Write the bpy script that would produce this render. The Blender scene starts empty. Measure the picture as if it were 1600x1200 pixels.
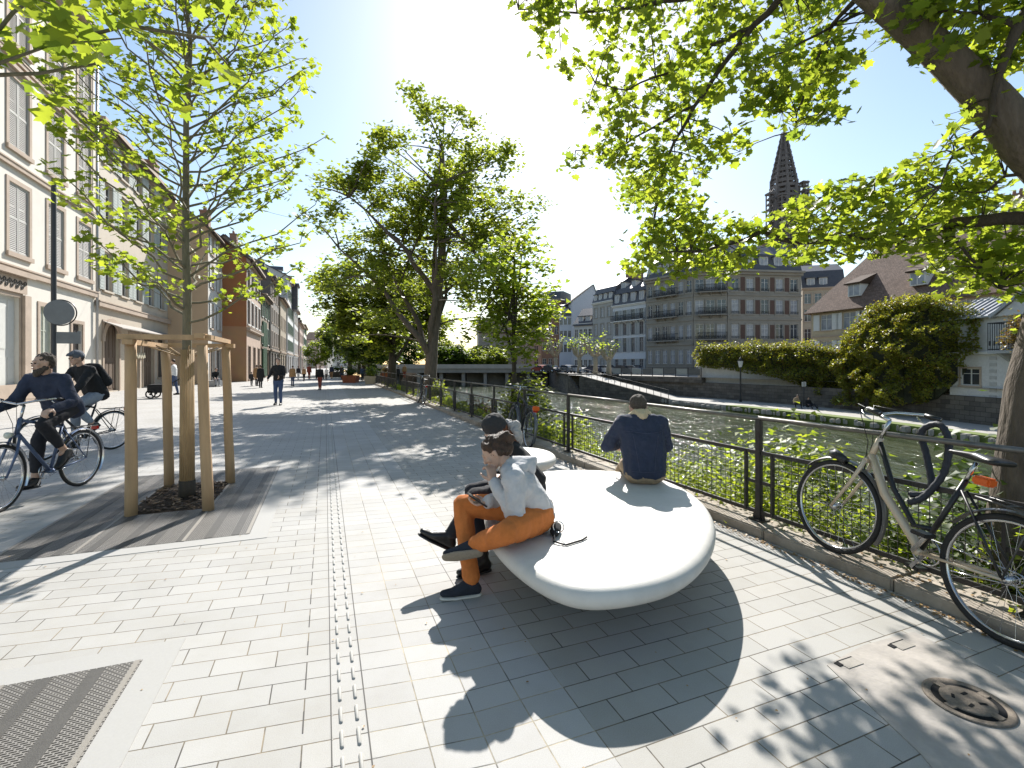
import bpy, bmesh, math, random
import numpy as np
from mathutils import Vector, Matrix, noise
random.seed(11); RNG = np.random.default_rng(7)
V = Vector
scene = bpy.context.scene
COL = scene.collection
R = math.radians

# ---------------------------------------------------------------- camera
F, H = 740.0, 1.5                     # focal length in 1600-px units, eye height
cam = bpy.data.cameras.new("camera"); camo = bpy.data.objects.new("camera", cam); COL.objects.link(camo)
camo.location = (0, 0, H); camo.rotation_euler = (R(90), 0, 0)
cam.lens = F / 1600 * 36; cam.sensor_width = 36; cam.shift_y = -30 / 1600
cam.clip_start = 0.05; cam.clip_end = 6000
scene.camera = camo

# ---------------------------------------------------------------- sky, sun, exposure
SUN_EL = R(38.7); SUN_AZ = math.atan2(0.067, 1.0)     # azimuth from +Y towards +X
w = bpy.data.worlds.new("World"); scene.world = w; w.use_nodes = True
nt = w.node_tree; nt.nodes.clear()
sky = nt.nodes.new("ShaderNodeTexSky"); sky.sky_type = 'NISHITA'; sky.sun_disc = False
sky.sun_elevation = SUN_EL; sky.sun_rotation = SUN_AZ
sky.air_density = 1.35; sky.dust_density = 0.65; sky.ozone_density = 1.6; sky.altitude = 150
bg = nt.nodes.new("ShaderNodeBackground"); bg.inputs[1].default_value = 0.094
ow = nt.nodes.new("ShaderNodeOutputWorld")
nt.links.new(sky.outputs[0], bg.inputs[0]); nt.links.new(bg.outputs[0], ow.inputs[0])
sl = bpy.data.lights.new("sun", 'SUN'); so = bpy.data.objects.new("sun", sl); COL.objects.link(so)
sl.energy = 5.0; sl.angle = R(0.55); sl.color = (1.0, 0.96, 0.905)
sd = V((math.sin(SUN_AZ) * math.cos(SUN_EL), math.cos(SUN_AZ) * math.cos(SUN_EL), math.sin(SUN_EL)))
so.rotation_euler = sd.to_track_quat('Z', 'Y').to_euler(); so.location = (0, 0, 60)
vs = scene.view_settings; vs.view_transform = 'Standard'; vs.look = 'None'; vs.gamma = 1
vs.exposure = 0.86
scene.cycles.max_bounces = 6; scene.cycles.transparent_max_bounces = 8
scene.cycles.diffuse_bounces = 3; scene.cycles.glossy_bounces = 3; scene.cycles.transmission_bounces = 4
scene.cycles.sample_clamp_indirect = 6; scene.cycles.use_denoising = True

# ---------------------------------------------------------------- frames of reference
U = V((-0.3671, 0.9302, 0)); N = V((0.9302, 0.3671, 0))     # along the street, across it (to the river)
def ST(s, t, z=0.0): return U * s + N * t + V((0, 0, z))
def W(px, py, Z): return V(((px - 800) / F * Z, Z, H - (py - 570) / F * Z))
def G(px, py, h=0.0):
    Z = F * (H - h) / (py - 570); return V(((px - 800) / F * Z, Z, h))

# ---------------------------------------------------------------- materials
MATS = {}
def nd(t, typ, **kw):
    n = t.nodes.new(typ)
    for k, v in kw.items():
        if k.startswith('i_'):
            n.inputs[k[2:].replace('_', ' ')].default_value = v
        else: setattr(n, k, v)
    return n
def mat(name, col, rough=.7, metal=0.0, var=.12, scale=6.0, bump=.15, bscale=None, dirt=0.0, spec=None, stretch=(1,1,1), bd=.01, dcol=None):
    """principled with two-scale noise in colour and bump, object coordinates"""
    if name in MATS: return MATS[name]
    m = bpy.data.materials.new(name); m.use_nodes = True; t = m.node_tree
    b = t.nodes['Principled BSDF']; b.inputs['Roughness'].default_value = rough; b.inputs['Metallic'].default_value = metal
    if spec is not None: b.inputs['Specular IOR Level'].default_value = spec
    tc = nd(t, 'ShaderNodeTexCoord'); mp = nd(t, 'ShaderNodeMapping'); mp.inputs['Scale'].default_value = stretch
    t.links.new(tc.outputs['Object'], mp.inputs[0])
    n1 = nd(t, 'ShaderNodeTexNoise', i_Scale=scale, i_Detail=8.0, i_Roughness=.65); t.links.new(mp.outputs[0], n1.inputs['Vector'])
    rp = nd(t, 'ShaderNodeMapRange'); rp.inputs['From Min'].default_value = .3; rp.inputs['From Max'].default_value = .7
    rp.inputs['To Min'].default_value = 1 - var; rp.inputs['To Max'].default_value = 1 + var
    t.links.new(n1.outputs[0], rp.inputs[0])
    mx = nd(t, 'ShaderNodeVectorMath', operation='SCALE'); mx.inputs[0].default_value = col[:3]
    t.links.new(rp.outputs[0], mx.inputs['Scale'])
    src = mx.outputs[0]
    if dirt:
        n3 = nd(t, 'ShaderNodeTexNoise', i_Scale=scale * .23, i_Detail=6.0, i_Roughness=.7); t.links.new(mp.outputs[0], n3.inputs['Vector'])
        r3 = nd(t, 'ShaderNodeMapRange'); r3.inputs['From Min'].default_value = .48; r3.inputs['From Max'].default_value = .72
        r3.inputs['To Max'].default_value = dirt; t.links.new(n3.outputs[0], r3.inputs[0])
        mm = nd(t, 'ShaderNodeMix', data_type='RGBA'); t.links.new(r3.outputs[0], mm.inputs[0]); t.links.new(src, mm.inputs[6])
        mm.inputs[7].default_value = (*(dcol or [c * .45 for c in col[:3]]), 1); src = mm.outputs[2]
    t.links.new(src, b.inputs['Base Color'])
    if bump:
        n2 = nd(t, 'ShaderNodeTexNoise', i_Scale=bscale or scale * 5, i_Detail=5.0); t.links.new(mp.outputs[0], n2.inputs['Vector'])
        bp = nd(t, 'ShaderNodeBump', i_Strength=bump, i_Distance=bd); t.links.new(n2.outputs[0], bp.inputs['Height'])
        t.links.new(bp.outputs[0], b.inputs['Normal'])
    MATS[name] = m; return m
def leaf_mat(name, c1, c2, tr=.5, tc=None):
    if name in MATS: return MATS[name]
    m = bpy.data.materials.new(name); m.use_nodes = True; t = m.node_tree; t.nodes.clear()
    g = nd(t, 'ShaderNodeNewGeometry'); cr = nd(t, 'ShaderNodeMix', data_type='RGBA')
    t.links.new(g.outputs['Random Per Island'], cr.inputs[0]); cr.inputs[6].default_value = (*c1, 1); cr.inputs[7].default_value = (*c2, 1)
    d = nd(t, 'ShaderNodeBsdfPrincipled'); d.inputs['Roughness'].default_value = .45; t.links.new(cr.outputs[2], d.inputs['Base Color'])
    d.inputs['Specular IOR Level'].default_value = .35
    x = nd(t, 'ShaderNodeBsdfTranslucent'); ml = nd(t, 'ShaderNodeMix', data_type='RGBA', blend_type='MULTIPLY'); ml.inputs[0].default_value = 1
    t.links.new(cr.outputs[2], ml.inputs[6]); ml.inputs[7].default_value = (*(tc or (3.4, 3.2, 1.2)), 1); t.links.new(ml.outputs[2], x.inputs[0])
    ms = nd(t, 'ShaderNodeMixShader'); ms.inputs[0].default_value = tr
    t.links.new(d.outputs[0], ms.inputs[1]); t.links.new(x.outputs[0], ms.inputs[2])
    o = nd(t, 'ShaderNodeOutputMaterial'); t.links.new(ms.outputs[0], o.inputs[0]); MATS[name] = m; return m
def brick_mat(name, c1, c2, mortar, bw, bh, off=.5, freq=2, ms=.0032, rough=.75, speck=.1, uv=True, dirt=.17, bumpd=.004, tint=(.72,.68,.6)):
    if name in MATS: return MATS[name]
    m = bpy.data.materials.new(name); m.use_nodes = True; t = m.node_tree
    b = t.nodes['Principled BSDF']; b.inputs['Roughness'].default_value = rough; b.inputs['Specular IOR Level'].default_value = .3
    tc = nd(t, 'ShaderNodeTexCoord'); out = tc.outputs['UV' if uv else 'Object']
    br = nd(t, 'ShaderNodeTexBrick', offset=off, offset_frequency=freq); t.links.new(out, br.inputs['Vector'])
    for k, v in (('Scale', 1.0), ('Brick Width', bw), ('Row Height', bh), ('Mortar Size', ms), ('Mortar Smooth', .35), ('Bias', 0.0)): br.inputs[k].default_value = v
    br.inputs['Color1'].default_value = (*c1, 1); br.inputs['Color2'].default_value = (*c2, 1); br.inputs['Mortar'].default_value = (*mortar, 1)
    if uv:      # joints: sandy in places, dark in others
        nj = nd(t, 'ShaderNodeTexNoise', i_Scale=2.3, i_Detail=5.0, i_Roughness=.7); t.links.new(out, nj.inputs['Vector'])
        rj = nd(t, 'ShaderNodeMapRange'); rj.inputs['From Min'].default_value = .42; rj.inputs['From Max'].default_value = .6; t.links.new(nj.outputs[0], rj.inputs[0])
        mj = nd(t, 'ShaderNodeMix', data_type='RGBA'); t.links.new(rj.outputs[0], mj.inputs[0]); mj.inputs[6].default_value = (*[c * .55 for c in mortar], 1); mj.inputs[7].default_value = (mortar[0] * 1.9, mortar[1] * 1.7, mortar[2] * 1.35, 1); t.links.new(mj.outputs[2], br.inputs['Mortar'])
    n1 = nd(t, 'ShaderNodeTexNoise', i_Scale=260.0, i_Detail=3.0); t.links.new(out, n1.inputs['Vector'])
    rp = nd(t, 'ShaderNodeMapRange'); rp.inputs['From Min'].default_value = .3; rp.inputs['From Max'].default_value = .7
    rp.inputs['To Min'].default_value = 1 - speck; rp.inputs['To Max'].default_value = 1 + speck; t.links.new(n1.outputs[0], rp.inputs[0])
    sc = nd(t, 'ShaderNodeVectorMath', operation='SCALE'); t.links.new(br.outputs['Color'], sc.inputs[0]); t.links.new(rp.outputs[0], sc.inputs['Scale'])
    n2 = nd(t, 'ShaderNodeTexNoise', i_Scale=.9, i_Detail=7.0, i_Roughness=.7); t.links.new(out, n2.inputs['Vector'])
    r2 = nd(t, 'ShaderNodeMapRange'); r2.inputs['From Min'].default_value = .45; r2.inputs['From Max'].default_value = .75; r2.inputs['To Max'].default_value = dirt * 3
    t.links.new(n2.outputs[0], r2.inputs[0])
    mm = nd(t, 'ShaderNodeMix', data_type='RGBA', blend_type='MULTIPLY'); t.links.new(r2.outputs[0], mm.inputs[0]); t.links.new(sc.outputs[0], mm.inputs[6]); mm.inputs[7].default_value = (*tint, 1)
    # small dark stains and chewing-gum spots
    vo = nd(t, 'ShaderNodeTexVoronoi', i_Scale=1.7); t.links.new(out, vo.inputs['Vector'])
    r4 = nd(t, 'ShaderNodeMapRange'); r4.inputs['From Min'].default_value = .018; r4.inputs['From Max'].default_value = .024; r4.inputs['To Min'].default_value = .45; r4.inputs['To Max'].default_value = 0
    t.links.new(vo.outputs['Distance'], r4.inputs[0])
    m2 = nd(t, 'ShaderNodeMix', data_type='RGBA'); t.links.new(r4.outputs[0], m2.inputs[0]); t.links.new(mm.outputs[2], m2.inputs[6]); m2.inputs[7].default_value = (.12, .115, .11, 1)
    t.links.new(m2.outputs[2], b.inputs['Base Color'])
    inv = nd(t, 'ShaderNodeMath', operation='SUBTRACT'); inv.inputs[0].default_value = 1; t.links.new(br.outputs['Fac'], inv.inputs[1])
    ad = nd(t, 'ShaderNodeMath', operation='MULTIPLY_ADD'); ad.inputs[1].default_value = .12; t.links.new(n1.outputs[0], ad.inputs[0]); t.links.new(inv.outputs[0], ad.inputs[2])
    bp = nd(t, 'ShaderNodeBump', i_Strength=.6, i_Distance=bumpd); t.links.new(ad.outputs[0], bp.inputs['Height']); t.links.new(bp.outputs[0], b.inputs['Normal'])
    MATS[name] = m; return m

# ---------------------------------------------------------------- mesh helpers
def tagp(o, label=None, cat=None, group=None, kind=None):
    if label: o['label'] = label
    if cat: o['category'] = cat
    if group: o['group'] = group
    if kind: o['kind'] = kind
    return o
def empty(name, loc=(0, 0, 0), rz=0.0):
    o = bpy.data.objects.new(name, None); COL.objects.link(o); o.location = loc; o.rotation_euler = (0, 0, rz); o.empty_display_size = .1; return o
class MB:
    def __init__(s): s.v = []; s.f = []; s.mi = []; s.uv = []; s.sm = []
    def add(s, vs, fs, mi=0, smooth=False, uvs=None):
        n = len(s.v); s.v += [tuple(p) for p in vs]
        for i, f in enumerate(fs):
            s.f.append(tuple(n + k for k in f)); s.mi.append(mi); s.sm.append(smooth); s.uv.append(uvs[i] if uvs else None)
        return s
    def box(s, a, b, mi=0, M=None, bevel=0.0):
        x0, y0, z0 = [min(a[i], b[i]) for i in range(3)]; x1, y1, z1 = [max(a[i], b[i]) for i in range(3)]
        if bevel > 0:
            bm = bmesh.new(); bmesh.ops.create_cube(bm, size=1)
            for v in bm.verts: v.co = V(((x0 + x1) / 2 + v.co.x * (x1 - x0), (y0 + y1) / 2 + v.co.y * (y1 - y0), (z0 + z1) / 2 + v.co.z * (z1 - z0)))
            bmesh.ops.bevel(bm, geom=bm.edges[:], offset=bevel, segments=2, affect='EDGES')
            bm.verts.index_update(); vs = [v.co.copy() for v in bm.verts]; fs = [[v.index for v in f.verts] for f in bm.faces]; bm.free()
        else:
            vs = [V((x, y, z)) for x in (x0, x1) for y in (y0, y1) for z in (z0, z1)]
            fs = [(0, 1, 3, 2), (4, 6, 7, 5), (0, 4, 5, 1), (2, 3, 7, 6), (0, 2, 6, 4), (1, 5, 7, 3)]
        if M is not None: vs = [M @ v for v in vs]
        return s.add(vs, fs, mi)
    def bar(s, p, q, wd, ht, mi=0, up=(0, 0, 1)):
        p, q = V(p), V(q); d = q - p; L = d.length; d.normalize(); up = V(up)
        if abs(d.dot(up)) > .98: up = V((0, 1, 0))
        sd = d.cross(up).normalized(); u2 = sd.cross(d)
        M = Matrix((( *d, ), ( *sd, ), ( *u2, ))).transposed().to_4x4(); M.translation = p
        return s.box((0, -wd / 2, -ht / 2), (L, wd / 2, ht / 2), mi, M)
    def tube(s, pts, rads, n=8, mi=0, cap=True, smooth=True):
        pts = [V(p) for p in pts]
        if not hasattr(rads, '__len__'): rads = [rads] * len(pts)
        vs = []; prev = None
        for i, p in enumerate(pts):
            d = (pts[min(i + 1, len(pts) - 1)] - pts[max(i - 1, 0)]).normalized()
            if prev is None:
                a = V((0, 0, 1)) if abs(d.z) < .9 else V((1, 0, 0)); x = d.cross(a).normalized()
            else: x = (prev - d * prev.dot(d)).normalized()
            prev = x; y = d.cross(x)
            for k in range(n):
                a = 2 * math.pi * k / n; vs.append(p + (x * math.cos(a) + y * math.sin(a)) * rads[i])
        fs = [(i * n + k, i * n + (k + 1) % n, (i + 1) * n + (k + 1) % n, (i + 1) * n + k) for i in range(len(pts) - 1) for k in range(n)]
        if cap: fs += [tuple(range(n))[::-1], tuple((len(pts) - 1) * n + k for k in range(n))]
        return s.add(vs, fs, mi, smooth)
    def ring(s, c, ax, r, rt, n=40, m=8, mi=0, a0=0, a1=2 * math.pi, flat=1.0):
        """torus (or arc of one) of radius r about axis ax"""
        ax = V(ax).normalized(); a = V((0, 0, 1)) if abs(ax.z) < .9 else V((1, 0, 0)); x = (a - ax * a.dot(ax)).normalized(); y = ax.cross(x)
        full = abs(a1 - a0 - 2 * math.pi) < 1e-4; cnt = n if full else n + 1; vs = []
        for i in range(cnt):
            th = a0 + (a1 - a0) * i / n; rd = x * math.cos(th) + y * math.sin(th); c0 = V(c) + rd * r
            for k in range(m):
                ph = 2 * math.pi * k / m; vs.append(c0 + rd * math.cos(ph) * rt + ax * math.sin(ph) * rt * flat)
        fs = [(i * m + k, ((i + 1) % cnt) * m + k, ((i + 1) % cnt) * m + (k + 1) % m, i * m + (k + 1) % m) for i in range(cnt if full else cnt - 1) for k in range(m)]
        return s.add(vs, fs, mi, True)
    def lathe(s, prof, c=(0, 0, 0), n=24, mi=0, sx=1.0, sy=1.0, rot=0.0, smooth=True):
        c = V(c); vs = []
        for r, z in prof:
            for k in range(n):
                a = 2 * math.pi * k / n; x, y = r * math.cos(a) * sx, r * math.sin(a) * sy
                vs.append(c + V((x * math.cos(rot) - y * math.sin(rot), x * math.sin(rot) + y * math.cos(rot), z)))
        fs = [(i * n + k, i * n + (k + 1) % n, (i + 1) * n + (k + 1) % n, (i + 1) * n + k) for i in range(len(prof) - 1) for k in range(n)]
        fs += [tuple(range(n))[::-1], tuple((len(prof) - 1) * n + k for k in range(n))]
        return s.add(vs, fs, mi, smooth)
    def prism(s, poly, z0, z1, mi=0):
        n = len(poly); vs = [V((p[0], p[1], z0)) for p in poly] + [V((p[0], p[1], z1)) for p in poly]
        return s.add(vs, [tuple(range(n))[::-1], tuple(range(n, 2 * n))] + [(k, (k + 1) % n, n + (k + 1) % n, n + k) for k in range(n)], mi)
    def extr(s, poly3, d, mi=0):
        """closed prism: polygon of 3-D points pushed along d"""
        n = len(poly3); d = V(d); vs = [V(p) for p in poly3] + [V(p) + d for p in poly3]
        return s.add(vs, [tuple(range(n))[::-1], tuple(range(n, 2 * n))] + [(k, (k + 1) % n, n + (k + 1) % n, n + k) for k in range(n)], mi)
    def build(s, name, mats, parent=None, loc=None):
        me = bpy.data.meshes.new(name); me.from_pydata(s.v, [], s.f)
        mats = mats if isinstance(mats, (list, tuple)) else [mats]
        for m in mats: me.materials.append(m)
        me.polygons.foreach_set('material_index', s.mi); me.polygons.foreach_set('use_smooth', s.sm)
        if any(u is not None for u in s.uv):
            ul = me.uv_layers.new(name='UVMap'); i = 0
            for f, u in zip(s.f, s.uv):
                for k in range(len(f)):
                    if u: ul.data[i].uv = u[k]
                    i += 1
        me.update()
        o = bpy.data.objects.new(name, me); COL.objects.link(o)
        if parent: o.parent = parent
        if loc is not None: o.location = loc
        return o
def kids(o): return [c for c in bpy.data.objects if c.parent == o]
CH = {}
def clone(o, parent=None):
    c = o.copy(); COL.objects.link(c); c.parent = parent
    for ch in o.children: clone(ch, c)
    return c
def local(o, obj, M):    # place child in its parent's frame
    o.location = M; return o

# voxel-fused soft shapes: each item is a list of spheres ((x,y,z), r or (rx,ry,rz)[, basis]) wrapped in its convex hull
_ico = {}
def ico(n):
    if n not in _ico:
        bm = bmesh.new(); bmesh.ops.create_icosphere(bm, subdivisions=n, radius=1); _ico[n] = [v.co.copy() for v in bm.verts]; bm.free()
    return _ico[n]
def blob(name, items, m, parent=None, vox=.012, smooth=4, wr=0.0, wscale=18.0, cuts=(), sub=2):
    bm = bmesh.new()
    for it in items:
        vs = []
        for s_ in it:
            c, r = V(s_[0]), s_[1]; B = s_[2] if len(s_) > 2 else None
            rr = (r, r, r) if not hasattr(r, '__len__') else r
            for p in ico(sub):
                q = V((p.x * rr[0], p.y * rr[1], p.z * rr[2]))
                if B is not None: q = B @ q
                vs.append(bm.verts.new(c + q))
        res = bmesh.ops.convex_hull(bm, input=vs)
        bad = [g for g in set(res['geom_interior']) | set(res['geom_unused']) if isinstance(g, bmesh.types.BMVert) and g.is_valid and not g.link_faces]
        bmesh.ops.delete(bm, geom=bad, context='VERTS')
    me = bpy.data.meshes.new(name + '_tmp'); bm.to_mesh(me); bm.free()
    o = bpy.data.objects.new(name + '_tmp', me); COL.objects.link(o)
    md = o.modifiers.new('r', 'REMESH'); md.mode = 'VOXEL'; md.voxel_size = vox; md.use_smooth_shade = True
    if smooth:
        ms = o.modifiers.new('s', 'SMOOTH'); ms.factor = .5; ms.iterations = smooth
    dg = bpy.context.evaluated_depsgraph_get(); me2 = bpy.data.meshes.new_from_object(o.evaluated_get(dg)); me2.name = name
    bpy.data.objects.remove(o); bpy.data.meshes.remove(me)
    if cuts:
        bm = bmesh.new(); bm.from_mesh(me2)
        for co, no in cuts:
            g = bm.verts[:] + bm.edges[:] + bm.faces[:]
            r_ = bmesh.ops.bisect_plane(bm, geom=g, plane_co=co, plane_no=no, clear_outer=True)
            eds = [e for e in r_['geom_cut'] if isinstance(e, bmesh.types.BMEdge)]
            bmesh.ops.holes_fill(bm, edges=eds)
        bm.to_mesh(me2); bm.free()
    if wr:
        n = len(me2.vertices); co = np.empty(n * 3); me2.vertices.foreach_get('co', co); co = co.reshape(-1, 3)
        nr = np.empty(n * 3); me2.vertices.foreach_get('normal', nr); nr = nr.reshape(-1, 3)
        d = np.array([noise.noise(V((p[0] * wscale, p[1] * wscale, p[2] * wscale * .7))) + .5 * abs(noise.noise(V(p) * wscale * 2.1)) for p in co])
        co += nr * (d * wr)[:, None]; me2.vertices.foreach_set('co', co.ravel()); me2.update()
    me2.materials.clear(); me2.materials.append(m)
    for p in me2.polygons: p.use_smooth = True
    ob = bpy.data.objects.new(name, me2); COL.objects.link(ob)
    if parent: ob.parent = parent
    return ob
# ================================================================ THE SETTING
stone_l = brick_mat('granite_setts', (.375, .365, .345), (.415, .403, .38), (.15, .138, .12), .29, .14)
stone_m = brick_mat('granite_slabs', (.385, .375, .36), (.435, .425, .405), (.255, .245, .22), .2163, .14, off=0.0)
stone_r = brick_mat('granite_setts_river', (.35, .34, .315), (.395, .38, .352), (.115, .105, .09), .285, .14)
stone_t = brick_mat('tactile_slab', (.39, .38, .36), (.425, .415, .395), (.13, .12, .11), 4.0, .14, off=0.0)
m_frame = mat('granite_band', (.365, .355, .335), rough=.75, var=.04, scale=120, bump=.1)
asph = mat('ground_earth', (.30, .28, .25), rough=.9, var=.15, scale=1.5)
def sk(t): return .118 * (min(t, .6) - .6)
mb = MB()
def sheet(t0, t1, s0, s1, mi, u0=0.0, z=0.0):
    P = [(s0, t0), (s0, t1), (s1, t1), (s1, t0)]
    mb.add([ST(a, b, z) for a, b in P], [(0, 1, 2, 3)], mi, uvs=[[(b - u0, a + sk(b)) for a, b in P]])
sheet(-11.0, .024, -12, 330, 0, -.085); sheet(.024, .165, -12, 330, 3)
sheet(.165, .6, -12, 330, 1, .165); sheet(.6, 1.03, -12, 330, 1, .165); sheet(1.03, 3.49, -12, 330, 2, 1.03)
tagp(mb.build('pavement', [stone_l, stone_m, stone_r, stone_t]), kind='structure')
# pavement in front of the houses of the far side of the street reaches the facades
mb = MB()
for r0 in range(0, 190):
    s = .9 + r0 * .14
    for tt in (.062, .127):
        ss = s - sk(tt) + .07
        mb.tube([ST(ss - .047, tt, -.004), ST(ss - .04, tt, .0), ST(ss + .04, tt, .0), ST(ss + .047, tt, -.004)], .0082, n=8)
    if r0 % 2 == 0:
        q0, q1 = s - sk(-.085) + .004, s - sk(-.085) + .136; mb.bar(ST(q0, -.085, 0), ST(q1, -.085, 0), .0055, .003, 1)
for tt in (.024, .165): mb.bar(ST(.3, tt, 0), ST(60, tt, 0), .0045, .003, 1)
tagp(mb.build('tactile_strip', [mat('rib_stone', (.37, .36, .335), var=.06, scale=60), mat('joint_dark', (.05, .045, .04), bump=0)]), kind='structure')
FB = [(31, -60), (31, 20), (31, 31), (30.8, 38), (28, 46), (23, 57), (15, 68.5), (8.5, 72), (8.5, 92), (8, 112), (-5, 140), (-25, 152)]   # edge of the upper ground across the river
mb = MB()
LG = [ST(-300, -1500), ST(-300, 3.9), ST(150, 3.9), ST(2500, 3.9), ST(2500, -1500)]
mb.add([V((p.x, p.y, -.03)) for p in LG], [(0, 1, 2, 3, 4)])
e = ST(150, 3.9); e2 = ST(2500, 3.9)
RG = [(a, b) for a, b in FB] + [(e.x, e.y), (e2.x, e2.y), (3000, 2500), (3000, -60)]
mb.add([V((a, b, -.03)) for a, b in RG], [tuple(range(len(RG)))])
tagp(mb.build('ground', asph), kind='structure')
# kerb on which the fence stands, dirty strip along it
m_kerb = mat('kerb_stone', (.36, .31, .25), rough=.85, var=.2, scale=7, bump=.35, dirt=.75, dcol=(.16, .12, .08))
mb = MB()
for k in range(-4, 60):
    s = k * 1.0; mb.box((0, 0, -.3), (.992, .40, .085), 0, Matrix.Translation(ST(s, 3.50)) @ Matrix(((U.x, N.x, 0, 0), (U.y, N.y, 0, 0), (0, 0, 1, 0), (0, 0, 0, 1))), bevel=.012 if -2 < k < 14 else 0)
tagp(mb.build('kerb', m_kerb), kind='structure')
m_litter = leaf_mat('dry_leaf', (.20, .11, .04), (.34, .22, .09), tr=.1)
# water
mw = bpy.data.materials.new('water'); mw.use_nodes = True; t = mw.node_tree; b = t.nodes['Principled BSDF']
b.inputs['Base Color'].default_value = (.055, .064, .034, 1); b.inputs['Roughness'].default_value = .07; b.inputs['IOR'].default_value = 1.33
tc = nd(t, 'ShaderNodeTexCoord'); mp = nd(t, 'ShaderNodeMapping'); mp.inputs['Rotation'].default_value = (0, 0, .35); mp.inputs['Scale'].default_value = (1.0, .55, 1)
t.links.new(tc.outputs['Object'], mp.inputs[0])
n3 = nd(t, 'ShaderNodeTexNoise', i_Scale=.22, i_Detail=5.0, i_Roughness=.6, i_Distortion=1.2); t.links.new(mp.outputs[0], n3.inputs['Vector'])
r3 = nd(t, 'ShaderNodeMapRange'); r3.inputs['From Min'].default_value = .38; r3.inputs['From Max'].default_value = .62; t.links.new(n3.outputs[0], r3.inputs[0])
m3 = nd(t, 'ShaderNodeMix', data_type='RGBA'); t.links.new(r3.outputs[0], m3.inputs[0]); m3.inputs[6].default_value = (.035, .045, .02, 1); m3.inputs[7].default_value = (.095, .105, .06, 1); t.links.new(m3.outputs[2], b.inputs['Base Color'])
n1 = nd(t, 'ShaderNodeTexNoise', i_Scale=2.0, i_Detail=4.0, i_Roughness=.55, i_Distortion=1.0); t.links.new(mp.outputs[0], n1.inputs['Vector'])
n2 = nd(t, 'ShaderNodeTexNoise', i_Scale=.35, i_Detail=3.0); t.links.new(mp.outputs[0], n2.inputs['Vector'])
ml = nd(t, 'ShaderNodeMath', operation='MULTIPLY'); t.links.new(n1.outputs[0], ml.inputs[0]); t.links.new(n2.outputs[0], ml.inputs[1])
bp = nd(t, 'ShaderNodeBump', i_Strength=1.0, i_Distance=.34); t.links.new(ml.outputs[0], bp.inputs['Height']); t.links.new(bp.outputs[0], b.inputs['Normal'])
mb = MB(); WR = [ST(-60, 3.0), ST(160, 3.0), V((-25, 160, 0)), V((12, 150, 0)), V((12, 72, 0)), V((32, 60, 0)), V((34, -60, 0))]
mb.add([V((p.x, p.y, -3.0)) for p in WR], [tuple(range(len(WR)))]); tagp(mb.build('river_water', mw), kind='structure')
# quay walls (dark coursed stone)
m_quay = brick_mat('quay_stone', (.09, .08, .07), (.165, .145, .12), (.03, .027, .024), .7, .32, ms=.012, rough=.9, speck=.25, bumpd=.03, dirt=.2, tint=(.5, .5, .42))
def wallrun(pts, z0, z1, th=.4, mi=0, mbx=None, cop=None):
    mbx = mbx or MB(); u = 0
    for a, b_ in zip(pts[:-1], pts[1:]):
        a, b_ = V((*a[:2], 0)), V((*b_[:2], 0)); d = (b_ - a); L = d.length; d.normalize(); n = V((-d.y, d.x, 0))
        za, zb = (z1, z1) if not hasattr(z1, '__len__') else z1
        P = [a - n * 0, b_ - n * 0, b_ - n * th, a - n * th]
        vs = [V((p.x, p.y, z0)) for p in P] + [V((P[0].x, P[0].y, za)), V((P[1].x, P[1].y, zb)), V((P[2].x, P[2].y, zb)), V((P[3].x, P[3].y, za))]
        fs = [(4, 5, 6, 7), (0, 1, 5, 4), (1, 2, 6, 5), (2, 3, 7, 6), (3, 0, 4, 7)]
        uv = [[(u, 0), (u + L, 0), (u + L, th), (u, th)], [(u, z0), (u + L, z0), (u + L, zb), (u, za)], [(0, z0), (th, z0), (th, zb), (0, zb)], [(u + L, z0), (u, z0), (u, za), (u + L, zb)], [(0, z0), (th, z0), (th, za), (0, za)]]
        mbx.add(vs, fs, mi, uvs=uv); u += L
    return mbx
mb = wallrun(FB[:6], -3.3, -.62, .5); o = mb.build('retaining_wall', m_quay)
tagp(o, 'dark coursed stone retaining wall behind the lower quay path across the river', 'wall')
mb = wallrun(FB[5:], -3.3, -.02, .5); wallrun([(15.2, 67.7), (8.2, 71.2), (8.1, 92)], -.02, .12, .5, mbx=mb)
o = mb.build('quay_wall', m_quay); tagp(o, 'dark stone quay wall along the upper street, left of the ramp across the river', 'wall')
mb = wallrun([ST(-60, 6.1), ST(150, 6.1)], -3.3, -2.3, .4); o = mb.build('bank_edging', m_quay); tagp(o, kind='structure')
# lower quay path and ramp
m_path = mat('path_stone', (.38, .36, .32), rough=.85, var=.1, scale=2.0, bump=.2, dirt=.3)
PW = [(27.5, -60), (27.2, 20), (26.6, 25), (25.6, 32), (23.4, 40), (21, 46.5), (18, 54.5), (16.6, 57.5)]
PI = [(31, -60), (31, 20), (31, 25), (31, 32), (30.6, 38.5), (28, 46), (23.6, 55.8), (19.2, 61)]
mb = MB()
for i in range(len(PW) - 1):
    a, b_, c, d = PW[i], PW[i + 1], PI[i + 1], PI[i]
    for f0, f1, mi in ((0, .22, 1), (.22, 1, 0)) if i else ((0, 1, 0),):
        q = [(a[0] + (d[0] - a[0]) * f0, a[1] + (d[1] - a[1]) * f0), (b_[0] + (c[0] - b_[0]) * f0, b_[1] + (c[1] - b_[1]) * f0), (b_[0] + (c[0] - b_[0]) * f1, b_[1] + (c[1] - b_[1]) * f1), (a[0] + (d[0] - a[0]) * f1, a[1] + (d[1] - a[1]) * f1)]
        mb.add([V((*p, -2.45)) for p in q] + [V((*p, -3.3)) for p in q], [(0, 1, 2, 3), (4, 5, 1, 0), (5, 6, 2, 1)], mi if i < 5 else 0)
m_pathgrass = mat('path_grass', (.13, .17, .035), rough=.9, var=.35, scale=5, bump=.5)
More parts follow.
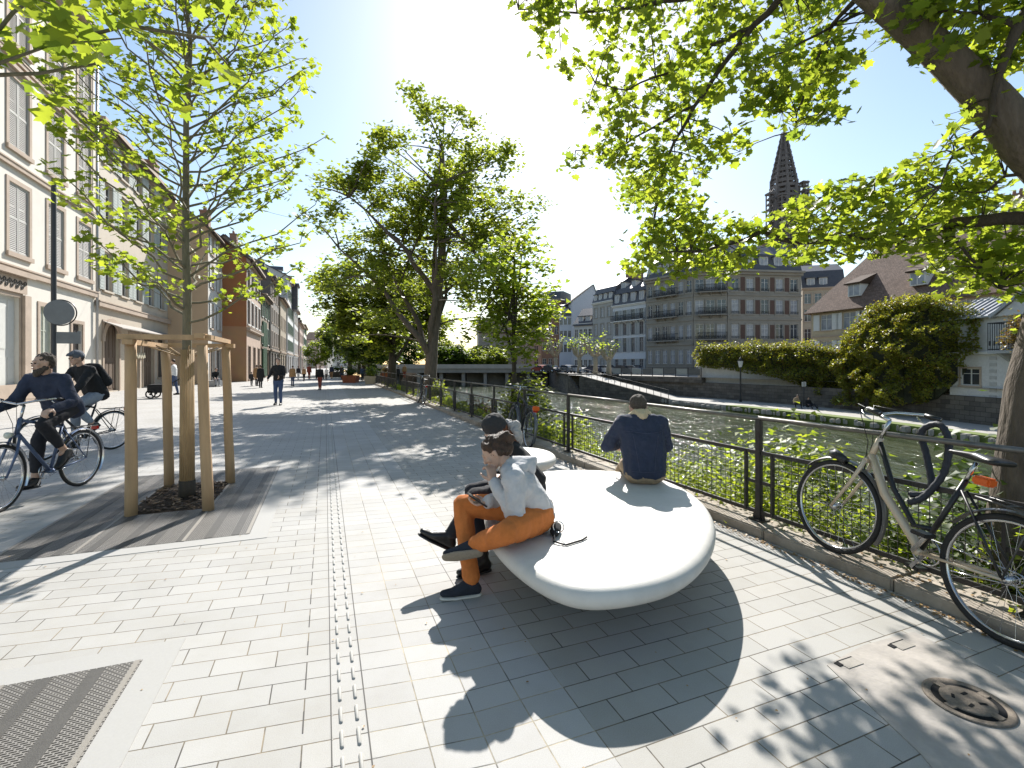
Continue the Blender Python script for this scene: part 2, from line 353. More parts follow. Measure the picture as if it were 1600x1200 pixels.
# ramp up to the street
A = [(18, 54.5, -2.45), (20.6, 57.7, -2.45), (12.0, 68.6, -.02), (9.6, 67.2, -.02)]
mb.add([V(p) for p in A] + [V((p[0], p[1], -3.3)) for p in A], [(0, 1, 2, 3), (4, 0, 3, 7), (7, 3, 2, 6)], 0)
A = [(9.6, 67.2, -.02), (12.0, 68.6, -.02), (15, 68.5, -.02), (8.6, 72, -.02), (8.4, 70, -.02)]
mb.add([V(p) for p in A], [(0, 1, 2, 3, 4)], 0)
tagp(mb.build('lower_quay_path', [m_path, m_pathgrass]), kind='structure')
mb = wallrun([(18.05, 54.4), (9.6, 67.0), (8.3, 70.3)], -3.3, (-2.43, -.02), .3)
# (second leg is level)
tagp(mb.build('ramp_wall', m_quay), 'dark sloping stone wall carrying the ramp down to the water', 'wall')
# row of rough edging stones at the water line
mb = MB()
for i in range(2, len(PW) - 1):
    a, b_ = V((*PW[i], 0)), V((*PW[i + 1], 0)); L = (b_ - a).length
    for k in range(int(L / .45)):
        p = a.lerp(b_, (k + random.random()) * .45 / L); r = random.uniform(.06, .2)
        mb.box((p.x - r - .15, p.y - r, -2.9), (p.x + r - .15, p.y + r, -2.55 + random.uniform(-.08, .1)), 0, bevel=.05)
tagp(mb.build('edging_stones', mat('pale_stone', (.33, .31, .27), var=.2, scale=1)), kind='stuff')
# far lawn / hill backdrop of roofs is made of buildings below
# ---------------------------------------------------------------- bank below the fence
m_soil = mat('bank_soil', (.06, .065, .025), rough=.95, var=.3, scale=5, bump=.6, bd=.05)
mb = MB(); ns, ntt = 120, 8; vs = []
for i in range(ns + 1):
    s = -6 + 150 * (i / ns) ** 1.6
    for j in range(ntt + 1):
        f = j / ntt; tt = 3.88 + 2.3 * f
        z = -.05 - 2.6 * f ** 1.25 + .12 * noise.noise(V((s * .6, f * 4, 1)))
        vs.append(ST(s, tt, z))
mb.add(vs, [(i * (ntt + 1) + j, i * (ntt + 1) + j + 1, (i + 1) * (ntt + 1) + j + 1, (i + 1) * (ntt + 1) + j) for i in range(ns) for j in range(ntt)], 0, True)
tagp(mb.build('river_bank', m_soil), kind='structure')

# ================================================================ FENCE (one thing per bay: post + panel)
m_iron = mat('dark_iron', (.045, .04, .036), rough=.5, metal=.25, var=.3, scale=14, bump=.25)
m_rail = mat('rail_iron', (.15, .14, .125), rough=.42, metal=.5, var=.25, scale=12, bump=.15)
BAY = 1.82; zt, zm, zb = 1.0, .70, .16
def fence_proto(mesh=True):
    r = empty('fence_bay')
    p = MB(); p.box((-.028, -.02, .08), (.028, .02, zt), bevel=.004); p.box((-.07, -.055, .085), (.07, .055, .1)); 
    p.extr([(-.065, -.006, .1), (.065, -.006, .1), (.028, -.006, .24), (-.028, -.006, .24)], (0, .012, 0))
    p.build('post', m_iron, r)
    q = MB(); q.tube([(0, 0, zt + .012), (BAY, 0, zt + .012)], .019, n=8); q.build('top_rail', m_rail, r)
    q = MB()
    for z in (zm, zb): q.bar((.0, 0, z), (BAY, 0, z), .02, .034)
    for x in (.14, BAY - .14): q.bar((x, 0, zb), (x, 0, zm), .02, .034)
    q.bar((0, 0, .43), (.14, 0, .43), .016, .03); q.bar((BAY - .14, 0, .43), (BAY, 0, .43), .016, .03)
    q.build('panel_frame', m_iron, r)
    q = MB()
    if mesh:
        for k in range(1, 25):
            x = .14 + (BAY - .28) * k / 25; q.tube([(x, 0, zb), (x, 0, zm)], .0032, n=4, cap=False)
        for k in range(1, 9):
            z = zb + (zm - zb) * k / 9; q.tube([(.14, .004, z), (BAY - .14, .004, z)], .0022, n=4, cap=False)
    q.build('wire_mesh', m_iron, r)
    return r
f0 = fence_proto(); s0 = 3.19
ORD = ['', '', '', ''] + 'first second third fourth fifth sixth seventh eighth ninth tenth eleventh twelfth thirteenth fourteenth fifteenth sixteenth seventeenth eighteenth nineteenth twentieth twenty-first twenty-second twenty-third twenty-fourth'.split()
lab = {-1: 'dark iron fence bay in the lower right corner beside the thick trunk', 0: 'dark iron mesh fence bay carrying the parked bicycle front wheel',
       1: 'fence bay directly behind the denim jacketed man, to his right', 2: 'fence bay just left of the denim jacketed man', 3: 'fence bay with the dark bicycle and orange reflector against it'}
for k in range(-2, 28):
    if k == 12: continue
    o = f0 if k == -2 else clone(f0)
    p = ST(s0 + k * BAY, 3.68); o.location = p; o.rotation_euler = (0, 0, math.atan2(U.y, U.x))
    tagp(o, lab.get(k, 'dark iron fence bay, %s beyond the parked bicycle with the orange reflector' % ORD[k] if k > 0 else 'nearest dark iron fence bay beside the right edge'), 'fence', 'riverside fence bays')
# terrace of water level railings on the ramp
m_rr = mat('thin_rail', (.03, .03, .03), rough=.6)
r = empty('ramp_railing'); tagp(r, 'thin dark railing down the pale ramp across the river', 'railing')
ra = [V((18.1, 54.8, -2.45)), V((9.8, 67.1, -.02))]; mb = MB(); pm = MB()
for k in range(15):
    p = ra[0].lerp(ra[1], k / 14); pm = MB(); pm.bar(p, p + V((0, 0, 1.05)), .05, .05); pm.build('post', m_rr, r)
for z in (.55, 1.03): mb.bar(ra[0] + V((0, 0, z)), ra[1] + V((0, 0, z)), .045, .045)
mb.build('handrail', m_rr, r)
r = empty('quay_railing'); tagp(r, 'dark railing on top of the quay wall left of the ramp', 'railing')
mb = MB(); pm = MB(); pts = [V((9.4, 70.6, .1)), V((8.3, 72, .1)), V((8.2, 92, .1)), V((7.6, 111, .1))]
for a, b_ in zip(pts[:-1], pts[1:]):
    n_ = max(1, int((b_ - a).length / 1.8))
    for k in range(n_): p = a.lerp(b_, k / n_); pm = MB(); pm.bar(p, p + V((0, 0, .95)), .07, .07); pm.build('post', m_rr, r)
    for z in (.5, .95): mb.bar(a + V((0, 0, z)), b_ + V((0, 0, z)), .05, .05)
mb.build('handrail', m_rr, r)
r = empty('street_railing'); tagp(r, 'dark railing with grey panels along the street in front of the stone mansion block', 'railing')
mb = MB(); pm = MB(); pn = MB(); a, b_ = V((14.6, 69.2, 0)), V((23.0, 57.6, 0))
for k in range(9): p = a.lerp(b_, k / 8); pm = MB(); pm.bar(p, p + V((0, 0, 1.15)), .09, .09); pm.build('post', m_rr, r)
for k in range(8):
    p, q = a.lerp(b_, (k + .08) / 8), a.lerp(b_, (k + .92) / 8); pn = MB(); pn.bar(p + V((0, 0, .62)), q + V((0, 0, .62)), .03, .75); pn.build('infill_panel', [mat('grey_panel', (.3, .31, .28)), mat('dark_panel', (.12, .12, .11))][k % 2], r)
for z in (.15, 1.12): mb.bar(a + V((0, 0, z)), b_ + V((0, 0, z)), .06, .06)
mb.build('handrail', m_rr, r)
mb = wallrun([(15, 68.5), (23, 57)], -.7, -.02, .3); tagp(mb.build('ramp_parapet', m_quay), 'brown stone parapet beside the top of the ramp across the river', 'wall')

# ---------------------------------------------------------------- bridge
r = empty('bridge'); tagp(r, 'low flat concrete bridge over the river beyond the big tree', 'bridge')
m_conc = mat('concrete', (.30, .27, .235), var=.15, scale=1.0, dirt=.4, bump=.2)
a, b_ = V((-34, 99, 0)), V((8.3, 104, 0))
mb = MB(); mb.bar(a + V((0, 3, .25)), b_ + V((0, 3, .25)), 7, .9); mb.build('deck', m_conc, r)
mb = MB(); mb.bar(a + V((0, -.6, 1.15)), b_ + V((0, -.6, 1.15)), .35, .9); mb.bar(a + V((0, 6.6, 1.15)), b_ + V((0, 6.6, 1.15)), .35, .9); mb.build('parapet', mat('pale_concrete', (.42, .37, .32), scale=1), r)
for k in range(1, 9):
    p = a.lerp(b_, k / 9); mb = MB(); mb.box((p.x - .35, p.y + .2, -3.4), (p.x + .35, p.y + 5.8, -.2)); mb.build('pier', m_conc, r)
mb = MB(); mb.box((-34, 107.6, -3.4), (9, 108.2, -.02)); mb.build('abutment', m_conc, r)

# ---------------------------------------------------------------- tree pit grates
mg = bpy.data.materials.new('grate'); mg.use_nodes = True; t = mg.node_tree; b = t.nodes['Principled BSDF']; b.inputs['Roughness'].default_value = .55; b.inputs['Metallic'].default_value = .35
tc = nd(t, 'ShaderNodeTexCoord'); mp = nd(t, 'ShaderNodeMapping'); t.links.new(tc.outputs['Object'], mp.inputs[0])
br = nd(t, 'ShaderNodeTexBrick', offset=.5); t.links.new(mp.outputs[0], br.inputs['Vector'])
for k, v in (('Scale', 1.0), ('Brick Width', .03), ('Row Height', .0135), ('Mortar Size', .003), ('Mortar Smooth', .1)): br.inputs[k].default_value = v
br.inputs['Color1'].default_value = (.012, .011, .01, 1); br.inputs['Color2'].default_value = (.03, .028, .024, 1); br.inputs['Mortar'].default_value = (.27, .255, .235, 1)
t.links.new(br.outputs['Color'], b.inputs['Base Color'])
bp = nd(t, 'ShaderNodeBump', i_Strength=1, i_Distance=.006); t.links.new(br.outputs['Fac'], bp.inputs['Height']); t.links.new(bp.outputs[0], b.inputs['Normal'])
m_gband = mat('grate_band', (.27, .25, .22), rough=.6, metal=.3, var=.1, scale=60)
m_mulch = mat('mulch', (.07, .045, .028), rough=.95, var=.5, scale=40, bump=.8, bd=.03)
chip = [mat('chip_a', (.12, .07, .04), var=.3, scale=30), mat('chip_b', (.26, .17, .10), var=.3, scale=30), mat('chip_c', (.05, .032, .02), var=.3, scale=30)]
Rst = math.atan2(N.y, N.x)
def grate(s0_, s1_, t0_, t1_, pit, lab):
    c = ST((s0_ + s1_) / 2, (t0_ + t1_) / 2); r = empty('tree_grate', c, Rst); tagp(r, lab, 'grate', 'tree pit grates')
    hw, hl = (t1_ - t0_) / 2, (s1_ - s0_) / 2; cs, ct = (s0_ + s1_) / 2, (t0_ + t1_) / 2
    px0, px1, py0, py1 = pit[2] - ct, pit[3] - ct, pit[0] - cs, pit[1] - cs
    mb = MB()       # stone surround
    for a_, b__ in (((-hw - .15, -hl - .15), (-hw, hl + .15)), ((hw, -hl - .15), (hw + .15, hl + .15)), ((-hw, hl), (hw, hl + .15)), ((-hw, -hl - .15), (hw, -hl))):
        mb.box((*a_, -.01), (*b__, .004))
    mb.build('surround', m_frame, r)
    mb = MB()
    for a_, b__ in (((-hw, -hl), (px0, hl)), ((px1, -hl), (hw, hl)), ((px0, -hl), (px1, py0)), ((px0, py1), (px1, hl))):
        mb.box((*a_, -.01), (*b__, .006))
    mb.build('plate', mg, r)
    mb = MB(); x = -hw + .2
    while x < hw - .1:
        for y0_, y1_ in (((-hl, py0), (py1, hl)) if px0 < x + .03 < px1 else ((-hl, hl),)): mb.box((x, y0_ + .01, 0), (x + .062, y1_ - .01, .0085), 1)  # dark strips: shadow of the gaps, painted as flat bars
        x += .205
    for x in (-hw + .02, hw - .02, 0 if False else px0, px1): mb.box((x - .012, -hl, 0), (x + .012, hl, .0095))
    mb.build('rib_and_gap_shade', [m_gband, mat('grate_gap_shade', (.07, .066, .06), rough=.6, var=.15, scale=40)], r)
    mb = MB(); mb.box((px0, py0, -.02), (px1, py1, .004)); mb.build('soil', m_mulch, r)
    return c
grate(4.75, 7.75, -2.40, -.62, (5.75, 7.0, -1.86, -1.12), 'tree pit grate with bark mulch around the staked young tree')
grate(.2, 2.92, -2.7, -.86, (1.0, 2.2, -2.1, -1.4), 'bare metal tree grate cut by the lower left corner')
mb = MB()
for k in range(420):
    s, tt = random.uniform(5.77, 6.98), random.uniform(-1.84, -1.14); a = random.uniform(0, 6.3); l = random.uniform(.012, .035)
    p = ST(s, tt, random.uniform(.008, .03)); d = V((math.cos(a), math.sin(a), random.uniform(-.3, .3))) * l
    mb.bar(p - d, p + d, random.uniform(.01, .022), .006, mi=random.choice((0, 1, 2, 2)), up=(random.uniform(-.5, .5), random.uniform(-.5, .5), 1))
tagp(mb.build('bark_mulch', chip), kind='stuff')
# concrete patch with manhole, bottom right
m_patch = mat('patch_concrete', (.37, .335, .295), rough=.85, var=.14, scale=9, bump=.25, dirt=.5, dcol=(.25, .24, .23))
m_cover = mat('cast_iron', (.20, .165, .13), rough=.6, metal=.4, var=.3, scale=60, bump=.5)
m_void = mat('void', (.006, .006, .006), rough=1, var=0, bump=0)
mb = MB(); P = [G(1292, 1040), G(1352, 1008), G(1428, 988), G(1475, 1012), G(1700, 1140), G(1900, 1300), G(1560, 1330), G(1440, 1180)]
mb.extr([V((p.x, p.y, -.01)) for p in P], (0, 0, .014)); tagp(mb.build('concrete_patch', m_patch), kind='structure')
c = G(1512, 1098); r = empty('manhole_cover', c, .3); tagp(r, 'round rusty cast iron manhole cover in the concrete patch', 'manhole cover')
mb = MB(); mb.lathe([(.155, .0), (.155, .010), (.148, .0115), (.127, .0115), (.124, .008)], n=48); mb.build('rim', m_cover, r)
mb = MB(); mb.lathe([(.1235, .0), (.1235, .0085)], n=48, mi=0); mb.build('gap', m_void, r)
mb = MB(); mb.lathe([(.096, 0), (.096, .0125), (.088, .0145), (.03, .0145), (.0, .0145)], n=40, mi=0)
for a in (0, 1.57, 3.14, 4.71): mb.bar((.09 * math.cos(a), .09 * math.sin(a), .0115), (.125 * math.cos(a), .125 * math.sin(a), .0115), .035, .006)
mb.build('lid', m_cover, r)
for x, y, a in ((.03, .03, 0), (-.035, .035, .6), (.03, -.04, -.5), (-.03, -.03, .2)): mb = MB(); mb.bar((x - .015 * math.cos(a), y - .015 * math.sin(a), .015), (x + .015 * math.cos(a), y + .015 * math.sin(a), .015), .012, .003); mb.build('slot', m_void, r)
for px, py, l in ((1330, 1037, 'left of the two recessed metal lids in the concrete patch'), (1412, 1009, 'right of the two recessed metal lids in the concrete patch')):
    c = G(px, py); r = empty('recessed_lid', c, Rst); tagp(r, l, 'ground lid', 'recessed lids')
    mb = MB(); mb.box((-.06, -.028, .002), (.05, .028, .007)); mb.build('lid_plate', m_gband, r)
    mb = MB(); mb.box((-.085, .0, .002), (-.055, .03, .0075)); mb.box((-.06, .028, .002), (.05, .034, .0075)); mb.build('opening', m_void, r)
# ================================================================ TREES
def leaf_template(kind):
    if kind == 'maple':
        hf = [(.10, -.24), (.36, -.34), (.30, -.16), (.62, -.04), (.47, .10), (.56, .40), (.33, .34), (.22, .44)]; o = [(0, -.18)] + hf + [(0, .74)] + [(-x, y) for x, y in hf[::-1]]
        vs = [(0, .12, -.06)] + [(x, y, .05 * (abs(x) + y * y)) for x, y in o]; n = len(o)
        return np.array(vs), [(0, 1 + k, 1 + (k + 1) % n) for k in range(n)]
    if kind == 'tri':
        o = [(0, -.25), (.5, -.1), (.28, .18), (.0, .7), (-.28, .18), (-.5, -.1)]
        vs = [(x, y, .12 * abs(x)) for x, y in o]; return np.array(vs), [(0, 1, 2), (0, 2, 3), (0, 3, 4), (0, 4, 5)]
    vs = [(0, -.5, 0), (.42, 0, .1), (0, .6, -.02), (-.42, 0, .1)]; return np.array(vs), [(0, 1, 2), (0, 2, 3)]
def leaves(name, C, size, kind, m, parent, flat=.5, droop=0.25, sv=.35, seed=1):
    C = np.asarray(C, float); n = len(C); rg = np.random.default_rng(seed); T, Fs = leaf_template(kind); k = len(T)
    nz = rg.normal(size=(n, 3)); nz /= np.linalg.norm(nz, axis=1)[:, None]; nz[:, 2] = np.abs(nz[:, 2]); nz = nz * (1 - flat) + np.array([0, 0, 1]) * flat
    nz /= np.linalg.norm(nz, axis=1)[:, None]
    a = rg.normal(size=(n, 3)); a[:, 2] -= droop * 2; y = a - nz * (a * nz).sum(1)[:, None]; y /= np.linalg.norm(y, axis=1)[:, None]; x = np.cross(y, nz)
    sz = size * (1 + sv * rg.uniform(-1, 1, n))
    P = C[:, None, :] + sz[:, None, None] * (T[None, :, 0, None] * x[:, None, :] + T[None, :, 1, None] * y[:, None, :] + T[None, :, 2, None] * nz[:, None, :])
    P = P.reshape(-1, 3); me = bpy.data.meshes.new(name); me.vertices.add(len(P)); me.vertices.foreach_set('co', P.ravel())
    F_ = np.array(Fs); nf = len(F_); idx = (F_[None] + (np.arange(n) * k)[:, None, None]).reshape(-1)
    me.loops.add(len(idx)); me.loops.foreach_set('vertex_index', idx.astype(np.int32))
    me.polygons.add(n * nf); me.polygons.foreach_set('loop_start', np.arange(0, len(idx), 3, dtype=np.int32)); me.polygons.foreach_set('loop_total', np.full(n * nf, 3, np.int32))
    me.materials.append(m); me.update(calc_edges=True)
    o = bpy.data.objects.new(name, me); COL.objects.link(o)
    if parent: o.parent = parent
    return o
def bez(p0, p1, p2, n=6): return [p0 * (1 - t) ** 2 + p1 * 2 * t * (1 - t) + p2 * t * t for t in [i / n for i in range(n + 1)]]
def jit(pts, a): return [pts[0]] + [p + V([random.uniform(-a, a) for _ in range(3)]) for p in pts[1:-1]] + [pts[-1]]
barkm = mat('bark', (.115, .09, .068), rough=.95, var=.35, scale=14, bump=.9, bscale=30, stretch=(1, 1, .25), bd=.03, dirt=.3, dcol=(.05, .045, .035))
bark_dk = mat('bark_dark', (.06, .048, .036), rough=.95, var=.3, scale=14, bump=.7, stretch=(1, 1, .3), bd=.02)
LM = leaf_mat('leaf_spring', (.066, .10, .016), (.135, .165, .025), tr=.6, tc=(4.0, 3.7, 1.9))
LM2 = leaf_mat('leaf_maple', (.062, .088, .017), (.12, .145, .026), tr=.58, tc=(3.9, 3.6, 1.8))
LM3 = leaf_mat('leaf_dark', (.035, .06, .014), (.065, .10, .02), tr=.45)
LMI = leaf_mat('leaf_ivy', (.075, .095, .018), (.17, .17, .032), tr=.42)
LMR = leaf_mat('leaf_ivy_red', (.10, .05, .02), (.11, .10, .03), tr=.35)
LMG = leaf_mat('leaf_groundcover', (.085, .125, .018), (.16, .19, .035), tr=.5)
def crown_tree(name, base, trunk, env, ncl, lpc, clr, lsize, lm, label, group=None, trad=.2, nprim=7, kind='tri', fork=.45, seed=1, bm_=None, ztop=None, shell=.55, cat='tree', low=.25, droop=.25):
    """base: ground point; trunk: list of relative points; env: [(rel centre, radii)]"""
    random.seed(seed); rg = np.random.default_rng(seed)
    r = empty(name, base); tagp(r, label, cat, group)
    tp = [V(p) for p in trunk]; n = len(tp)
    mb = MB(); rad = [trad * (1.35 if i == 0 else 1 - .62 * i / (n - 1)) for i in range(n)]; mb.tube(tp, rad, n=10); mb.build('trunk', bm_ or barkm, r)
    cl = []
    wts = np.array([e[1][0] * e[1][1] * e[1][2] for e in env]); wts = wts / wts.sum()
    tries = 0; mind = clr * .62
    while len(cl) < ncl and tries < ncl * 60:
        tries += 1; c, rr = env[rg.choice(len(env), p=wts)]; d = rg.normal(size=3); d /= np.linalg.norm(d); q = rg.uniform(shell, 1) ** .6
        p = V((c[0] + d[0] * rr[0] * q, c[1] + d[1] * rr[1] * q, c[2] + d[2] * rr[2] * q))
        if all((p - o_).length > mind for o_ in cl): cl.append(p)
    # primary limbs
    def at(f):
        f = f * (n - 1); i = min(int(f), n - 2); return tp[i].lerp(tp[i + 1], f - i)
    prim = []; bb = MB()
    cc = V((0, 0, 0))
    for c, rr in env: cc += V(c) / len(env)
    for k in range(nprim):
        tgt = random.choice(cl) if k >= len(cl) or k > 3 else max(random.sample(cl, min(6, len(cl))), key=lambda p: p.z * (1 if k < 2 else -.2) + (p - cc).length)
        f = random.uniform(low, .95); s_ = at(f); tgt = s_.lerp(tgt, .82); mid = s_.lerp(tgt, .45) + V((0, 0, (tgt - s_).length * .12))
        pts = jit(bez(s_, mid, tgt, 7), trad * .35); rd = [trad * (.55 * (1 - f * .4)) * (1 - .85 * i / 7) + .006 for i in range(8)]
        bb.tube(pts, rd, n=6); prim += pts[1:]
    prim += [at(f_) for f_ in (.7, .8, .9, 1.0)]
    LC = []
    for c in cl:
        a = min(prim, key=lambda p: (p - c).length + max(0, p.z - c.z) * 1.2); mid = a.lerp(c, .5) + V((random.uniform(-.1, .1), random.uniform(-.1, .1), .12)) * (c - a).length
        bb.tube(bez(a, mid, c, 4), [trad * .1 + .006, trad * .09 + .005, trad * .07 + .004, trad * .05 + .003, .003], n=4, cap=False)
        m_ = int(lpc * random.uniform(.6, 1.35)); sub = rg.normal(size=(4, 3)) * clr * .45
        q = c + V((0, 0, 0)); g = rg.normal(size=(m_, 3)) * clr * .36 * np.array([1, 1, .62]) + sub[rg.integers(0, 4, m_)] + np.array(q)
        LC.append(g)
        for s_ in sub[:2]: bb.tube([c, c + V(s_)], [.005 + trad * .02, .003], n=3, cap=False)
    bb.build('branches', bm_ or barkm, r)
    leaves('crown', np.concatenate(LC), lsize, kind, lm, r, seed=seed, droop=droop)
    return r
# the big maple beyond the girls
crown_tree('maple_tree', V((-3.53, 20.4, -.1)), [(0, 0, 0), (.02, 0, 1.2), (.1, 0, 2.4), (.25, 0, 4.0), (.5, 0, 6.2), (.6, 0, 8.6), (.5, 0, 10.8)],
    [((-.2, 0, 10.2), (3.0, 3.0, 3.0)), ((2.6, 0, 8.0), (3.0, 2.8, 3.0)), ((-2.6, 0, 7.8), (2.8, 2.8, 2.2)), ((-2.2, 0, 4.8), (2.7, 2.6, 1.9)), ((3.0, -.5, 5.0), (2.6, 2.4, 2.0)), ((0, .5, 6.8), (3.2, 3.0, 2.8)), ((4.5, -.3, 3.9), (1.5, 1.5, 1.5)), ((-3.9, 0, 3.9), (1.5, 1.8, 1.4))],
    168, 160, .62, .17, LM2, 'large spreading maple rising behind the fence at the centre of the promenade', 'riverside trees', trad=.30, nprim=15, seed=4, shell=.35)
mb = MB()
# lower second tree, left of the maple and farther
crown_tree('leafy_tree', V((-8.1, 32, -.1)), [(0, 0, 0), (0, 0, 2), (.1, 0, 4), (.1, 0, 6.5)],
    [((-1.6, 0, 6.3), (3.4, 3, 2.6)), ((1.2, 0, 5.6), (3.0, 3, 2.6)), ((-.5, 0, 3.9), (3.3, 3, 1.2))], 110, 190, .8, .26, LM2, 'dense round tree with a dark trunk left of the large maple', 'riverside trees', trad=.28, seed=5, bm_=bark_dk, shell=.3)
for i, (x, y, h, lb) in enumerate(((-13.2, 44, 7.5, 'dark full tree in the riverside row, second beyond the maple'), (-17.5, 56, 8.5, 'dark full tree in the riverside row, third beyond the maple'), (-24.5, 76, 8, 'dark tree behind the weeping willow at the end of the promenade'))):
    crown_tree('leafy_tree', V((x, y, -.1)), [(0, 0, 0), (0, 0, 2.5), (.1, 0, h * .7)], [((0, 0, h * .72), (3.6, 3.4, h * .3)), ((.6, 0, h * .42), (3.2, 3, h * .16))], 55, 190, 1.0, .36, LM3 if i != 1 else LM2, lb, 'riverside trees', trad=.25, seed=20 + i, bm_=bark_dk, shell=.2, kind='q')
# weeping willow
r = crown_tree('willow_tree', V((-22.6, 66, -.1)), [(0, 0, 0), (0, 0, 3), (-.2, 0, 6)], [((0, 0, 6.3), (4.2, 3.5, 1.7))], 50, 130, .8, .3, LM2, 'weeping willow with hanging curtains at the far end of the riverside row', 'riverside trees', trad=.3, seed=31, kind='q')
rg = np.random.default_rng(3); L = []
for k in range(170):
    a = rg.uniform(0, 6.28); q = rg.uniform(.7, 1.0); x, y = 4.4 * q * math.cos(a), 3.6 * q * math.sin(a); zt_ = 6.6 - .9 * q; ln = rg.uniform(1.8, 4.2)
    n_ = int(ln / .09); L.append(np.stack([x + rg.normal(0, .06, n_), y + rg.normal(0, .06, n_), zt_ - np.linspace(0, ln, n_)], 1))
leaves('hanging_foliage', np.concatenate(L), .24, 'q', LM3, r, flat=.0, droop=3.0, seed=9)
# slim tree behind the fence, right of the maple
crown_tree('slim_tree', ST(10.8, 4.3, -.1), [(0, 0, 0), (.02, 0, 1.3), (0, 0, 2.8), (.03, 0, 4.2)],
    [((-.1, 0, 3.7), (1.05, 1.0, 1.0)), ((.55, 0, 2.9), (.8, .8, .7)), ((-.7, 0, 2.75), (.65, .8, .65)), ((.4, 0, 2.1), (.7, .7, .5))], 62, 66, .36, .125, LM, 'slim young tree with a thin dark trunk between the maple and the river', 'riverside trees', trad=.075, seed=8, bm_=bark_dk, nprim=10, low=.4, shell=.2)
# planted saplings on the far side of the street
crown_tree('small_tree', V((-24.6, 59.5, 0)), [(0, 0, 0), (0, 0, 1.5), (0, 0, 3.2)], [((0, 0, 3.0), (1.5, 1.5, 1.6))], 34, 70, .5, .22, LM, 'small bright green tree standing alone far down the street', 'small street trees', trad=.08, seed=12, kind='q')
# trees behind the bridge
for i, (x, y, h, lm) in enumerate(((-18, 118, 8, LM2), (-9.5, 122, 6.5, LM2), (-27, 124, 11, LM3), (-34, 112, 12, LM2), (-2.5, 128, 5.5, LM3), (-14, 114, 6.0, LM3), (-6, 114, 5.0, LM2))):
    crown_tree('distant_tree', V((x, y, -.1)), [(0, 0, 0), (0, 0, h * .4), (0, 0, h * .7)], [((0, 0, h * .5), (5.0, 4, h * .46))], 44, 130, 1.5, .6, lm,
        ('green tree behind the bridge, left of its middle', 'lower green tree behind the middle of the bridge', 'dark tree behind the left end of the bridge', 'tall tree behind the far left end of the bridge', 'low dark tree behind the right end of the bridge', 'broad hedge like tree behind the bridge, seen under the maple', 'small light tree behind the right half of the bridge')[i], 'trees beyond the bridge', trad=.2, seed=40 + i, bm_=bark_dk, shell=.2, kind='q')
# pollarded planes on the far quay
m_poll = mat('pollard_bark', (.30, .26, .19), var=.3, scale=3, bump=.6)
for i, (px, Z, s_) in enumerate(((930, 76, 1.0), (905, 84, 1.0), (868, 92, 1.05), (951, 72, .75))):
    p = W(px, 578, Z); p.z = 0; r = empty('plane_tree', p); tagp(r, ('knobbly pollarded plane tree in front of the dark roofed house with the white ground floor', 'pollarded plane tree second left of the white five storey house', 'pollarded plane tree farthest left on the far quay', 'smaller pollarded plane tree just left of the white five storey house')[i], 'tree', 'pollarded trees on the far quay')
    random.seed(60 + i); mb = MB(); mb.tube([(0, 0, 0), (.05, 0, 1.6), (0, 0, 3.0 * s_)], [.42, .34, .38], n=8); mb.build('trunk', m_poll, r); bb = MB(); tips = []
    for k in range(9):
        a = k * .7 + random.uniform(-.2, .2); l = random.uniform(1.6, 2.9) * s_; q = V((math.cos(a) * l * .8, math.sin(a) * l * .6, 3.0 * s_ + random.uniform(1.0, 3.4) * s_)); m0 = V((q.x * .8, q.y * .8, 3.0 * s_ + .7)); pts = bez(V((0, 0, 2.8 * s_)), m0, q, 5)
        bb.tube(jit(pts, .1), [.25, .2, .16, .14, .13, .2], n=6); tips.append(q)
    bb.build('branches', m_poll, r)
    C = np.concatenate([np.array(t_) + np.random.default_rng(70 + j).normal(size=(26 if (i == 0 and j % 2) or i == 1 else 9, 3)) * .42 for j, t_ in enumerate(tips)])
    leaves('crown', C, .38, 'q', LM, r, seed=i)

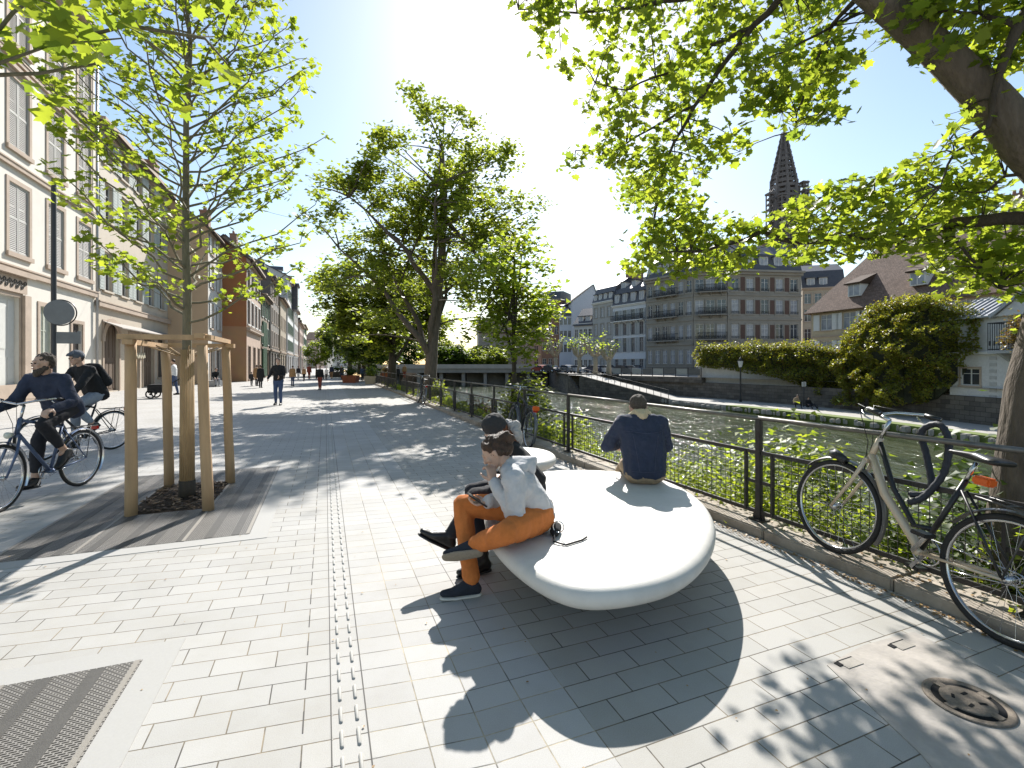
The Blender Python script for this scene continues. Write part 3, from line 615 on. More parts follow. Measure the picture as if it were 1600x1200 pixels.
# ---------------------------------------------------------------- young staked trees
def inpoly(x, y, P):
    c = False; j = len(P) - 1
    for i in range(len(P)):
        if (P[i][1] > y) != (P[j][1] > y) and x < (P[j][0] - P[i][0]) * (y - P[i][1]) / (P[j][1] - P[i][1]) + P[i][0]: c = not c
        j = i
    return c
def young_tree(base, h, label, seed, nb=64, rad0=.048, spread=1.7, z0=1.95, lz=.082, lpt=1.0, name='young_tree', extra=False):
    random.seed(seed); r = empty(name, base); tagp(r, label, 'tree', 'young trees planted in the paving')
    n = 14; tp = [V((.03 * math.sin(i * 1.1 + seed) * min(1, max(0, i - 4) / 3), .03 * math.cos(i * 1.7) * min(1, max(0, i - 4) / 3), h * i / n)) for i in range(n + 1)]; tp[0] = V((0, 0, 0))
    mb = MB(); mb.tube(tp, [rad0 * (1.15 - .98 * i / n) + .004 for i in range(n + 1)], n=9); mb.build('trunk', barkm2, r)
    bb = MB(); LC = []
    for k in range(nb):
        f = (k + random.random()) / nb; z = z0 + (h - z0) * (f ** .9); a = k * 2.4 + random.uniform(-.4, .4)
        l = spread * (.35 + .65 * math.sin(min(1, (1 - f) * 1.25 + .12) * math.pi * .5)) * random.uniform(.72, 1.15) * (1 if f < .8 else .8)
        up = random.uniform(.25, .7) + .5 * f; s_ = V((0, 0, z)); e_ = s_ + V((math.cos(a) * l, math.sin(a) * l, l * up)); m_ = s_.lerp(e_, .5) - V((0, 0, l * .05))
        pts = jit(bez(s_, m_, e_, 6), .05); rr = rad0 * .28 * (1 - f * .5); bb.tube(pts, [rr * (1 - .8 * i / 6) + .0022 for i in range(7)], n=5, cap=False)
        for i in range(2, 7):
            for j in range(random.choice((1, 2, 2))):
                b0 = pts[i]; a2 = a + random.choice((-1, 1)) * random.uniform(.4, 1.3); l2 = random.uniform(.16, .42) * (1.15 - .12 * i); e2_ = b0 + V((math.cos(a2) * l2, math.sin(a2) * l2, l2 * random.uniform(.1, .9)))
                bb.tube([b0, b0.lerp(e2_, .5) + V((0, 0, .02)), e2_], [.004, .003, .002], n=3, cap=False)
                for q in (.35, .55, .7, .85, 1.0, 1.0, 1.05, 1.05):
                    if random.random() < .86 * lpt:
                        c = b0.lerp(e2_, q); LC.append((c.x + random.gauss(0, .045), c.y + random.gauss(0, .045), c.z + random.gauss(0, .04)))
    if extra:      # the long low bough that reaches into the picture
        rg = np.random.default_rng(4); o_ = V(r.location)
        for P in ([W(-260, 220, 1.5), W(-60, 120, 1.75), W(80, 70, 1.9), W(190, 60, 2.0)], [W(-60, 120, 1.75), W(60, 115, 1.9), W(150, 100, 1.95)], [W(-60, 120, 1.75), W(20, 20, 1.9), W(110, -40, 2.0)], [W(80, 70, 1.9), W(200, 40, 2.05), W(290, 110, 2.15)], [W(200, 40, 2.05), W(320, 60, 2.2), W(355, 100, 2.25)]):
            P = [p - o_ for p in P]; bb.tube(P, [.009, .007, .005, .003][:len(P)], n=5)
        POLY = [(-80, -80), (215, -60), (222, 55), (195, 95), (110, 112), (60, 100), (-80, 112)]; k = 0
        while k < 210:
            x, y = rg.uniform(-80, 230), rg.uniform(-80, 130)
            if inpoly(x, y, POLY) and noise.noise(V((x / 55, y / 55, 2))) > -.22: LC.append(tuple(W(x, y, rg.uniform(1.75, 2.3)) - o_)); k += 1
        for cx_, cy_, m_ in ((290, 120, 7), (285, 165, 5), (322, 115, 5), (365, 118, 4), (100, 165, 4), (60, 150, 5)):
            for j in range(m_): LC.append(tuple(W(cx_ + rg.normal(0, 12), cy_ + rg.normal(0, 12), rg.uniform(2.05, 2.2)) - o_))
    bb.build('branches', barkm2, r)
    leaves('crown', LC, lz, 'maple', LM, r, seed=seed, flat=.35, droop=.5)
    return r
barkm2 = mat('bark_young', (.17, .15, .10), rough=.9, var=.25, scale=30, bump=.4, stretch=(1, 1, .3))
young_tree(V((-3.67, 5.35, 0)), 6.6, 'young staked tree with sparse bright leaves inside the four wooden posts', 3, nb=98, spread=1.32, lz=.060, lpt=1.16)
young_tree(ST(1.55, -1.75), 6.4, 'young tree just outside the left edge, its leaves hanging into the upper left corner', 9, nb=60, spread=1.35, lz=.066, extra=True)

# ---------------------------------------------------------------- big tree over the right side
r = empty('overhanging_tree', (0, 0, 0)); tagp(r, 'large maple at the right edge with its trunk behind the champagne bicycle and boughs overhead', 'tree', 'riverside trees')
mb = MB(); T0 = [(3.34, 3.2, -.4), (3.38, 3.18, .1), (3.42, 3.16, .65), (3.49, 3.15, 1.35), (3.60, 3.15, 1.75), (3.76, 3.15, 2.25), (3.88, 3.15, 2.8), (3.95, 3.1, 3.5), (3.95, 3.0, 4.4), (3.9, 2.9, 5.6), (3.9, 2.7, 7.0)]
mb.tube(T0, [.25, .19, .165, .155, .155, .16, .165, .15, .12, .09, .05], n=20)
L1 = [W(1730, 340, 3.15), W(1665, 285, 3.16), W(1600, 222, 3.2), W(1545, 155, 3.25), W(1480, 92, 3.3), W(1415, 35, 3.35), W(1350, -20, 3.4), W(1290, -90, 3.45), W(1220, -190, 3.5)]
mb.tube(L1, [.15, .145, .135, .118, .105, .097, .09, .083, .06], n=16)
mb.build('trunk', barkm, r)
bb = MB(); SK = []
def limb(P, rads, sides=8):
    P = [W(*p) if len(p) == 3 and p[0] > 60 or p[1] > 60 else V(p) for p in P]
    Q = []
    for i in range(len(P) - 1):
        for k in range(3): Q.append(P[i].lerp(P[i + 1], k / 3) + V([random.uniform(-.012, .012) for _ in range(3)]))
    Q.append(P[-1]); rr = np.interp(np.linspace(0, 1, len(Q)), np.linspace(0, 1, len(rads)), rads)
    bb.tube(Q, list(rr), n=sides); SK.extend(Q)
random.seed(5)
limb([(1730, 352, 3.15), (1600, 338, 3.4), (1500, 348, 3.7), (1400, 366, 3.9), (1300, 374, 4.0), (1240, 378, 4.1), (1190, 362, 4.15), (1150, 378, 4.2), (1100, 392, 4.2), (1040, 396, 4.2), (1000, 400, 4.2)], [.075, .05, .042, .034, .028, .024, .02, .016, .012, .008, .004])
limb([(1420, 364, 3.85), (1390, 330, 3.9), (1370, 305, 3.9), (1440, 280, 3.9)], [.02, .014, .01, .005], 6)
limb([(1480, 352, 3.75), (1500, 385, 3.7), (1530, 420, 3.7), (1560, 450, 3.7)], [.018, .012, .009, .005], 6)
limb([(1290, 374, 4.0), (1310, 395, 4.0), (1345, 405, 4.0)], [.012, .008, .004], 5)
limb([(1280, -70, 3.45), (1235, -20, 3.9), (1180, 40, 4.1), (1130, 100, 4.2), (1085, 165, 4.3), (1055, 220, 4.3), (1035, 270, 4.3), (1030, 305, 4.3)], [.05, .034, .026, .021, .017, .013, .009, .005])
limb([(1180, 40, 4.1), (1110, 70, 4.2), (1050, 110, 4.2), (980, 140, 4.3), (930, 130, 4.3)], [.02, .014, .01, .007, .004], 6)
limb([(1085, 165, 4.3), (1020, 200, 4.4), (960, 235, 4.4), (900, 235, 4.4)], [.013, .01, .007, .004], 6)
limb([(1240, -15, 3.9), (1100, -10, 4.2), (1000, 10, 4.4), (900, 20, 4.5), (810, 15, 4.5)], [.03, .022, .017, .01, .005], 6)
limb([(1350, -20, 3.4), (1300, 40, 3.8), (1275, 100, 3.9), (1250, 160, 3.9), (1240, 205, 3.9)], [.022, .016, .012, .008, .004], 6)
limb([(1300, 40, 3.8), (1230, 80, 3.9), (1180, 100, 3.9)], [.012, .008, .004], 5)
limb([(1660, -60, 3.0), (1590, 40, 3.0), (1560, 130, 3.1), (1540, 200, 3.2), (1490, 240, 3.3), (1470, 290, 3.3)], [.05, .035, .02, .014, .009, .004], 7)
limb([(1590, 40, 3.0), (1530, 20, 3.1), (1460, 20, 3.2)], [.018, .012, .006], 6)
limb([(1640, 260, 3.1), (1570, 275, 3.3), (1540, 300, 3.4), (1500, 300, 3.5)], [.015, .012, .009, .004], 5)
REG = [([(785, -60), (1345, -60), (1310, 50), (1235, 85), (1150, 105), (1160, 150), (1095, 160), (1075, 205), (1110, 195), (1165, 215), (1155, 240), (1110, 255), (1075, 290), (1075, 325), (1045, 345), (1020, 318), (960, 310), (940, 270), (880, 250), (885, 215), (930, 180), (915, 150), (935, 120), (870, 100), (830, 65)], (3.9, 4.9), 118, 35),
       ([(1150, 85), (1210, 110), (1300, 60), (1330, 100), (1290, 145), (1312, 190), (1262, 196), (1205, 182), (1180, 160)], (3.6, 4.2), 24, 33),
       ([(1440, -60), (1640, -60), (1640, 80), (1500, 120), (1440, 60)], (2.9, 3.6), 30, 34),
       ([(985, 390), (1055, 322), (1085, 318), (1110, 355), (1190, 345), (1210, 400), (1130, 428), (1050, 430), (1000, 415)], (4.0, 4.4), 24, 34),
       ([(1205, 340), (1290, 295), (1370, 280), (1440, 245), (1530, 295), (1640, 315), (1640, 380), (1560, 415), (1600, 440), (1590, 455), (1510, 450), (1450, 415), (1400, 385), (1330, 400), (1260, 408), (1220, 398), (1230, 370)], (3.5, 4.4), 82, 33),
       ([(1440, 200), (1540, 150), (1610, 220), (1560, 290), (1500, 300), (1450, 250)], (3.1, 3.6), 12, 26),
       ([(1340, -60), (1440, -60), (1420, 60), (1380, 30)], (3.6, 4.0), 8, 34),
       ([(1560, 400), (1660, 380), (1680, 520), (1600, 470)], (3.2, 3.8), 8, 34)]
LC = []; rg = np.random.default_rng(21)
for P, (za, zb_), nc, lp in REG:
    xs = [p[0] for p in P]; ys = [p[1] for p in P]; k = 0; tr = 0; cs = []
    while k < nc and tr < 4000:
        tr += 1; x, y = rg.uniform(min(xs), max(xs)), rg.uniform(min(ys), max(ys))
        if not inpoly(x, y, P): continue
        if any((x - a) ** 2 + (y - b__) ** 2 < 17 ** 2 for a, b__ in cs) and tr < 3000: continue
        cs.append((x, y)); Z = rg.uniform(za, zb_); c = W(x, y, Z); k += 1
        a = min(SK, key=lambda p: (p - c).length)
        if (a - c).length < 2.0: bb.tube(bez(a, a.lerp(c, .5) + V((0, 0, .05)), c, 3), [.007, .005, .004, .002], n=4, cap=False)
        m_ = int(lp * rg.uniform(.6, 1.3)); g = rg.normal(size=(m_, 3)) * np.array([.068, .11, .052]) + np.array(c); LC.append(g)
        for q in g[:5]: bb.tube([c, V(q)], [.003, .0015], n=3, cap=False)
# crown above and behind the frame (casts the dapples)
for k in range(95):
    c = V((rg.uniform(1.2, 7.5), rg.uniform(.8, 6.2), rg.uniform(4.2, 9.0)))
    y_ = 570 - (c.z - 1.5) / c.y * F; x_ = 800 + c.x / c.y * F
    if (y_ > -90 and x_ < 1660) : continue
    Zs = c.y - 1.25 * c.z; Xs = c.x - .084 * c.z
    if -.9 < Xs < 1.75 and Zs > 1.2: continue
    LC.append(rg.normal(size=(75, 3)) * np.array([.3, .3, .2]) + np.array(c))
PA = [g_[0] for g_ in REG]
k = 0; tr = 0  # extra leaf clumps, added to throw dapples on the paving at lower right
while k < 22 and tr < 20000:
    tr += 1; gp = G(rg.uniform(1300, 1640), rg.uniform(1010, 1330)); h_ = rg.uniform(2.3, 4.4); c = V((gp.x + .084 * h_, gp.y + 1.25 * h_, h_)); x_, y_ = 800 + c.x / c.y * F, 570 - (c.z - 1.5) / c.y * F
    if not (any(inpoly(x_, y_, P_) for P_ in PA) or y_ < -10): continue
    k += 1; LC.append(rg.normal(size=(44, 3)) * np.array([.12, .16, .08]) + np.array(c))
    a = min(SK, key=lambda p: (p - c).length)
    if (a - c).length < 1.3: bb.tube(bez(a, a.lerp(c, .5) + V((0, 0, .1)), c, 4), [.009, .007, .005, .004, .002], n=4, cap=False)
# foliage low behind the trunk, right of the frame: shades kerb and bicycle
for k in range(70):
    c = V((rg.uniform(3.2, 6.5), rg.uniform(4.0, 7.5), rg.uniform(2.2, 4.5))); x_ = 800 + c.x / c.y * F
    if x_ < 1640: continue
    LC.append(rg.normal(size=(50, 3)) * .25 + np.array(c))
bb.build('branches', bark_dk, r)
leaves('crown', np.concatenate(LC), .060, 'maple', LM, r, flat=.3, droop=.45, sv=.5, seed=77)

# ---------------------------------------------------------------- ground cover on the bank (nobody could count it)
rg = np.random.default_rng(5); C = []
for k in range(3700):
    s = 1.0 + 44 * rg.random() ** 1.9; tt = 3.95 + 2.1 * rg.random() ** 1.3; f = (tt - 3.88) / 2.3; z = -.03 - 2.6 * f ** 1.25
    hgt = (.14 + .50 * rg.random() ** 1.5) * (1.0 if s < 9 else .7)
    p = ST(s, tt, z); m_ = 56 if s < 8 else 34
    C.append(np.array(p) + rg.normal(size=(m_, 3)) * np.array([.13, .13, 0]) + np.stack([np.zeros(m_), np.zeros(m_), rg.uniform(-.05, hgt, m_)], 1))
C = np.concatenate(C); d = np.linalg.norm(C[:, :2], axis=1)
o = leaves('bank_vegetation', C[d < 9], .040, 'tri', LMG, None, flat=.3, seed=3); tagp(o, kind='stuff')
o = leaves('bank_undergrowth', C[d >= 9], .11, 'q', LMG, None, flat=.3, seed=4); tagp(o, kind='stuff')
def bush(c, rr, n, size, lm, label, seed, kind='tri', name='shrub', group='shrubs on the river bank', stems=7):
    rg = np.random.default_rng(seed); r = empty(name, c); tagp(r, label, 'shrub', group); mb = MB(); L = []
    for k in range(stems * 5):
        d = rg.normal(size=3); d[2] = abs(d[2]) + .2; d /= np.linalg.norm(d); e_ = V((d[0] * rr[0], d[1] * rr[1], d[2] * rr[2])) * rg.uniform(.6, 1)
        mb.tube(bez(V((0, 0, 0)), V((e_.x * .3, e_.y * .3, e_.z * .7)), e_, 4), [.012, .01, .008, .005, .003], n=4, cap=False)
        L.append(np.array(e_) + rg.normal(size=(n // (stems * 5), 3)) * np.array(rr) * .15)
    mb.build('stem', bark_dk, r); leaves('foliage', np.concatenate(L), size, kind, lm, r, seed=seed); return r
bush(ST(3.6, 4.75, -.75), (.95, .95, 1.5), 4200, .07, LMG, 'leafy bramble shrub directly behind the trunk and the parked bicycle', 1)
bush(ST(4.9, 5.0, -1.0), (.9, .9, 1.45), 2600, .075, LM, 'leafy shrub behind the bicycle front wheel, sloping to the river', 2)
bush(ST(2.0, 4.6, -.5), (.8, .8, 1.3), 2600, .07, LM3, 'dark shrub behind the rear wheel of the parked bicycle', 7)
bush(ST(10.4, 4.45, -.25), (.75, .75, 1.35), 2600, .09, LM2, 'dense green shrub at the foot of the slim young tree', 3)
bush(ST(9.0, 4.9, -.7), (.7, .7, 1.2), 1300, .085, LM, 'bright low shrub left of the man in denim, behind the fence', 4)
bush(ST(13.5, 4.3, -.3), (.5, .5, .75), 900, .09, LMR, 'reddish low shrub behind the fence beyond the slim tree', 5)
bush(ST(19.5, 4.4, -.2), (.6, .6, .9), 900, .11, LMG, 'yellow green shrub behind the fence near the large maple', 6)
# fallen dry leaves and dirt along the kerb
rg = np.random.default_rng(8); n_ = 1500; s_ = 1 + 13 * rg.random(n_) ** 1.4; t_ = 3.46 - np.abs(rg.normal(0, .035, n_)) + (rg.random(n_) < .25) * rg.uniform(.06, .4, n_)
C = np.array([ST(a, b__, .006 if b__ < 3.5 else .09) for a, b__ in zip(s_, t_)])
o = leaves('dry_leaf_litter', C, .022, 'q', m_litter, None, flat=.8, seed=2); tagp(o, kind='stuff')

# a few stray leaves and seeds blown over the paving
rg = np.random.default_rng(19); n_ = 170; C = np.array([ST(.8 + 9 * rg.random() ** 1.3, rg.uniform(-3, 3.4), .006) for _ in range(n_)])
o = leaves('stray_leaves', C, .014, 'q', m_litter, None, flat=.9, seed=5); tagp(o, kind='stuff')
# ================================================================ BUILDINGS
mglass = mat('window_glass', (.035, .042, .055), rough=.08, var=.3, scale=.8, bump=0, spec=.8)
mglass2 = mat('window_glass_curtain', (.30, .31, .34), rough=.25, var=.35, scale=1.2, bump=0, spec=.6)
mwhite = mat('painted_white', (.62, .61, .58), rough=.6, var=.06, scale=3)
mgrey = mat('painted_grey', (.34, .35, .35), rough=.6, var=.1)
msand = mat('sandstone', (.42, .33, .255), rough=.85, var=.12, scale=2.2, bump=.25, dirt=.35)
mcream = mat('cream_render', (.66, .62, .545), rough=.85, var=.05, scale=1.0, bump=.15, dirt=.15)
mslate = mat('slate', (.075, .075, .085), rough=.55, var=.25, scale=2.5, bump=.4, stretch=(1, 1, 3))
mzinc = mat('zinc', (.34, .35, .36), rough=.4, metal=.5, var=.12, scale=2)
mdark = mat('dark_door', (.05, .04, .035), rough=.6, var=.3, scale=4)
mirn = mat('balcony_iron', (.018, .018, .02), rough=.6, bump=0)
def tiles(name, c1, c2):
    return brick_mat(name, c1, c2, tuple(x * .4 for x in c1), .22, .16, ms=.01, rough=.85, speck=.25, bumpd=.03, dirt=.25, tint=(.55, .5, .45))
mtile = tiles('roof_tiles', (.15, .098, .07), (.235, .155, .115))
mtile2 = tiles('roof_tiles_dark', (.085, .06, .048), (.13, .095, .075))
WC = {}
def window(w_, h_, st, parent, loc):
    key = (round(w_, 2), round(h_, 2), st.get('id'))
    if key in WC:
        o = clone(WC[key], parent); o.location = loc; return o
    tr, fr, tw = st.get('trim', msand), st.get('frame', mwhite), st.get('tw', .12)
    mb = MB(); x = w_ / 2
    if tw:
        mb.box((-x - tw, -.035, -tw), (-x, .0 - .002, h_ + tw), 0); mb.box((x, -.035, -tw), (x + tw, -.002, h_ + tw), 0)
        mb.box((-x, -.035, h_), (x, -.002, h_ + tw), 0); mb.box((-x - tw * 1.15, -.10, -tw), (x + tw * 1.15, -.037, 0), 0)
        if st.get('ped'): mb.box((-x - tw * 1.5, -.16, h_ + tw + .12), (x + tw * 1.5, -.002, h_ + tw + .26), 0); mb.box((-x - tw, -.06, h_ + tw), (x + tw, -.002, h_ + tw + .12), 0)
    f = .055
    if st.get('pane', 1):
        for a, b_ in (((-x, .10, 0), (-x + f, .15, h_)), ((x - f, .10, 0), (x, .15, h_)), ((-x + f, .10, h_ - f), (x - f, .15, h_)), ((-x + f, .10, 0), (x - f, .15, f * 1.3)), ((-f / 1.6, .095, f * 1.3), (f / 1.6, .15, h_ - f)), ((-x + f, .105, h_ * .68), (x - f, .145, h_ * .68 + .04))): mb.box(a, b_, 1)
    o = mb.build('window', [tr, fr], parent, loc)
    pn = MB(); pn.box((-x, .13, 0), (x, .14, h_), 0); pn.build('pane', st.get('glass', mglass), o)
    sh = st.get('shutter')
    if sh:
        ms_ = st.get('smat', mgrey)
        if sh == 'closed':
            for sx in (-1, 1):
                q = MB(); x0, x1 = (-x, -.01) if sx < 0 else (.01, x)
                for a, b_ in (((x0, .02, 0), (x0 + .06, .06, h_)), ((x1 - .06, .02, 0), (x1, .06, h_)), ((x0 + .06, .02, 0), (x1 - .06, .06, .09)), ((x0 + .06, .02, h_ - .09), (x1 - .06, .06, h_)), ((x0 + .06, .02, h_ * .5 - .04), (x1 - .06, .06, h_ * .5 + .04))): q.box(a, b_)
                nsl = int(h_ / .075)
                for k in range(nsl):
                    z = .09 + (h_ - .18) * (k + .5) / nsl
                    if abs(z - h_ * .5) < .06: continue
                    q.extr([(x0 + .06, .022, z - .028), (x0 + .06, .034, z - .032), (x0 + .06, .06, z + .02), (x0 + .06, .05, z + .026)], (x1 - x0 - .12, 0, 0))
                q.build('shutter', ms_, o)
        else:
            for sx in (-1, 1):
                q = MB(); c = sx * (x + .03 + w_ * .27); q.box((c - w_ * .26, -.075, -.01), (c + w_ * .26, -.037, h_ + .02))
                for k in range(int(h_ / .16)): q.box((c - w_ * .2, -.085, .08 + k * .16), (c + w_ * .2, -.077, .16 + k * .16))
                q.build('shutter', ms_, o)
    if st.get('rail'):
        q = MB(); d = .12 if st['rail'] == 1 else .6; xx = x + (.06 if d < .2 else .15)
        for z in (.05, .36 if d < .2 else .9): q.box((-xx, -d - .03, z), (xx, -d, z + .05))
        nb_ = int(xx * 2 / .11)
        for k in range(nb_ + 1): q.box((-xx + k * 2 * xx / nb_ - .012, -d - .02, .05), (-xx + k * 2 * xx / nb_ + .012, -d - .005, .4 if d < .2 else .92))
        q.build('window_rail', mirn, o)
    WC[key] = o; return o
def balcony(parent, x0, x1, z, d=.8, h=1.0, slab=msand):
    mb = MB(); mb.box((x0, -d, z - .18), (x1, -.003, z - .02), 0)
    for x in np.arange(x0 + .3, x1, 1.5): mb.extr([(x, -.004, z - .18), (x, -.004, z - .7), (x, -d * .8, z - .18)], (.18, 0, 0))
    o = mb.build('balcony', slab, parent); q = MB()
    for zz in (z + .04, z + h): q.box((x0, -d, zz), (x1, -d + .05, zz + .06)); q.box((x0, -d, zz), (x0 + .05, 0, zz + .06)); q.box((x1 - .05, -d, zz), (x1, 0, zz + .06))
    n = int((x1 - x0) / .13)
    for k in range(n + 1): xx = x0 + (x1 - x0 - .05) * k / n; q.box((xx, -d + .01, z), (xx + .035, -d + .03, z + h))
    for k in range(n // 2): xx = x0 + (x1 - x0 - .05) * (k + .5) * 2 / n; q.box((xx - .05, -d + .012, z + .3), (xx + .06, -d + .028, z + .6))
    q.build('balcony_rail', mirn, o); return o
def facade_wall(mb, W_, H_, holes, mi=0, dep=.2):
    xs = sorted({0.0, W_} | {round(v, 4) for o in holes for v in (o[0], o[1])}); zs = sorted({-.6, H_} | {round(v, 4) for o in holes for v in (o[2], o[3])})
    for i in range(len(xs) - 1):
        run = None
        for j in range(len(zs) - 1):
            cx, cz = (xs[i] + xs[i + 1]) / 2, (zs[j] + zs[j + 1]) / 2
            solid = not any(o[0] < cx < o[1] and o[2] < cz < o[3] for o in holes)
            if solid and run is None: run = zs[j]
            if run is not None and (not solid or j == len(zs) - 2):
                z1 = zs[j + 1] if solid else zs[j]
                P = [(xs[i], 0, run), (xs[i + 1], 0, run), (xs[i + 1], 0, z1), (xs[i], 0, z1)]; mb.add([V(p) for p in P], [(0, 1, 2, 3)], mi, uvs=[[(p[0], p[2]) for p in P]]); run = None
    for x0, x1, z0, z1 in holes:
        a = [V((x0, 0, z0)), V((x1, 0, z0)), V((x1, 0, z1)), V((x0, 0, z1))]; b_ = [p + V((0, dep, 0)) for p in a]
        mb.add(a + b_, [(0, 1, 5, 4), (1, 2, 6, 5), (2, 3, 7, 6), (3, 0, 4, 7), (4, 5, 6, 7)], mi)
def building(label, O, ang, W_, D, H_, ops=(), wall=mcream, name='building', group=None, roof=None, rmat=mtile2, strings=(), cornice=None, trim=msand, base=None, cat='building', skirt=None, chim=(), dorm=(), sidewall=None, quoin=None):
    r = empty(name, O, ang); tagp(r, label, cat, group)
    mb = MB(); holes = [(o['x'] - o['w'] / 2, o['x'] + o['w'] / 2, o['z'], o['z'] + o['h']) for o in ops]
    facade_wall(mb, W_, H_, holes)
    z0 = -.6; P = [V((0, 0, z0)), V((0, D, z0)), V((W_, D, z0)), V((W_, 0, z0))]; Q = [V((p.x, p.y, H_)) for p in P]
    mb.add(P + Q, [(0, 4, 5, 1), (1, 5, 6, 2), (2, 6, 7, 3), (4, 7, 6, 5)], 1 if sidewall else 0, uvs=[[(0, z0), (0, H_), (D, H_), (D, z0)], [(0, z0), (0, H_), (W_, H_), (W_, z0)], [(0, z0), (0, H_), (D, H_), (D, z0)], [(0, 0), (0, 1), (1, 1), (1, 0)]])
    if roof and roof[0] == 'gable' : 
        rd, rh = roof[1], roof[2]      # gable triangles
        for x in (0, W_): mb.add([V((x, 0, H_)), V((x, D, H_)), V((x, rd, H_ + rh))], [(0, 1, 2)], 1 if sidewall else 0)
    mb.build('wall', [wall] + ([sidewall] if sidewall else []), r)
    if strings or cornice or base:
        for z, hh, dd in strings: mb = MB(); mb.box((-.02, -dd, z), (W_ + .02, -.003, z + hh)); mb.box((-.02, -dd - .03, z + hh - .06), (W_ + .02, -dd - .002, z + hh)); mb.build('string_course', trim, r)
        if cornice: mb = MB(); z, hh, dd = cornice; mb.box((-.1, -dd * .5, z - hh), (W_ + .1, -.003, z - hh * .43)); mb.box((-.15, -dd, z - hh * .43), (W_ + .15, -.003, z)); mb.build('cornice', trim, r)
        if base: mb = MB(); mb.box((-.03, -.06, -.6), (W_ + .03, -.003, base)); mb.build('base_course', trim, r)
    for o in ops:
        k = o.get('k', 'win')
        if k == 'win': window(o['w'], o['h'], o['st'], r, (o['x'], 0, o['z']))
        elif k == 'door':
            q = MB(); x0, x1, zz, z1 = o['x'] - o['w'] / 2, o['x'] + o['w'] / 2, o['z'], o['z'] + o['h']
            q.box((x0, .14, zz), (x1, .18, z1), 0)
            nn = max(2, int(o['w'] / .5))
            for i in range(nn): a = x0 + (x1 - x0) * i / nn + .07; b_ = x0 + (x1 - x0) * (i + 1) / nn - .07; q.box((a, .12, zz + .15), (b_, .139, zz + o['h'] * .42), 0); q.box((a, .12, zz + o['h'] * .5), (b_, .139, z1 - .15), 0)
            if o.get('tr', 1):
                t_ = .16
                q.box((x0 - t_, -.05, zz), (x0, -.004, z1 + t_), 1); q.box((x1, -.05, zz), (x1 + t_, -.004, z1 + t_), 1); q.box((x0, -.05, z1), (x1, -.004, z1 + t_), 1)
            q.build(o.get('n', 'door'), [o.get('m', mdark), trim], r)
    if roof:
        q = MB(); ov = .45
        def slab(P, th=.14):
            P = [V(p) for p in P]; n = (P[1] - P[0]).cross(P[2] - P[0]).normalized(); 
            if n.z < 0: n = -n
            u = (P[1] - P[0]).length; v_ = (P[3] - P[0]).length if len(P) > 3 else (P[2] - P[0]).length
            top = [p + n * th for p in P]; m = len(P)
            e0 = (P[1] - P[0]).normalized(); e1 = n.cross(e0)
            uv = [((p - P[0]).dot(e0), (p - P[0]).dot(e1)) for p in P]
            q.add(top + P, [tuple(range(m)), tuple(range(m, 2 * m))[::-1]] + [(k, (k + 1) % m, m + (k + 1) % m, m + k) for k in range(m)], 0, uvs=[uv, uv[::-1]] + [[(0, 0), (1, 0), (1, .1), (0, .1)]] * m)
        if roof[0] == 'gable':
            rd, rh = roof[1], roof[2]; s_ = rh / rd; s2 = rh / (D - rd)
            slab([(-.2, -ov, H_ - ov * s_), (W_ + .2, -ov, H_ - ov * s_), (W_ + .2, rd, H_ + rh), (-.2, rd, H_ + rh)])
            slab([(W_ + .2, D + ov, H_ - ov * s2), (-.2, D + ov, H_ - ov * s2), (-.2, rd, H_ + rh + .003), (W_ + .2, rd, H_ + rh + .003)])
        elif roof[0] == 'hip':
            rd, rh, hl, hr = roof[1:5]; s_ = rh / rd; zz = H_ - ov * s_
            A, B, C_, E = (-ov, -ov, zz), (W_ + ov, -ov, zz), (W_ + ov, D + ov, zz), (-ov, D + ov, zz); r0, r1 = (hl, rd, H_ + rh), (W_ - hr, rd, H_ + rh)
            slab([A, B, r1, r0]); slab([C_, E, r0, r1]); slab([E, A, r0]); slab([B, C_, r1])
        elif roof[0] == 'mansard':
            h1, i1, h2, i2 = roof[1:5]
            a = [(-.1, -.15), (W_ + .1, -.15), (W_ + .1, D), (-.1, D)]; b1 = [(-.05, i1), (W_ + .05, i1), (W_ + .05, D), (-.05, D)]; b2 = [(0, i1 + i2), (W_, i1 + i2), (W_, D), (0, D)]
            for A_, B_, za, zb_ in ((a, b1, H_, H_ + h1), (b1, b2, H_ + h1, H_ + h1 + h2)):
                vs = [V((*p, za)) for p in A_] + [V((*p, zb_)) for p in B_]
                uvq = [(0, 0), (W_, 0), (W_, zb_ - za), (0, zb_ - za)]
                q.add(vs, [(0, 1, 5, 4), (1, 2, 6, 5), (2, 3, 7, 6), (3, 0, 4, 7), (4, 5, 6, 7)], 0, uvs=[uvq] * 5)
        ro = q.build('roof', rmat, r)
        for x, y, zt_, w1, w2 in chim:
            c = MB(); c.box((x, y, H_), (x + w1, y + w2, zt_)); c.box((x - .06, y - .06, zt_), (x + w1 + .06, y + w2 + .06, zt_ + .15))
            for k in range(int(w1 / .4)): c.tube([(x + .2 + k * .4, y + w2 / 2, zt_ + .15), (x + .2 + k * .4, y + w2 / 2, zt_ + .55)], .12, n=8)
            c.build('chimney', mat('chimney_brick', (.28, .16, .11), var=.25, scale=4, dirt=.4), ro)
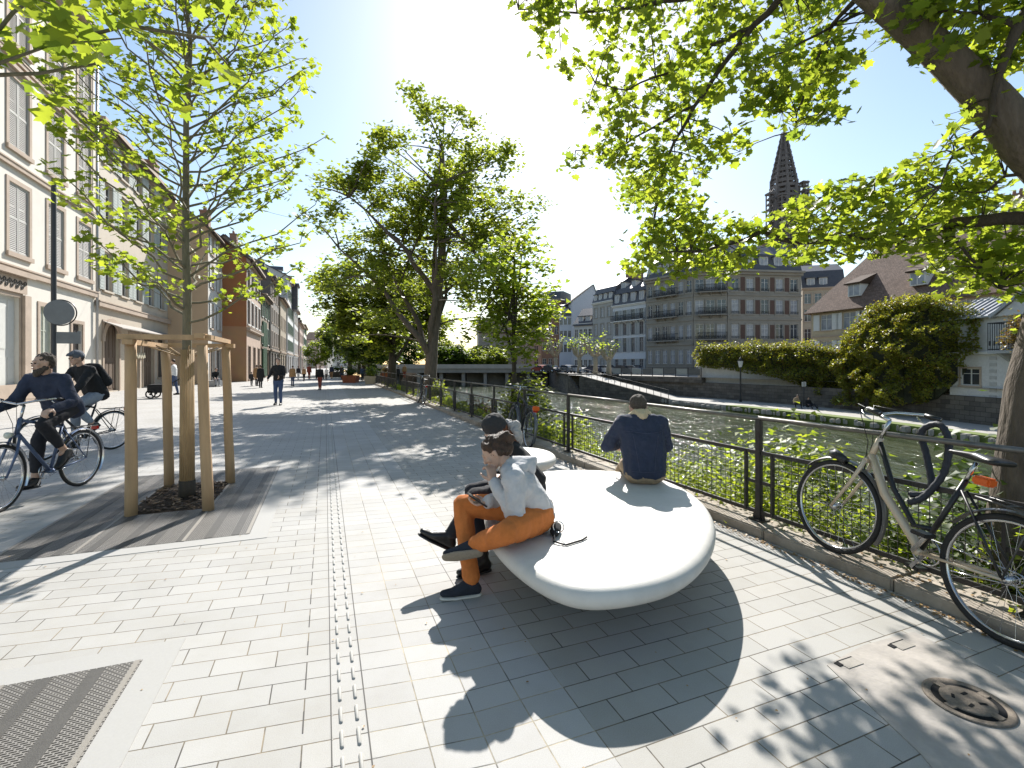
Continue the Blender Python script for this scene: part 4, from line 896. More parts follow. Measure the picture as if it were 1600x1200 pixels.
        for x, z, w1, h1, y0, kind in dorm:     # dormers
            c = MB(); c.box((x - w1 / 2 - .12, y0, z - .1), (x + w1 / 2 + .12, y0 + 2.2, z + h1 + .1), 1)
            c.box((x - w1 / 2, y0 - .03, z), (x + w1 / 2, y0 - .002, z + h1), 2); c.box((x - .03, y0 - .05, z), (x + .03, y0 - .031, z + h1), 1)
            zz = z + h1 + .1; xx = w1 / 2 + .28
            if kind == 'g': c.extr([(x - xx, y0 - .2, zz), (x + xx, y0 - .2, zz), (x, y0 - .2, zz + xx * .95)], (0, 2.6, 0), 0)
            elif kind == 's': c.extr([(x - xx, y0 - .35, zz - .05), (x - xx, y0 - .35, zz + .08), (x - xx, y0 + 2.8, zz + 1.35), (x - xx, y0 + 2.8, zz)], (2 * xx, 0, 0), 0)
            else: c.box((x - xx, y0 - .18, zz), (x + xx, y0 + 2.3, zz + .16), 0)
            c.build('dormer', [rmat, mwhite if kind != 'd' else mgrey, mglass2], ro)
    return r
def grid(W_, n, rows, st, w=1.1, x0=None, x1=None):
    x0 = W_ / (2 * n) if x0 is None else x0; x1 = W_ - x0 if x1 is None else x1; out = []
    for r_ in rows:
        z, h, s = r_[0], r_[1], (r_[2] if len(r_) > 2 else st)
        for k in range(n): out.append(dict(x=x0 + (x1 - x0) * (k / (n - 1) if n > 1 else 0), z=z, w=w, h=h, st=s))
    return out
AS = math.atan2(U.y, U.x)         # facade of the left houses: local x runs down the street
# --- L1 cream house with louvred shutters, s 12..30.4
st1 = dict(id='l1', trim=msand, frame=mwhite, tw=.17, shutter='closed', smat=mat('shutter_pale', (.40, .385, .35), var=.08), ped=1, glass=mdark)
st1b = dict(id='l1b', trim=msand, frame=mwhite, tw=.17, shutter='closed', smat=MATS['shutter_pale'], glass=mdark)
st1g = dict(id='l1g', trim=msand, frame=mat('shutter_sage', (.42, .44, .37), var=.08), tw=.17, glass=MATS['shutter_sage'])
ops = []
for x in (1.2, 3.9, 6.6, 9.3, 12.0, 14.7, 17.35):
    ops += [dict(x=x, z=5.75, w=1.3, h=2.65, st=st1b), dict(x=x, z=9.75, w=1.3, h=2.65, st=st1), dict(x=x, z=13.75, w=1.3, h=2.4, st=st1b)]
ops += [dict(x=10.75, z=.1, w=2.5, h=4.0, k='door', m=mat('garage_white', (.56, .56, .52), var=.05), n='garage_door'),
        dict(x=13.95, z=.75, w=1.05, h=3.2, st=st1g), dict(x=16.6, z=.15, w=1.0, h=3.3, k='door', m=mdark), dict(x=5.8, z=.1, w=2.2, h=3.6, k='door'), dict(x=2.2, z=.9, w=1.3, h=2.6, st=st1g)]
r1 = building('cream house with sandstone trim and closed louvred shutters at the left edge', ST(12.0, -11.0), AS, 18.5, 10, 17.6, ops, mcream, 'town_house', 'houses along the left side of the street', ('mansard', 2.6, 1.2, .6, 2), mslate,
    strings=((4.95, .28, .16), (8.95, .22, .12), (13.0, .22, .12)), cornice=(17.95, .75, .7), base=.75)
mb = MB(); mb.box((9.2, -.12, 4.25), (12.3, -.06, 4.9)); mb.box((9.0, -.3, 4.87), (12.5, -.17, 5.05)); mb.box((9.05, -.16, 0), (9.42, -.062, 4.2)); mb.box((12.08, -.16, 0), (12.5, -.062, 4.2)); mb.box((11.98, -.22, -.01), (12.6, -.162, .8)); mb.build('shop_front', msand, r1)
mb = MB()
for k in range(26): mb.ring((9.45 + k * .108, -.13, 4.57 + .1 * math.sin(k * 2.1)), (0, 1, 0), .07, .022, n=8, m=4)
mb.build('carved_frieze', mat('frieze_dark', (.09, .085, .075), var=.3), r1)
mb = MB(); mb.tube([(18.42, -.12, 0), (18.42, -.12, 17.2)], .06); mb.build('downpipe', mzinc, r1)
# --- L2 beige house with arched door
mbeige = mat('beige_render', (.50, .43, .34), var=.07, scale=.8, dirt=.3)
st2 = dict(id='l2', trim=mbeige, frame=mwhite, tw=.1, shutter='open', smat=mat('shutter_greygreen', (.40, .43, .40), var=.08))
st2b = dict(id='l2b', trim=msand, frame=mdark, tw=.1)
ops = grid(12.1, 5, ((5.5, 2.1), (9.3, 2.0), (12.3, 1.5)), st2, w=1.05, x0=1.5, x1=10.6)
ops += [dict(x=2.0, z=.05, w=2.0, h=3.7, k='door', m=mat('old_wood_door', (.11, .075, .05), var=.3, scale=6, stretch=(3, 3, .5)), n='arched_door'), dict(x=5.4, z=.05, w=1.6, h=3.3, k='door'), dict(x=7.9, z=.05, w=2.0, h=3.3, k='door', m=MATS['old_wood_door']), dict(x=10.5, z=.6, w=1.4, h=2.7, st=st2b)]
r2 = building('beige house with grey green shutters and an arched wooden door, second from the left', ST(30.5, -11.0), AS, 12.1, 10, 14.2, ops, mbeige, 'town_house', 'houses along the left side of the street', ('gable', 5, 4.2), mtile2, strings=((4.55, .3, .2),), cornice=(14.3, .5, .5), trim=msand)
mb = MB(); arc = [(2.0 + 1.0 * math.cos(a), 2.75 + 1.0 * math.sin(a)) for a in np.linspace(0, math.pi, 13)]
arc2 = [(2.0 + 1.3 * math.cos(a), 2.75 + 1.3 * math.sin(a)) for a in np.linspace(math.pi, 0, 13)]
for k in range(12): mb.extr([(arc[k][0], -.09, arc[k][1]), (arc[k + 1][0], -.09, arc[k + 1][1]), (arc2[11 - k][0], -.09, arc2[11 - k][1]), (arc2[12 - k][0], -.09, arc2[12 - k][1])], (0, .085, 0))
mb.build('door_arch', msand, r2)
mb = MB(); mb.extr([(.8, -.006, 3.8), (11.4, -.006, 3.8), (11.4, -.9, 3.45), (.8, -.9, 3.45)], (0, 0, .05)); mb.build('awning', mat('awning_grey', (.30, .27, .24)), r2)
mb = MB()
for k in range(6): x = 4.3 + k * .42; mb.bar((x, -.16, 1.9), (x + .18, -.16, 2.25), .05, .09); mb.bar((x + .18, -.16, 2.25), (x + .3, -.16, 1.95), .05, .07)
mb.build('spray_tag', mat('spray_paint', (.6, .55, .42)), r2)
# --- L3 tan house, jutting out
mtan = mat('tan_render', (.52, .37, .235), var=.05, scale=.7, dirt=.15)
st3 = dict(id='l3', trim=msand, frame=mwhite, tw=.12, glass=mglass2, shutter='open', smat=mwhite)
ops = grid(5.3, 2, ((4.4, 1.9), (7.6, 1.8), (10.3, 1.4)), st3, w=.95); ops += [dict(x=1.3, z=.1, w=1.3, h=2.6, k='door'), dict(x=3.8, z=.3, w=1.3, h=2.4, st=st2b)]
building('tan house with a blank side wall behind the staked tree', ST(42.6, -8.4), AS, 5.3, 9, 12.0, ops, mat('pale_render', (.58, .55, .5), dirt=.2), 'town_house', 'houses along the left side of the street', ('gable', 4.5, 4.0), mtile2, sidewall=mtan, cornice=(12.1, .35, .3), chim=((2, 4, 17.3, 1.2, .7),))
# --- L4 orange house
mor = bpy.data.materials.new('orange_render'); mor.use_nodes = True; t = mor.node_tree; b = t.nodes['Principled BSDF']; b.inputs['Roughness'].default_value = .85
tc = nd(t, 'ShaderNodeTexCoord'); sx_ = nd(t, 'ShaderNodeSeparateXYZ'); t.links.new(tc.outputs['Object'], sx_.inputs[0]); g_ = nd(t, 'ShaderNodeMath', operation='GREATER_THAN'); g_.inputs[1].default_value = 4.9; t.links.new(sx_.outputs[2], g_.inputs[0])
n_ = nd(t, 'ShaderNodeTexNoise', i_Scale=.9, i_Detail=6.0); t.links.new(tc.outputs['Object'], n_.inputs['Vector'])
m_ = nd(t, 'ShaderNodeMix', data_type='RGBA'); t.links.new(g_.outputs[0], m_.inputs[0]); m_.inputs[6].default_value = (.45, .25, .13, 1); m_.inputs[7].default_value = (.40, .16, .065, 1)
m2_ = nd(t, 'ShaderNodeMix', data_type='RGBA', blend_type='MULTIPLY'); m2_.inputs[0].default_value = .35; t.links.new(m_.outputs[2], m2_.inputs[6]); t.links.new(n_.outputs[1], m2_.inputs[7]); t.links.new(m2_.outputs[2], b.inputs['Base Color'])
st4 = dict(id='l4', trim=mwhite, frame=mdark, tw=.14)
ops = grid(9.8, 4, ((5.2, 2.2), (8.3, 1.9)), st4, w=1.5); ops += grid(9.8, 3, ((.2, 3.0, st2b),), st2b, w=1.6)
building('orange house with a rust coloured side wall, paler below', ST(47.9, -6.5), AS, 9.8, 9, 11.0, ops, mat('pinkish_render', (.48, .36, .28), dirt=.3), 'town_house', 'houses along the left side of the street', ('gable', 4.5, 3.6), mtile2, sidewall=mor, strings=((4.6, .25, .3),), cornice=(11.1, .4, .5), trim=msand, chim=((3, 3.5, 15.6, 1.0, .7),))
# --- further houses, each with its own look
mg1, mg2, mg3 = mat('grey_timber', (.17, .15, .13), var=.2, scale=2, dirt=.3), mat('green_boards', (.05, .11, .06), var=.2), mat('white_render', (.58, .58, .57), dirt=.2)
far = [(57.9, -6.5, 8, 9.2, mat('brown_render', (.24, .18, .13), dirt=.3), mtile2, 'narrow brown house with dark green boards, next after the orange house', 3, 3.4),
       (66, -6.3, 11, 12.6, mg1, mslate, 'grey timbered house with dark gable roof farther down the street', 4, 4.6),
       (77.2, -6.1, 11, 11.3, mat('ochre_render', (.34, .28, .2), dirt=.3), mtile2, 'ochre grey house with a low roof beyond the timbered one', 4, 3.0),
       (88.5, -5.9, 15, 16.5, mg3, mslate, 'tall pale house with dark oriel top at the far left skyline', 5, 2.5),
       (104, -5.7, 14, 13.0, mg3, mtile, 'white house beyond the tall pale one down the street', 5, 4.0),
       (118.5, -5.4, 16, 11.0, mat('rosy_render', (.42, .31, .27), dirt=.2), mtile, 'rosy house near the far end of the street', 5, 4.0),
       (135, -5.2, 20, 12.0, mcream, mtile, 'cream house at the far end of the street row', 6, 4.0)]
stf = dict(id='far', trim=msand, frame=mwhite, tw=.12); stf2 = dict(id='far2', trim=mwhite, frame=mwhite, tw=.1, shutter='open', smat=mat('shutter_green', (.04, .09, .05)))
for i, (s, tt, wd, hh, mm, rm, lb, nw, rh) in enumerate(far):
    rows = [(z, 1.9) for z in np.arange(3.9, hh - 2.0, 3.0)]
    ops = grid(wd, nw, rows, stf2 if i % 3 == 0 else stf, w=1.05) + [dict(x=wd * (k + .5) / 3, z=.1, w=wd / 3 - .9, h=2.9, k='door', tr=0) for k in range(3)]
    rr = building(lb, ST(s, tt), AS, wd - .1, 10, hh, ops, mm, 'town_house', 'houses along the left side of the street', ('gable', 5, rh), rm, strings=((3.3, .2, .15),), cornice=(hh + .1, .35, .6), trim=msand, chim=((wd * .4, 4.4, hh + rh + 1.2, 1.2, .8),), dorm=((wd * .3, hh + .5, .9, 1.1, 1.2, 'g'), (wd * .7, hh + .5, .9, 1.1, 1.2, 'g')))
    if i == 0:
        mb = MB(); mb.box((1.0, -.12, .2), (4.6, -.05, 6.4)); 
        for k in range(9): mb.box((1.05 + k * .4, -.16, .25), (1.25 + k * .4, -.121, 6.35))
        mb.build('board_screen', mg2, rr)
    if i == 3: mb = MB(); mb.box((wd - 4.5, -1.0, 12.0), (wd - .6, -.004, 16.6)); mb.box((wd - 4.8, -1.3, 16.65), (wd - .3, -.004, 17.0)); mb.build('oriel', mslate, rr)
# closing houses where the street bends, z ~190
for i, (px0, px1, yt, Z, mm, lb) in enumerate(((476, 492, 520, 185, mat('rosy_render', (.42, .31, .27)), 'small rosy house closing the view at the end of the street'), (492, 512, 538, 200, mcream, 'pale low house closing the view behind the small green tree'), (512, 545, 536, 215, mg3, 'pale house behind the weeping willow at the end of the street'))):
    a, b_ = W(px0, 570, Z), W(px1, 570, Z); wd = (b_ - a).length; hh = 1.5 + (570 - yt) * Z / F - 2.5; a.z = 0
    building(lb, a, 0, wd, 9, hh, grid(wd, max(2, int(wd / 2.6)), [(z, 1.7) for z in np.arange(.9, hh - 1.8, 3.0)], stf, w=1.0), mm, 'town_house', 'houses closing the street', ('gable', 4.5, 3.0), mtile, cornice=(hh + .05, .3, .4))

# ================================================================ ACROSS THE RIVER
def between(p, q): d = (q - p).normalized(); return math.atan2(d.y, d.x), (q - p).length
def onray(px, Z): p = W(px, 570, Z); p.z = 0; return p
# R4 stone mansion block: three faces + shared mansard
mst = mat('mansion_stone', (.265, .243, .207), var=.10, scale=.8, bump=.3, dirt=.35); mbrk = mat('brick_panel', (.095, .052, .038), var=.2, scale=3, bump=.3)
sm = dict(id='m', trim=mst, frame=mwhite, tw=.22, rail=1, glass=mglass2); smd = dict(id='md', trim=mst, frame=mwhite, tw=.22, rail=1); smg = dict(id='mg', trim=mst, frame=mwhite, tw=.2, glass=mglass2)
def mansion(O, Q, n, wd, balc, label, seed, brick=True, grp='faces', nb=None):
    ang, L = between(O, Q); random.seed(seed)
    ops = []; gap = L / n
    for row, (z, h) in enumerate(((1.7, 2.3), (5.6, 2.35), (9.5, 2.3), (13.1, 2.0))):
        for k in range(n): ops.append(dict(x=gap * (k + .5), z=z, w=wd, h=h, st=(sm if random.random() < .6 else smd) if row else smg))
    r = building(label, O, ang, L, 11, 16.2, ops, mst, 'apartment_block', None, ('mansard', 3.0, .9, 2.0, 2.8), mslate, strings=((.9, .3, .12), (4.7, .35, .22), (8.55, .25, .15), (12.35, .25, .15)), cornice=(16.35, .7, .75), trim=mst, base=.9,
        dorm=[(gap * (k + .5), 16.6, wd * .95, 1.9, -.1 + .35, 'f') for k in range(n)], chim=((L * .3, 5, 22.5, 1.4, .8), (L * .75, 5, 22.3, 1.2, .8)))
    q = MB()
    for z in (5.5, 9.4, 13.0):
        for k in range(n + 1):
            x0, x1 = gap * (k - .5) + wd / 2 + .24, gap * (k + .5) - wd / 2 - .24
            x0, x1 = max(x0, .25), min(x1, L - .25)
            if x1 - x0 > .25 and brick: q = MB(); q.box((x0, -.03, z + .1), (x1, -.003, z + 2.3)); q.build('brick_panel', mbrk, r)
    for x0, x1 in balc:
        for z in (5.6, 9.5, 13.1): balcony(r, x0, x1, z - .05, d=.9, slab=mst)
    return r
A0, A1, A2, A3 = onray(1010, 83), onray(1083, 75.5), onray(1136, 74), onray(1252, 75.5)
mansion(A0, A1, 6, .95, ((2.0, 6.5),), 'grey stone apartment block wing with a long iron balcony, left of the rounded corner', 1)
mansion(A1 + V((.12, .02, 0)), A2, 3, 1.25, ((.6, 4.8),), 'stone corner of the mansion block with three stacked iron balconies', 2, brick=False)
mansion(A2 + V((.12, .02, 0)), A3, 5, 1.25, (), 'stone mansion block front with brick panels between its windows', 3)
# R3 white house
sw = dict(id='r3', trim=mwhite, frame=mgrey, tw=.1, shutter='open', smat=mgrey)
a, b_ = onray(957.5, 93), onray(1009, 86); ang, L = between(a, b_)
rr = building('white five storey house with grey shutters and a long dark balcony', a, ang, L, 11, 12.9, grid(L, 4, ((.4, 2.2), (3.9, 2.7), (7.1, 2.4), (10.0, 1.9)), sw, w=.95), mat('bluewhite_render', (.56, .58, .62), dirt=.1), 'town_house', 'houses across the river', ('mansard', 3.2, .8, 1.8, 2.8), mslate, cornice=(13.0, .4, .4), trim=mwhite,
    dorm=[(L * (k + .5) / 4, 13.4, .9, 1.6, .05, 'f') for k in range(4)] + [(L * (k + .5) / 3, 16.4, .8, 1.1, 1.4, 'f') for k in range(3)], chim=((.6, 5, 19.6, 2.0, .8),))
balcony(rr, .1, L - .1, 9.9, d=.8, slab=mwhite)
# R2
a, b_ = onray(926, 99), onray(957, 93.2); ang, L = between(a, b_)
building('slate roofed house with a grey lower front, left of the white five storey house', a, ang, L, 11, 14.2, grid(L, 3, ((.4, 2.2), (4.4, 2.2), (7.6, 2.2), (11.2, 1.9)), smg, w=.95), mat('grey_render', (.36, .35, .33), dirt=.3), 'town_house', 'houses across the river', ('mansard', 3.0, 1.0, 1.8, 3), mslate, cornice=(14.3, .4, .4), trim=mwhite,
    dorm=[(L * (k + .5) / 4, 14.5, .7, 1.3, .1, 'f') for k in range(4)], chim=((L - 2, 5, 21.0, 1.6, .8),))
a, b_ = onray(897, 102), onray(925.5, 99.2); ang, L = between(a, b_)
building('half dark house with a steep slate roof and a white ground floor', a, ang, L, 8, 10.2, grid(L, 4, ((.3, 2.3), (3.6, 2.6), (7.2, 1.9)), dict(id='r2b', trim=mwhite, frame=mwhite, tw=.1), w=.8), mat('cool_white', (.5, .5, .5), dirt=.3), 'town_house', 'houses across the river', ('gable', 4, 3.6), mslate, cornice=(10.3, .3, .3), trim=mwhite, dorm=[(L * .3, 10.5, .9, 1.2, .5, 'f'), (L * .7, 10.5, .9, 1.2, .5, 'f')])
# R1 white gable, seen behind
a = onray(936, 112); building('white gabled house with a bare side wall showing above its neighbours', a, R(95), 9, 6.6, 16.4, [], mat('gable_white', (.50, .52, .56), dirt=.05), 'town_house', 'houses across the river', ('gable', 1.4, 4.0), mtile2)
a, b_ = onray(874, 113), onray(893, 112); ang, L = between(a, b_)
building('white upper storey with a row of small windows left of the white gable', a, ang, L, 8, 13.5, grid(L, 3, ((8, 1.6), (11, 1.6), (4.5, 1.8)), dict(id='r1', trim=mwhite, frame=mgrey, tw=.06), w=.7), MATS['gable_white'], 'town_house', 'houses across the river', ('gable', 4, 3.0), mslate, dorm=((L * .5, 13.8, 1.1, 1.0, .5, 'f'),))
a, b_ = onray(846, 118), onray(874, 116); ang, L = between(a, b_)
building('red brown brick house with a flat dark roof at the left of the far houses', a, ang, L, 9, 17.5, grid(L, 3, ((1, 2), (5, 2), (9, 2), (13, 2)), dict(id='r0', trim=msand, frame=mwhite, tw=.1), w=.9), mat('redbrown_brick', (.27, .14, .085), var=.2, scale=2), 'town_house', 'houses across the river', ('mansard', 2.2, 1.0, .3, 2), mslate, cornice=(17.6, .4, .5))
a, b_ = onray(748, 122), onray(846, 124); ang, L = between(a, b_)
building('long beige building behind the bridge, mostly hidden by foliage', a, ang, L, 9, 10, grid(L, 6, ((1, 2), (4.5, 2), (7.5, 1.6)), stf, w=1.1), mat('beige_far', (.36, .30, .25), dirt=.3), 'town_house', 'houses across the river', ('gable', 4.5, 3.5), mtile2, cornice=(10.1, .3, .4))
# R5 behind, between mansion and the half hipped house
a, b_ = onray(1254, 78), onray(1320, 76); ang, L = between(a, b_)
building('beige rear house between the mansion block and the big tiled roof', a, ang, L, 9, 14.0, grid(L, 4, ((2, 2), (5.4, 2), (8.6, 2), (11.5, 1.7)), stf, w=1.0), mat('beige_far2', (.42, .36, .28), dirt=.2), 'town_house', 'houses across the river', ('mansard', 3, 1, 1.5, 3), mslate, cornice=(14.1, .4, .4), dorm=[(L * .2, 14.3, .9, 1.3, .1, 'f'), (L * .5, 14.3, .9, 1.3, .1, 'f')])
# R6 yellow house with the great tiled roof
syw = dict(id='r6', trim=msand, frame=mwhite, tw=.1, shutter='open', smat=mwhite, glass=mglass2)
a, b_ = onray(1268, 49.5), V((37.6, 31.0, 0)); ang, L = between(a, b_)
ops = grid(L, 8, ((5.0, 1.6), (2.2, 1.7)), syw, w=1.25, x0=1.6, x1=L - 1.5)
building('ochre house under a huge brown tiled hipped roof with two dormers', a, ang, L, 10.5, 7.3, ops, mat('ochre_wall', (.46, .37, .24), dirt=.25), 'town_house', 'houses across the river', ('hip', 5.2, 6.3, 3.6, 2.5), mtile, strings=((4.3, .15, .06),), dorm=((4.2, 8.2, .95, 1.0, .3, 's'), (9.6, 8.4, .95, 1.0, .3, 's')), chim=((8, 5.6, 15.2, 1.2, .8), (13.5, 4.6, 15.0, 1.2, .8)))
# R8 white house with zinc roof
c = V((30.9, 33.0, 0)); a, b_ = onray(1484, 33.5), onray(1650, 27.5); ang, L = between(a, b_)
sg = dict(id='r8', trim=msand, frame=mwhite, tw=.12); 
rr = building('white house with a pale ribbed metal roof at the right, half covered by creeper', a + V((0, 0, -.9)), ang, L, 6, 5.6, [dict(x=1.35, z=1.0, w=1.2, h=1.15, st=sg), dict(x=4.4, z=3.6, w=1.1, h=1.9, st=sg)], mat('white_wall', (.56, .55, .53), dirt=.12), 'house', 'houses across the river', None, trim=mwhite, strings=((3.1, .16, .2),))
mb = MB(); s_ = .42
P = [(-.3, -.35, 5.5), (3.1, -.35, 5.5), (4.2, 2.2, 6.9), (-.3, 2.2, 6.9)]; mb.extr([V(p) for p in P], (0, 0, .1))
for k in range(9): x = -.2 + k * .42; mb.bar((x, -.35, 5.64), (x + .12, 2.2, 7.04), .05, .07)
P = [(3.1, -.3, 5.5), (7.6, -.3, 5.5), (5.3, -.3, 7.3)]; mb.extr([V(p) for p in P], (0, 5, 0), 1)
mb.extr([(2.9, -.45, 5.4), (5.3, -.45, 7.3), (5.3, -.45, 7.48), (2.8, -.45, 5.55)], (0, 5.4, 0)); mb.extr([(7.7, -.45, 5.4), (7.8, -.45, 5.55), (5.3, -.45, 7.48), (5.3, -.45, 7.3)], (0, 5.4, 0))
mb.box((0, 1.9, 5.0), (3.2, 5.9, 6.9), 1); mb.build('roof', [mzinc, MATS['white_wall']], rr)
balcony(rr, 3.3, 7.2, 3.3, d=1.1, h=1.7, slab=mgrey)
mb = MB()
for k in range(7): mb.box((2.55, -.03, .2 + k * .42), (2.95, -.004, .42 + k * .42))
mb.build('quoin', mat('quoin_grey', (.42, .41, .39)), rr)
# garden wall, white below, ivy above
g = [onray(1092, 58.5), onray(1235, 48.3), onray(1330, 43), onray(1490, 34.4)]
mb = MB(); uu = 0
for p, q in zip(g[:-1], g[1:]): mb.bar(p + V((0, 0, .35)), q + V((0, 0, .35)), .3, 2.2)
o = mb.build('garden_wall', mat('white_wall', (.5, .5, .5))); tagp(o, 'white garden wall under the ivy hedge on top of the retaining wall', 'wall')
def ivy(name, label, pts, dens, cat='ivy', seed=1, lm=None):
    """pts: (px, Z, z0, z1, depth): rounded masses strung along the wall"""
    rg = np.random.default_rng(seed); r = empty(name, onray(pts[0][0], pts[0][1])); tagp(r, label, cat); L_, C = [], []; base = V(r.location)
    mb = MB()
    for i in range(len(pts) - 1):
        p0, p1 = pts[i], pts[i + 1]; a, b2 = onray(p0[0], p0[1]), onray(p1[0], p1[1]); Ls = (b2 - a).length; d = (b2 - a).normalized(); nn = V((d.y, -d.x, 0)); 
        if nn.dot(a) > 0: nn = -nn
        steps = max(1, int(Ls / .5))
        for k in range(steps):
            f = (k + .5) / steps; c = a.lerp(b2, f); z0 = p0[2] + (p1[2] - p0[2]) * f; z1 = p0[3] + (p1[3] - p0[3]) * f + .35 * noise.noise(V((c.x, c.y, 3))); dp = p0[4] + (p1[4] - p0[4]) * f
            m_ = int(dens * (z1 - z0) * .5); zz = z0 + (z1 - z0) * rg.random(m_); bulge = dp * np.sqrt(np.clip(np.minimum(1, (z1 - zz) / (dp + .01) * .9), 0, 1)) 
            bmp = np.array([noise.noise(V((c.x * .9 + 7, zv * .9, c.y * .9))) for zv in zz])
            dd = bulge * (1 + 1.5 * bmp) + rg.normal(0, .10, m_); al = rg.uniform(-.35, .35, m_); top = rg.random(m_) < .18
            zz = np.where(top, z1 + .1 + rg.normal(0, .14, m_) + .9 * bmp, zz); dd = np.where(top, rg.uniform(-.7, 1, m_) * dp, np.maximum(dd, dp * .55 + rg.uniform(-.02, .25, m_)))
            L_.append(np.array(c - base) + np.outer(al, np.array(d)) + np.outer(dd, np.array(nn)) + np.stack([zz * 0, zz * 0, zz], 1))
        P = [a - base + V((0, 0, p0[2] + .2)) - nn * .1, b2 - base + V((0, 0, p1[2] + .2)) - nn * .1, b2 - base + V((0, 0, p1[3] - .25)) - nn * .1, a - base + V((0, 0, p0[3] - .25)) - nn * .1]
        mb.extr(P, nn * max(.12, min(p0[4], p1[4]) * .42))
    mb.build('stem_mat', mat('ivy_stems', (.03, .035, .015), var=.6, scale=3, bump=1), r)
    L_ = np.concatenate(L_); s = rg.random(len(L_)) < .13
    leaves('foliage', L_[~s], .17, 'tri', lm or LMI, r, flat=.25, droop=.8, seed=seed); leaves('reddish_foliage', L_[s], .17, 'tri', LMR, r, flat=.25, droop=.8, seed=seed + 1)
ivy('ivy_hedge', 'long ivy hedge with reddish tips on the white garden wall across the river', [(1093, 58, 1.3, 3.6, .8), (1150, 54, .9, 3.5, .9), (1225, 48.6, .2, 3.4, 1.0), (1290, 45, -1.3, 3.0, 1.1), (1340, 42.3, -2.1, 2.6, 1.1), (1368, 41, -2.1, 3.4, 1.1)], 300, seed=3)
ivy('ivy_mass', 'tall dark mass of ivy swallowing the wall left of the white metal roofed house', [(1325, 42.8, -2.0, 3.2, 1.0), (1350, 41.2, -2.0, 5.0, 1.2), (1375, 39.8, -2.0, 5.9, 1.3), (1420, 36.9, -1.8, 6.2, 1.4), (1465, 34.4, -1.2, 6.0, 1.2), (1500, 33.0, .2, 5.2, .8), (1538, 31.4, 2.6, 4.3, .45)], 360, seed=4)
bush(onray(1585, 28.0) + V((0, 0, 2.6)), (.8, .5, 1.6), 900, .13, LMR, 'dark red climber on the balcony of the white metal roofed house', 11, name='climber', group=None)
# R9 pale backs to the right
a, b_ = onray(1500, 60), onray(1700, 60); ang, L = between(a, b_)
building('pale tall house behind the ribbed metal roof at the right edge', a, ang, L, 9, 12, grid(L, 6, ((2, 2), (5.4, 2), (8.6, 2)), stf, w=1.0), mcream, 'town_house', 'houses across the river', ('gable', 4.5, 5), mtile)

# ---------------------------------------------------------------- cathedral
ms_ = mat('cathedral_stone', (.125, .112, .108), var=.25, scale=.25, bump=.4, dirt=.4)
cx, cy = (1225 - 800) / F * 285, 285.0; r = empty('cathedral', (cx, cy, 0), R(8)); tagp(r, 'distant openwork cathedral spire of dark stone rising over the mansion block', 'cathedral'); sc_ = 285 / F
mb = MB(); mb.box((-9.5, -9.5, 0), (9.5, 9.5, 66))
for x in (-9.5, -5, 0, 5, 9.5): mb.box((x - .6, -10.2, 0), (x + .6, -9.4, 67)); mb.box((x - .6, 9.4, 0), (x + .6, 10.2, 67))
mb.build('tower', ms_, r)
mb = MB()
# octagon belfry: eight piers, galleries and tracery, open between
def octo(R_, z): return [V((R_ * math.cos(R(22.5 + 45 * k)), R_ * math.sin(R(22.5 + 45 * k)), z)) for k in range(8)]
for k in range(8):
    a = octo(7.0, 0)[k]; b_ = octo(6.8, 0)[k]; mb.bar(a + V((0, 0, 66)), b_ + V((0, 0, 108)), 1.9, 1.9)
    a2 = octo(7.0, 0)[(k + 1) % 8]; m0 = (a + a2) / 2
    mb.bar(m0 + V((0, 0, 66)), m0 + V((0, 0, 102)), .55, .55)
    for z in (66, 70, 82, 84.5, 97, 102, 105, 108): mb.bar(a + V((0, 0, z)), a2 + V((0, 0, z)), 1.1, 1.6 if z > 96 or z < 80 else 1.0)
    for z0 in (70, 84.5): mb.bar(a + V((0, 0, z0 + 8)), m0 + V((0, 0, z0 + 11.5)), .6, 1.2); mb.bar(a2 + V((0, 0, z0 + 8)), m0 + V((0, 0, z0 + 11.5)), .6, 1.2)
mb.prism([(p.x * .82, p.y * .82) for p in octo(7, 0)], 66, 103); mb.build('octagon', ms_, r)
mb = MB(); nst = 9      # stepped openwork spire
for i in range(nst):
    f0_, f1_ = i / nst, (i + 1) / nst; r0_ = 6.6 * (1 - f0_) + .6; r1_ = 6.6 * (1 - f1_) + .8; z0 = 108 + 31 * f0_; z1 = 108 + 31 * f1_
    for k in range(8):
        a, a2 = octo(r0_, z0)[k], octo(r0_, z0)[(k + 1) % 8]; b_ = octo(r1_, z1)[k]
        mb.bar(a, a + V((0, 0, 4.6)), .95, .95); mb.bar(a, b_, .8, .8); mb.bar(a, a2, .6, 1.1); mb.bar(a + V((0, 0, 2.3)), a2 + V((0, 0, 2.3)), .4, .6); mm_ = (a + a2) / 2; mb.bar(mm_, mm_ + V((0, 0, 2.5)), .4, .4)
        mb.tube([a + V((0, 0, 4.6)), a + V((0, 0, 6.0))], [.5, .05], n=4)
mb.lathe([(1.5, 138), (.9, 140), (1.3, 140.6), (.5, 141.5), (.35, 144)], n=8); mb.lathe([(5.2, 108), (3.3, 118), (1.7, 128), (.4, 137)], n=8); mb.build('spire', ms_, r)
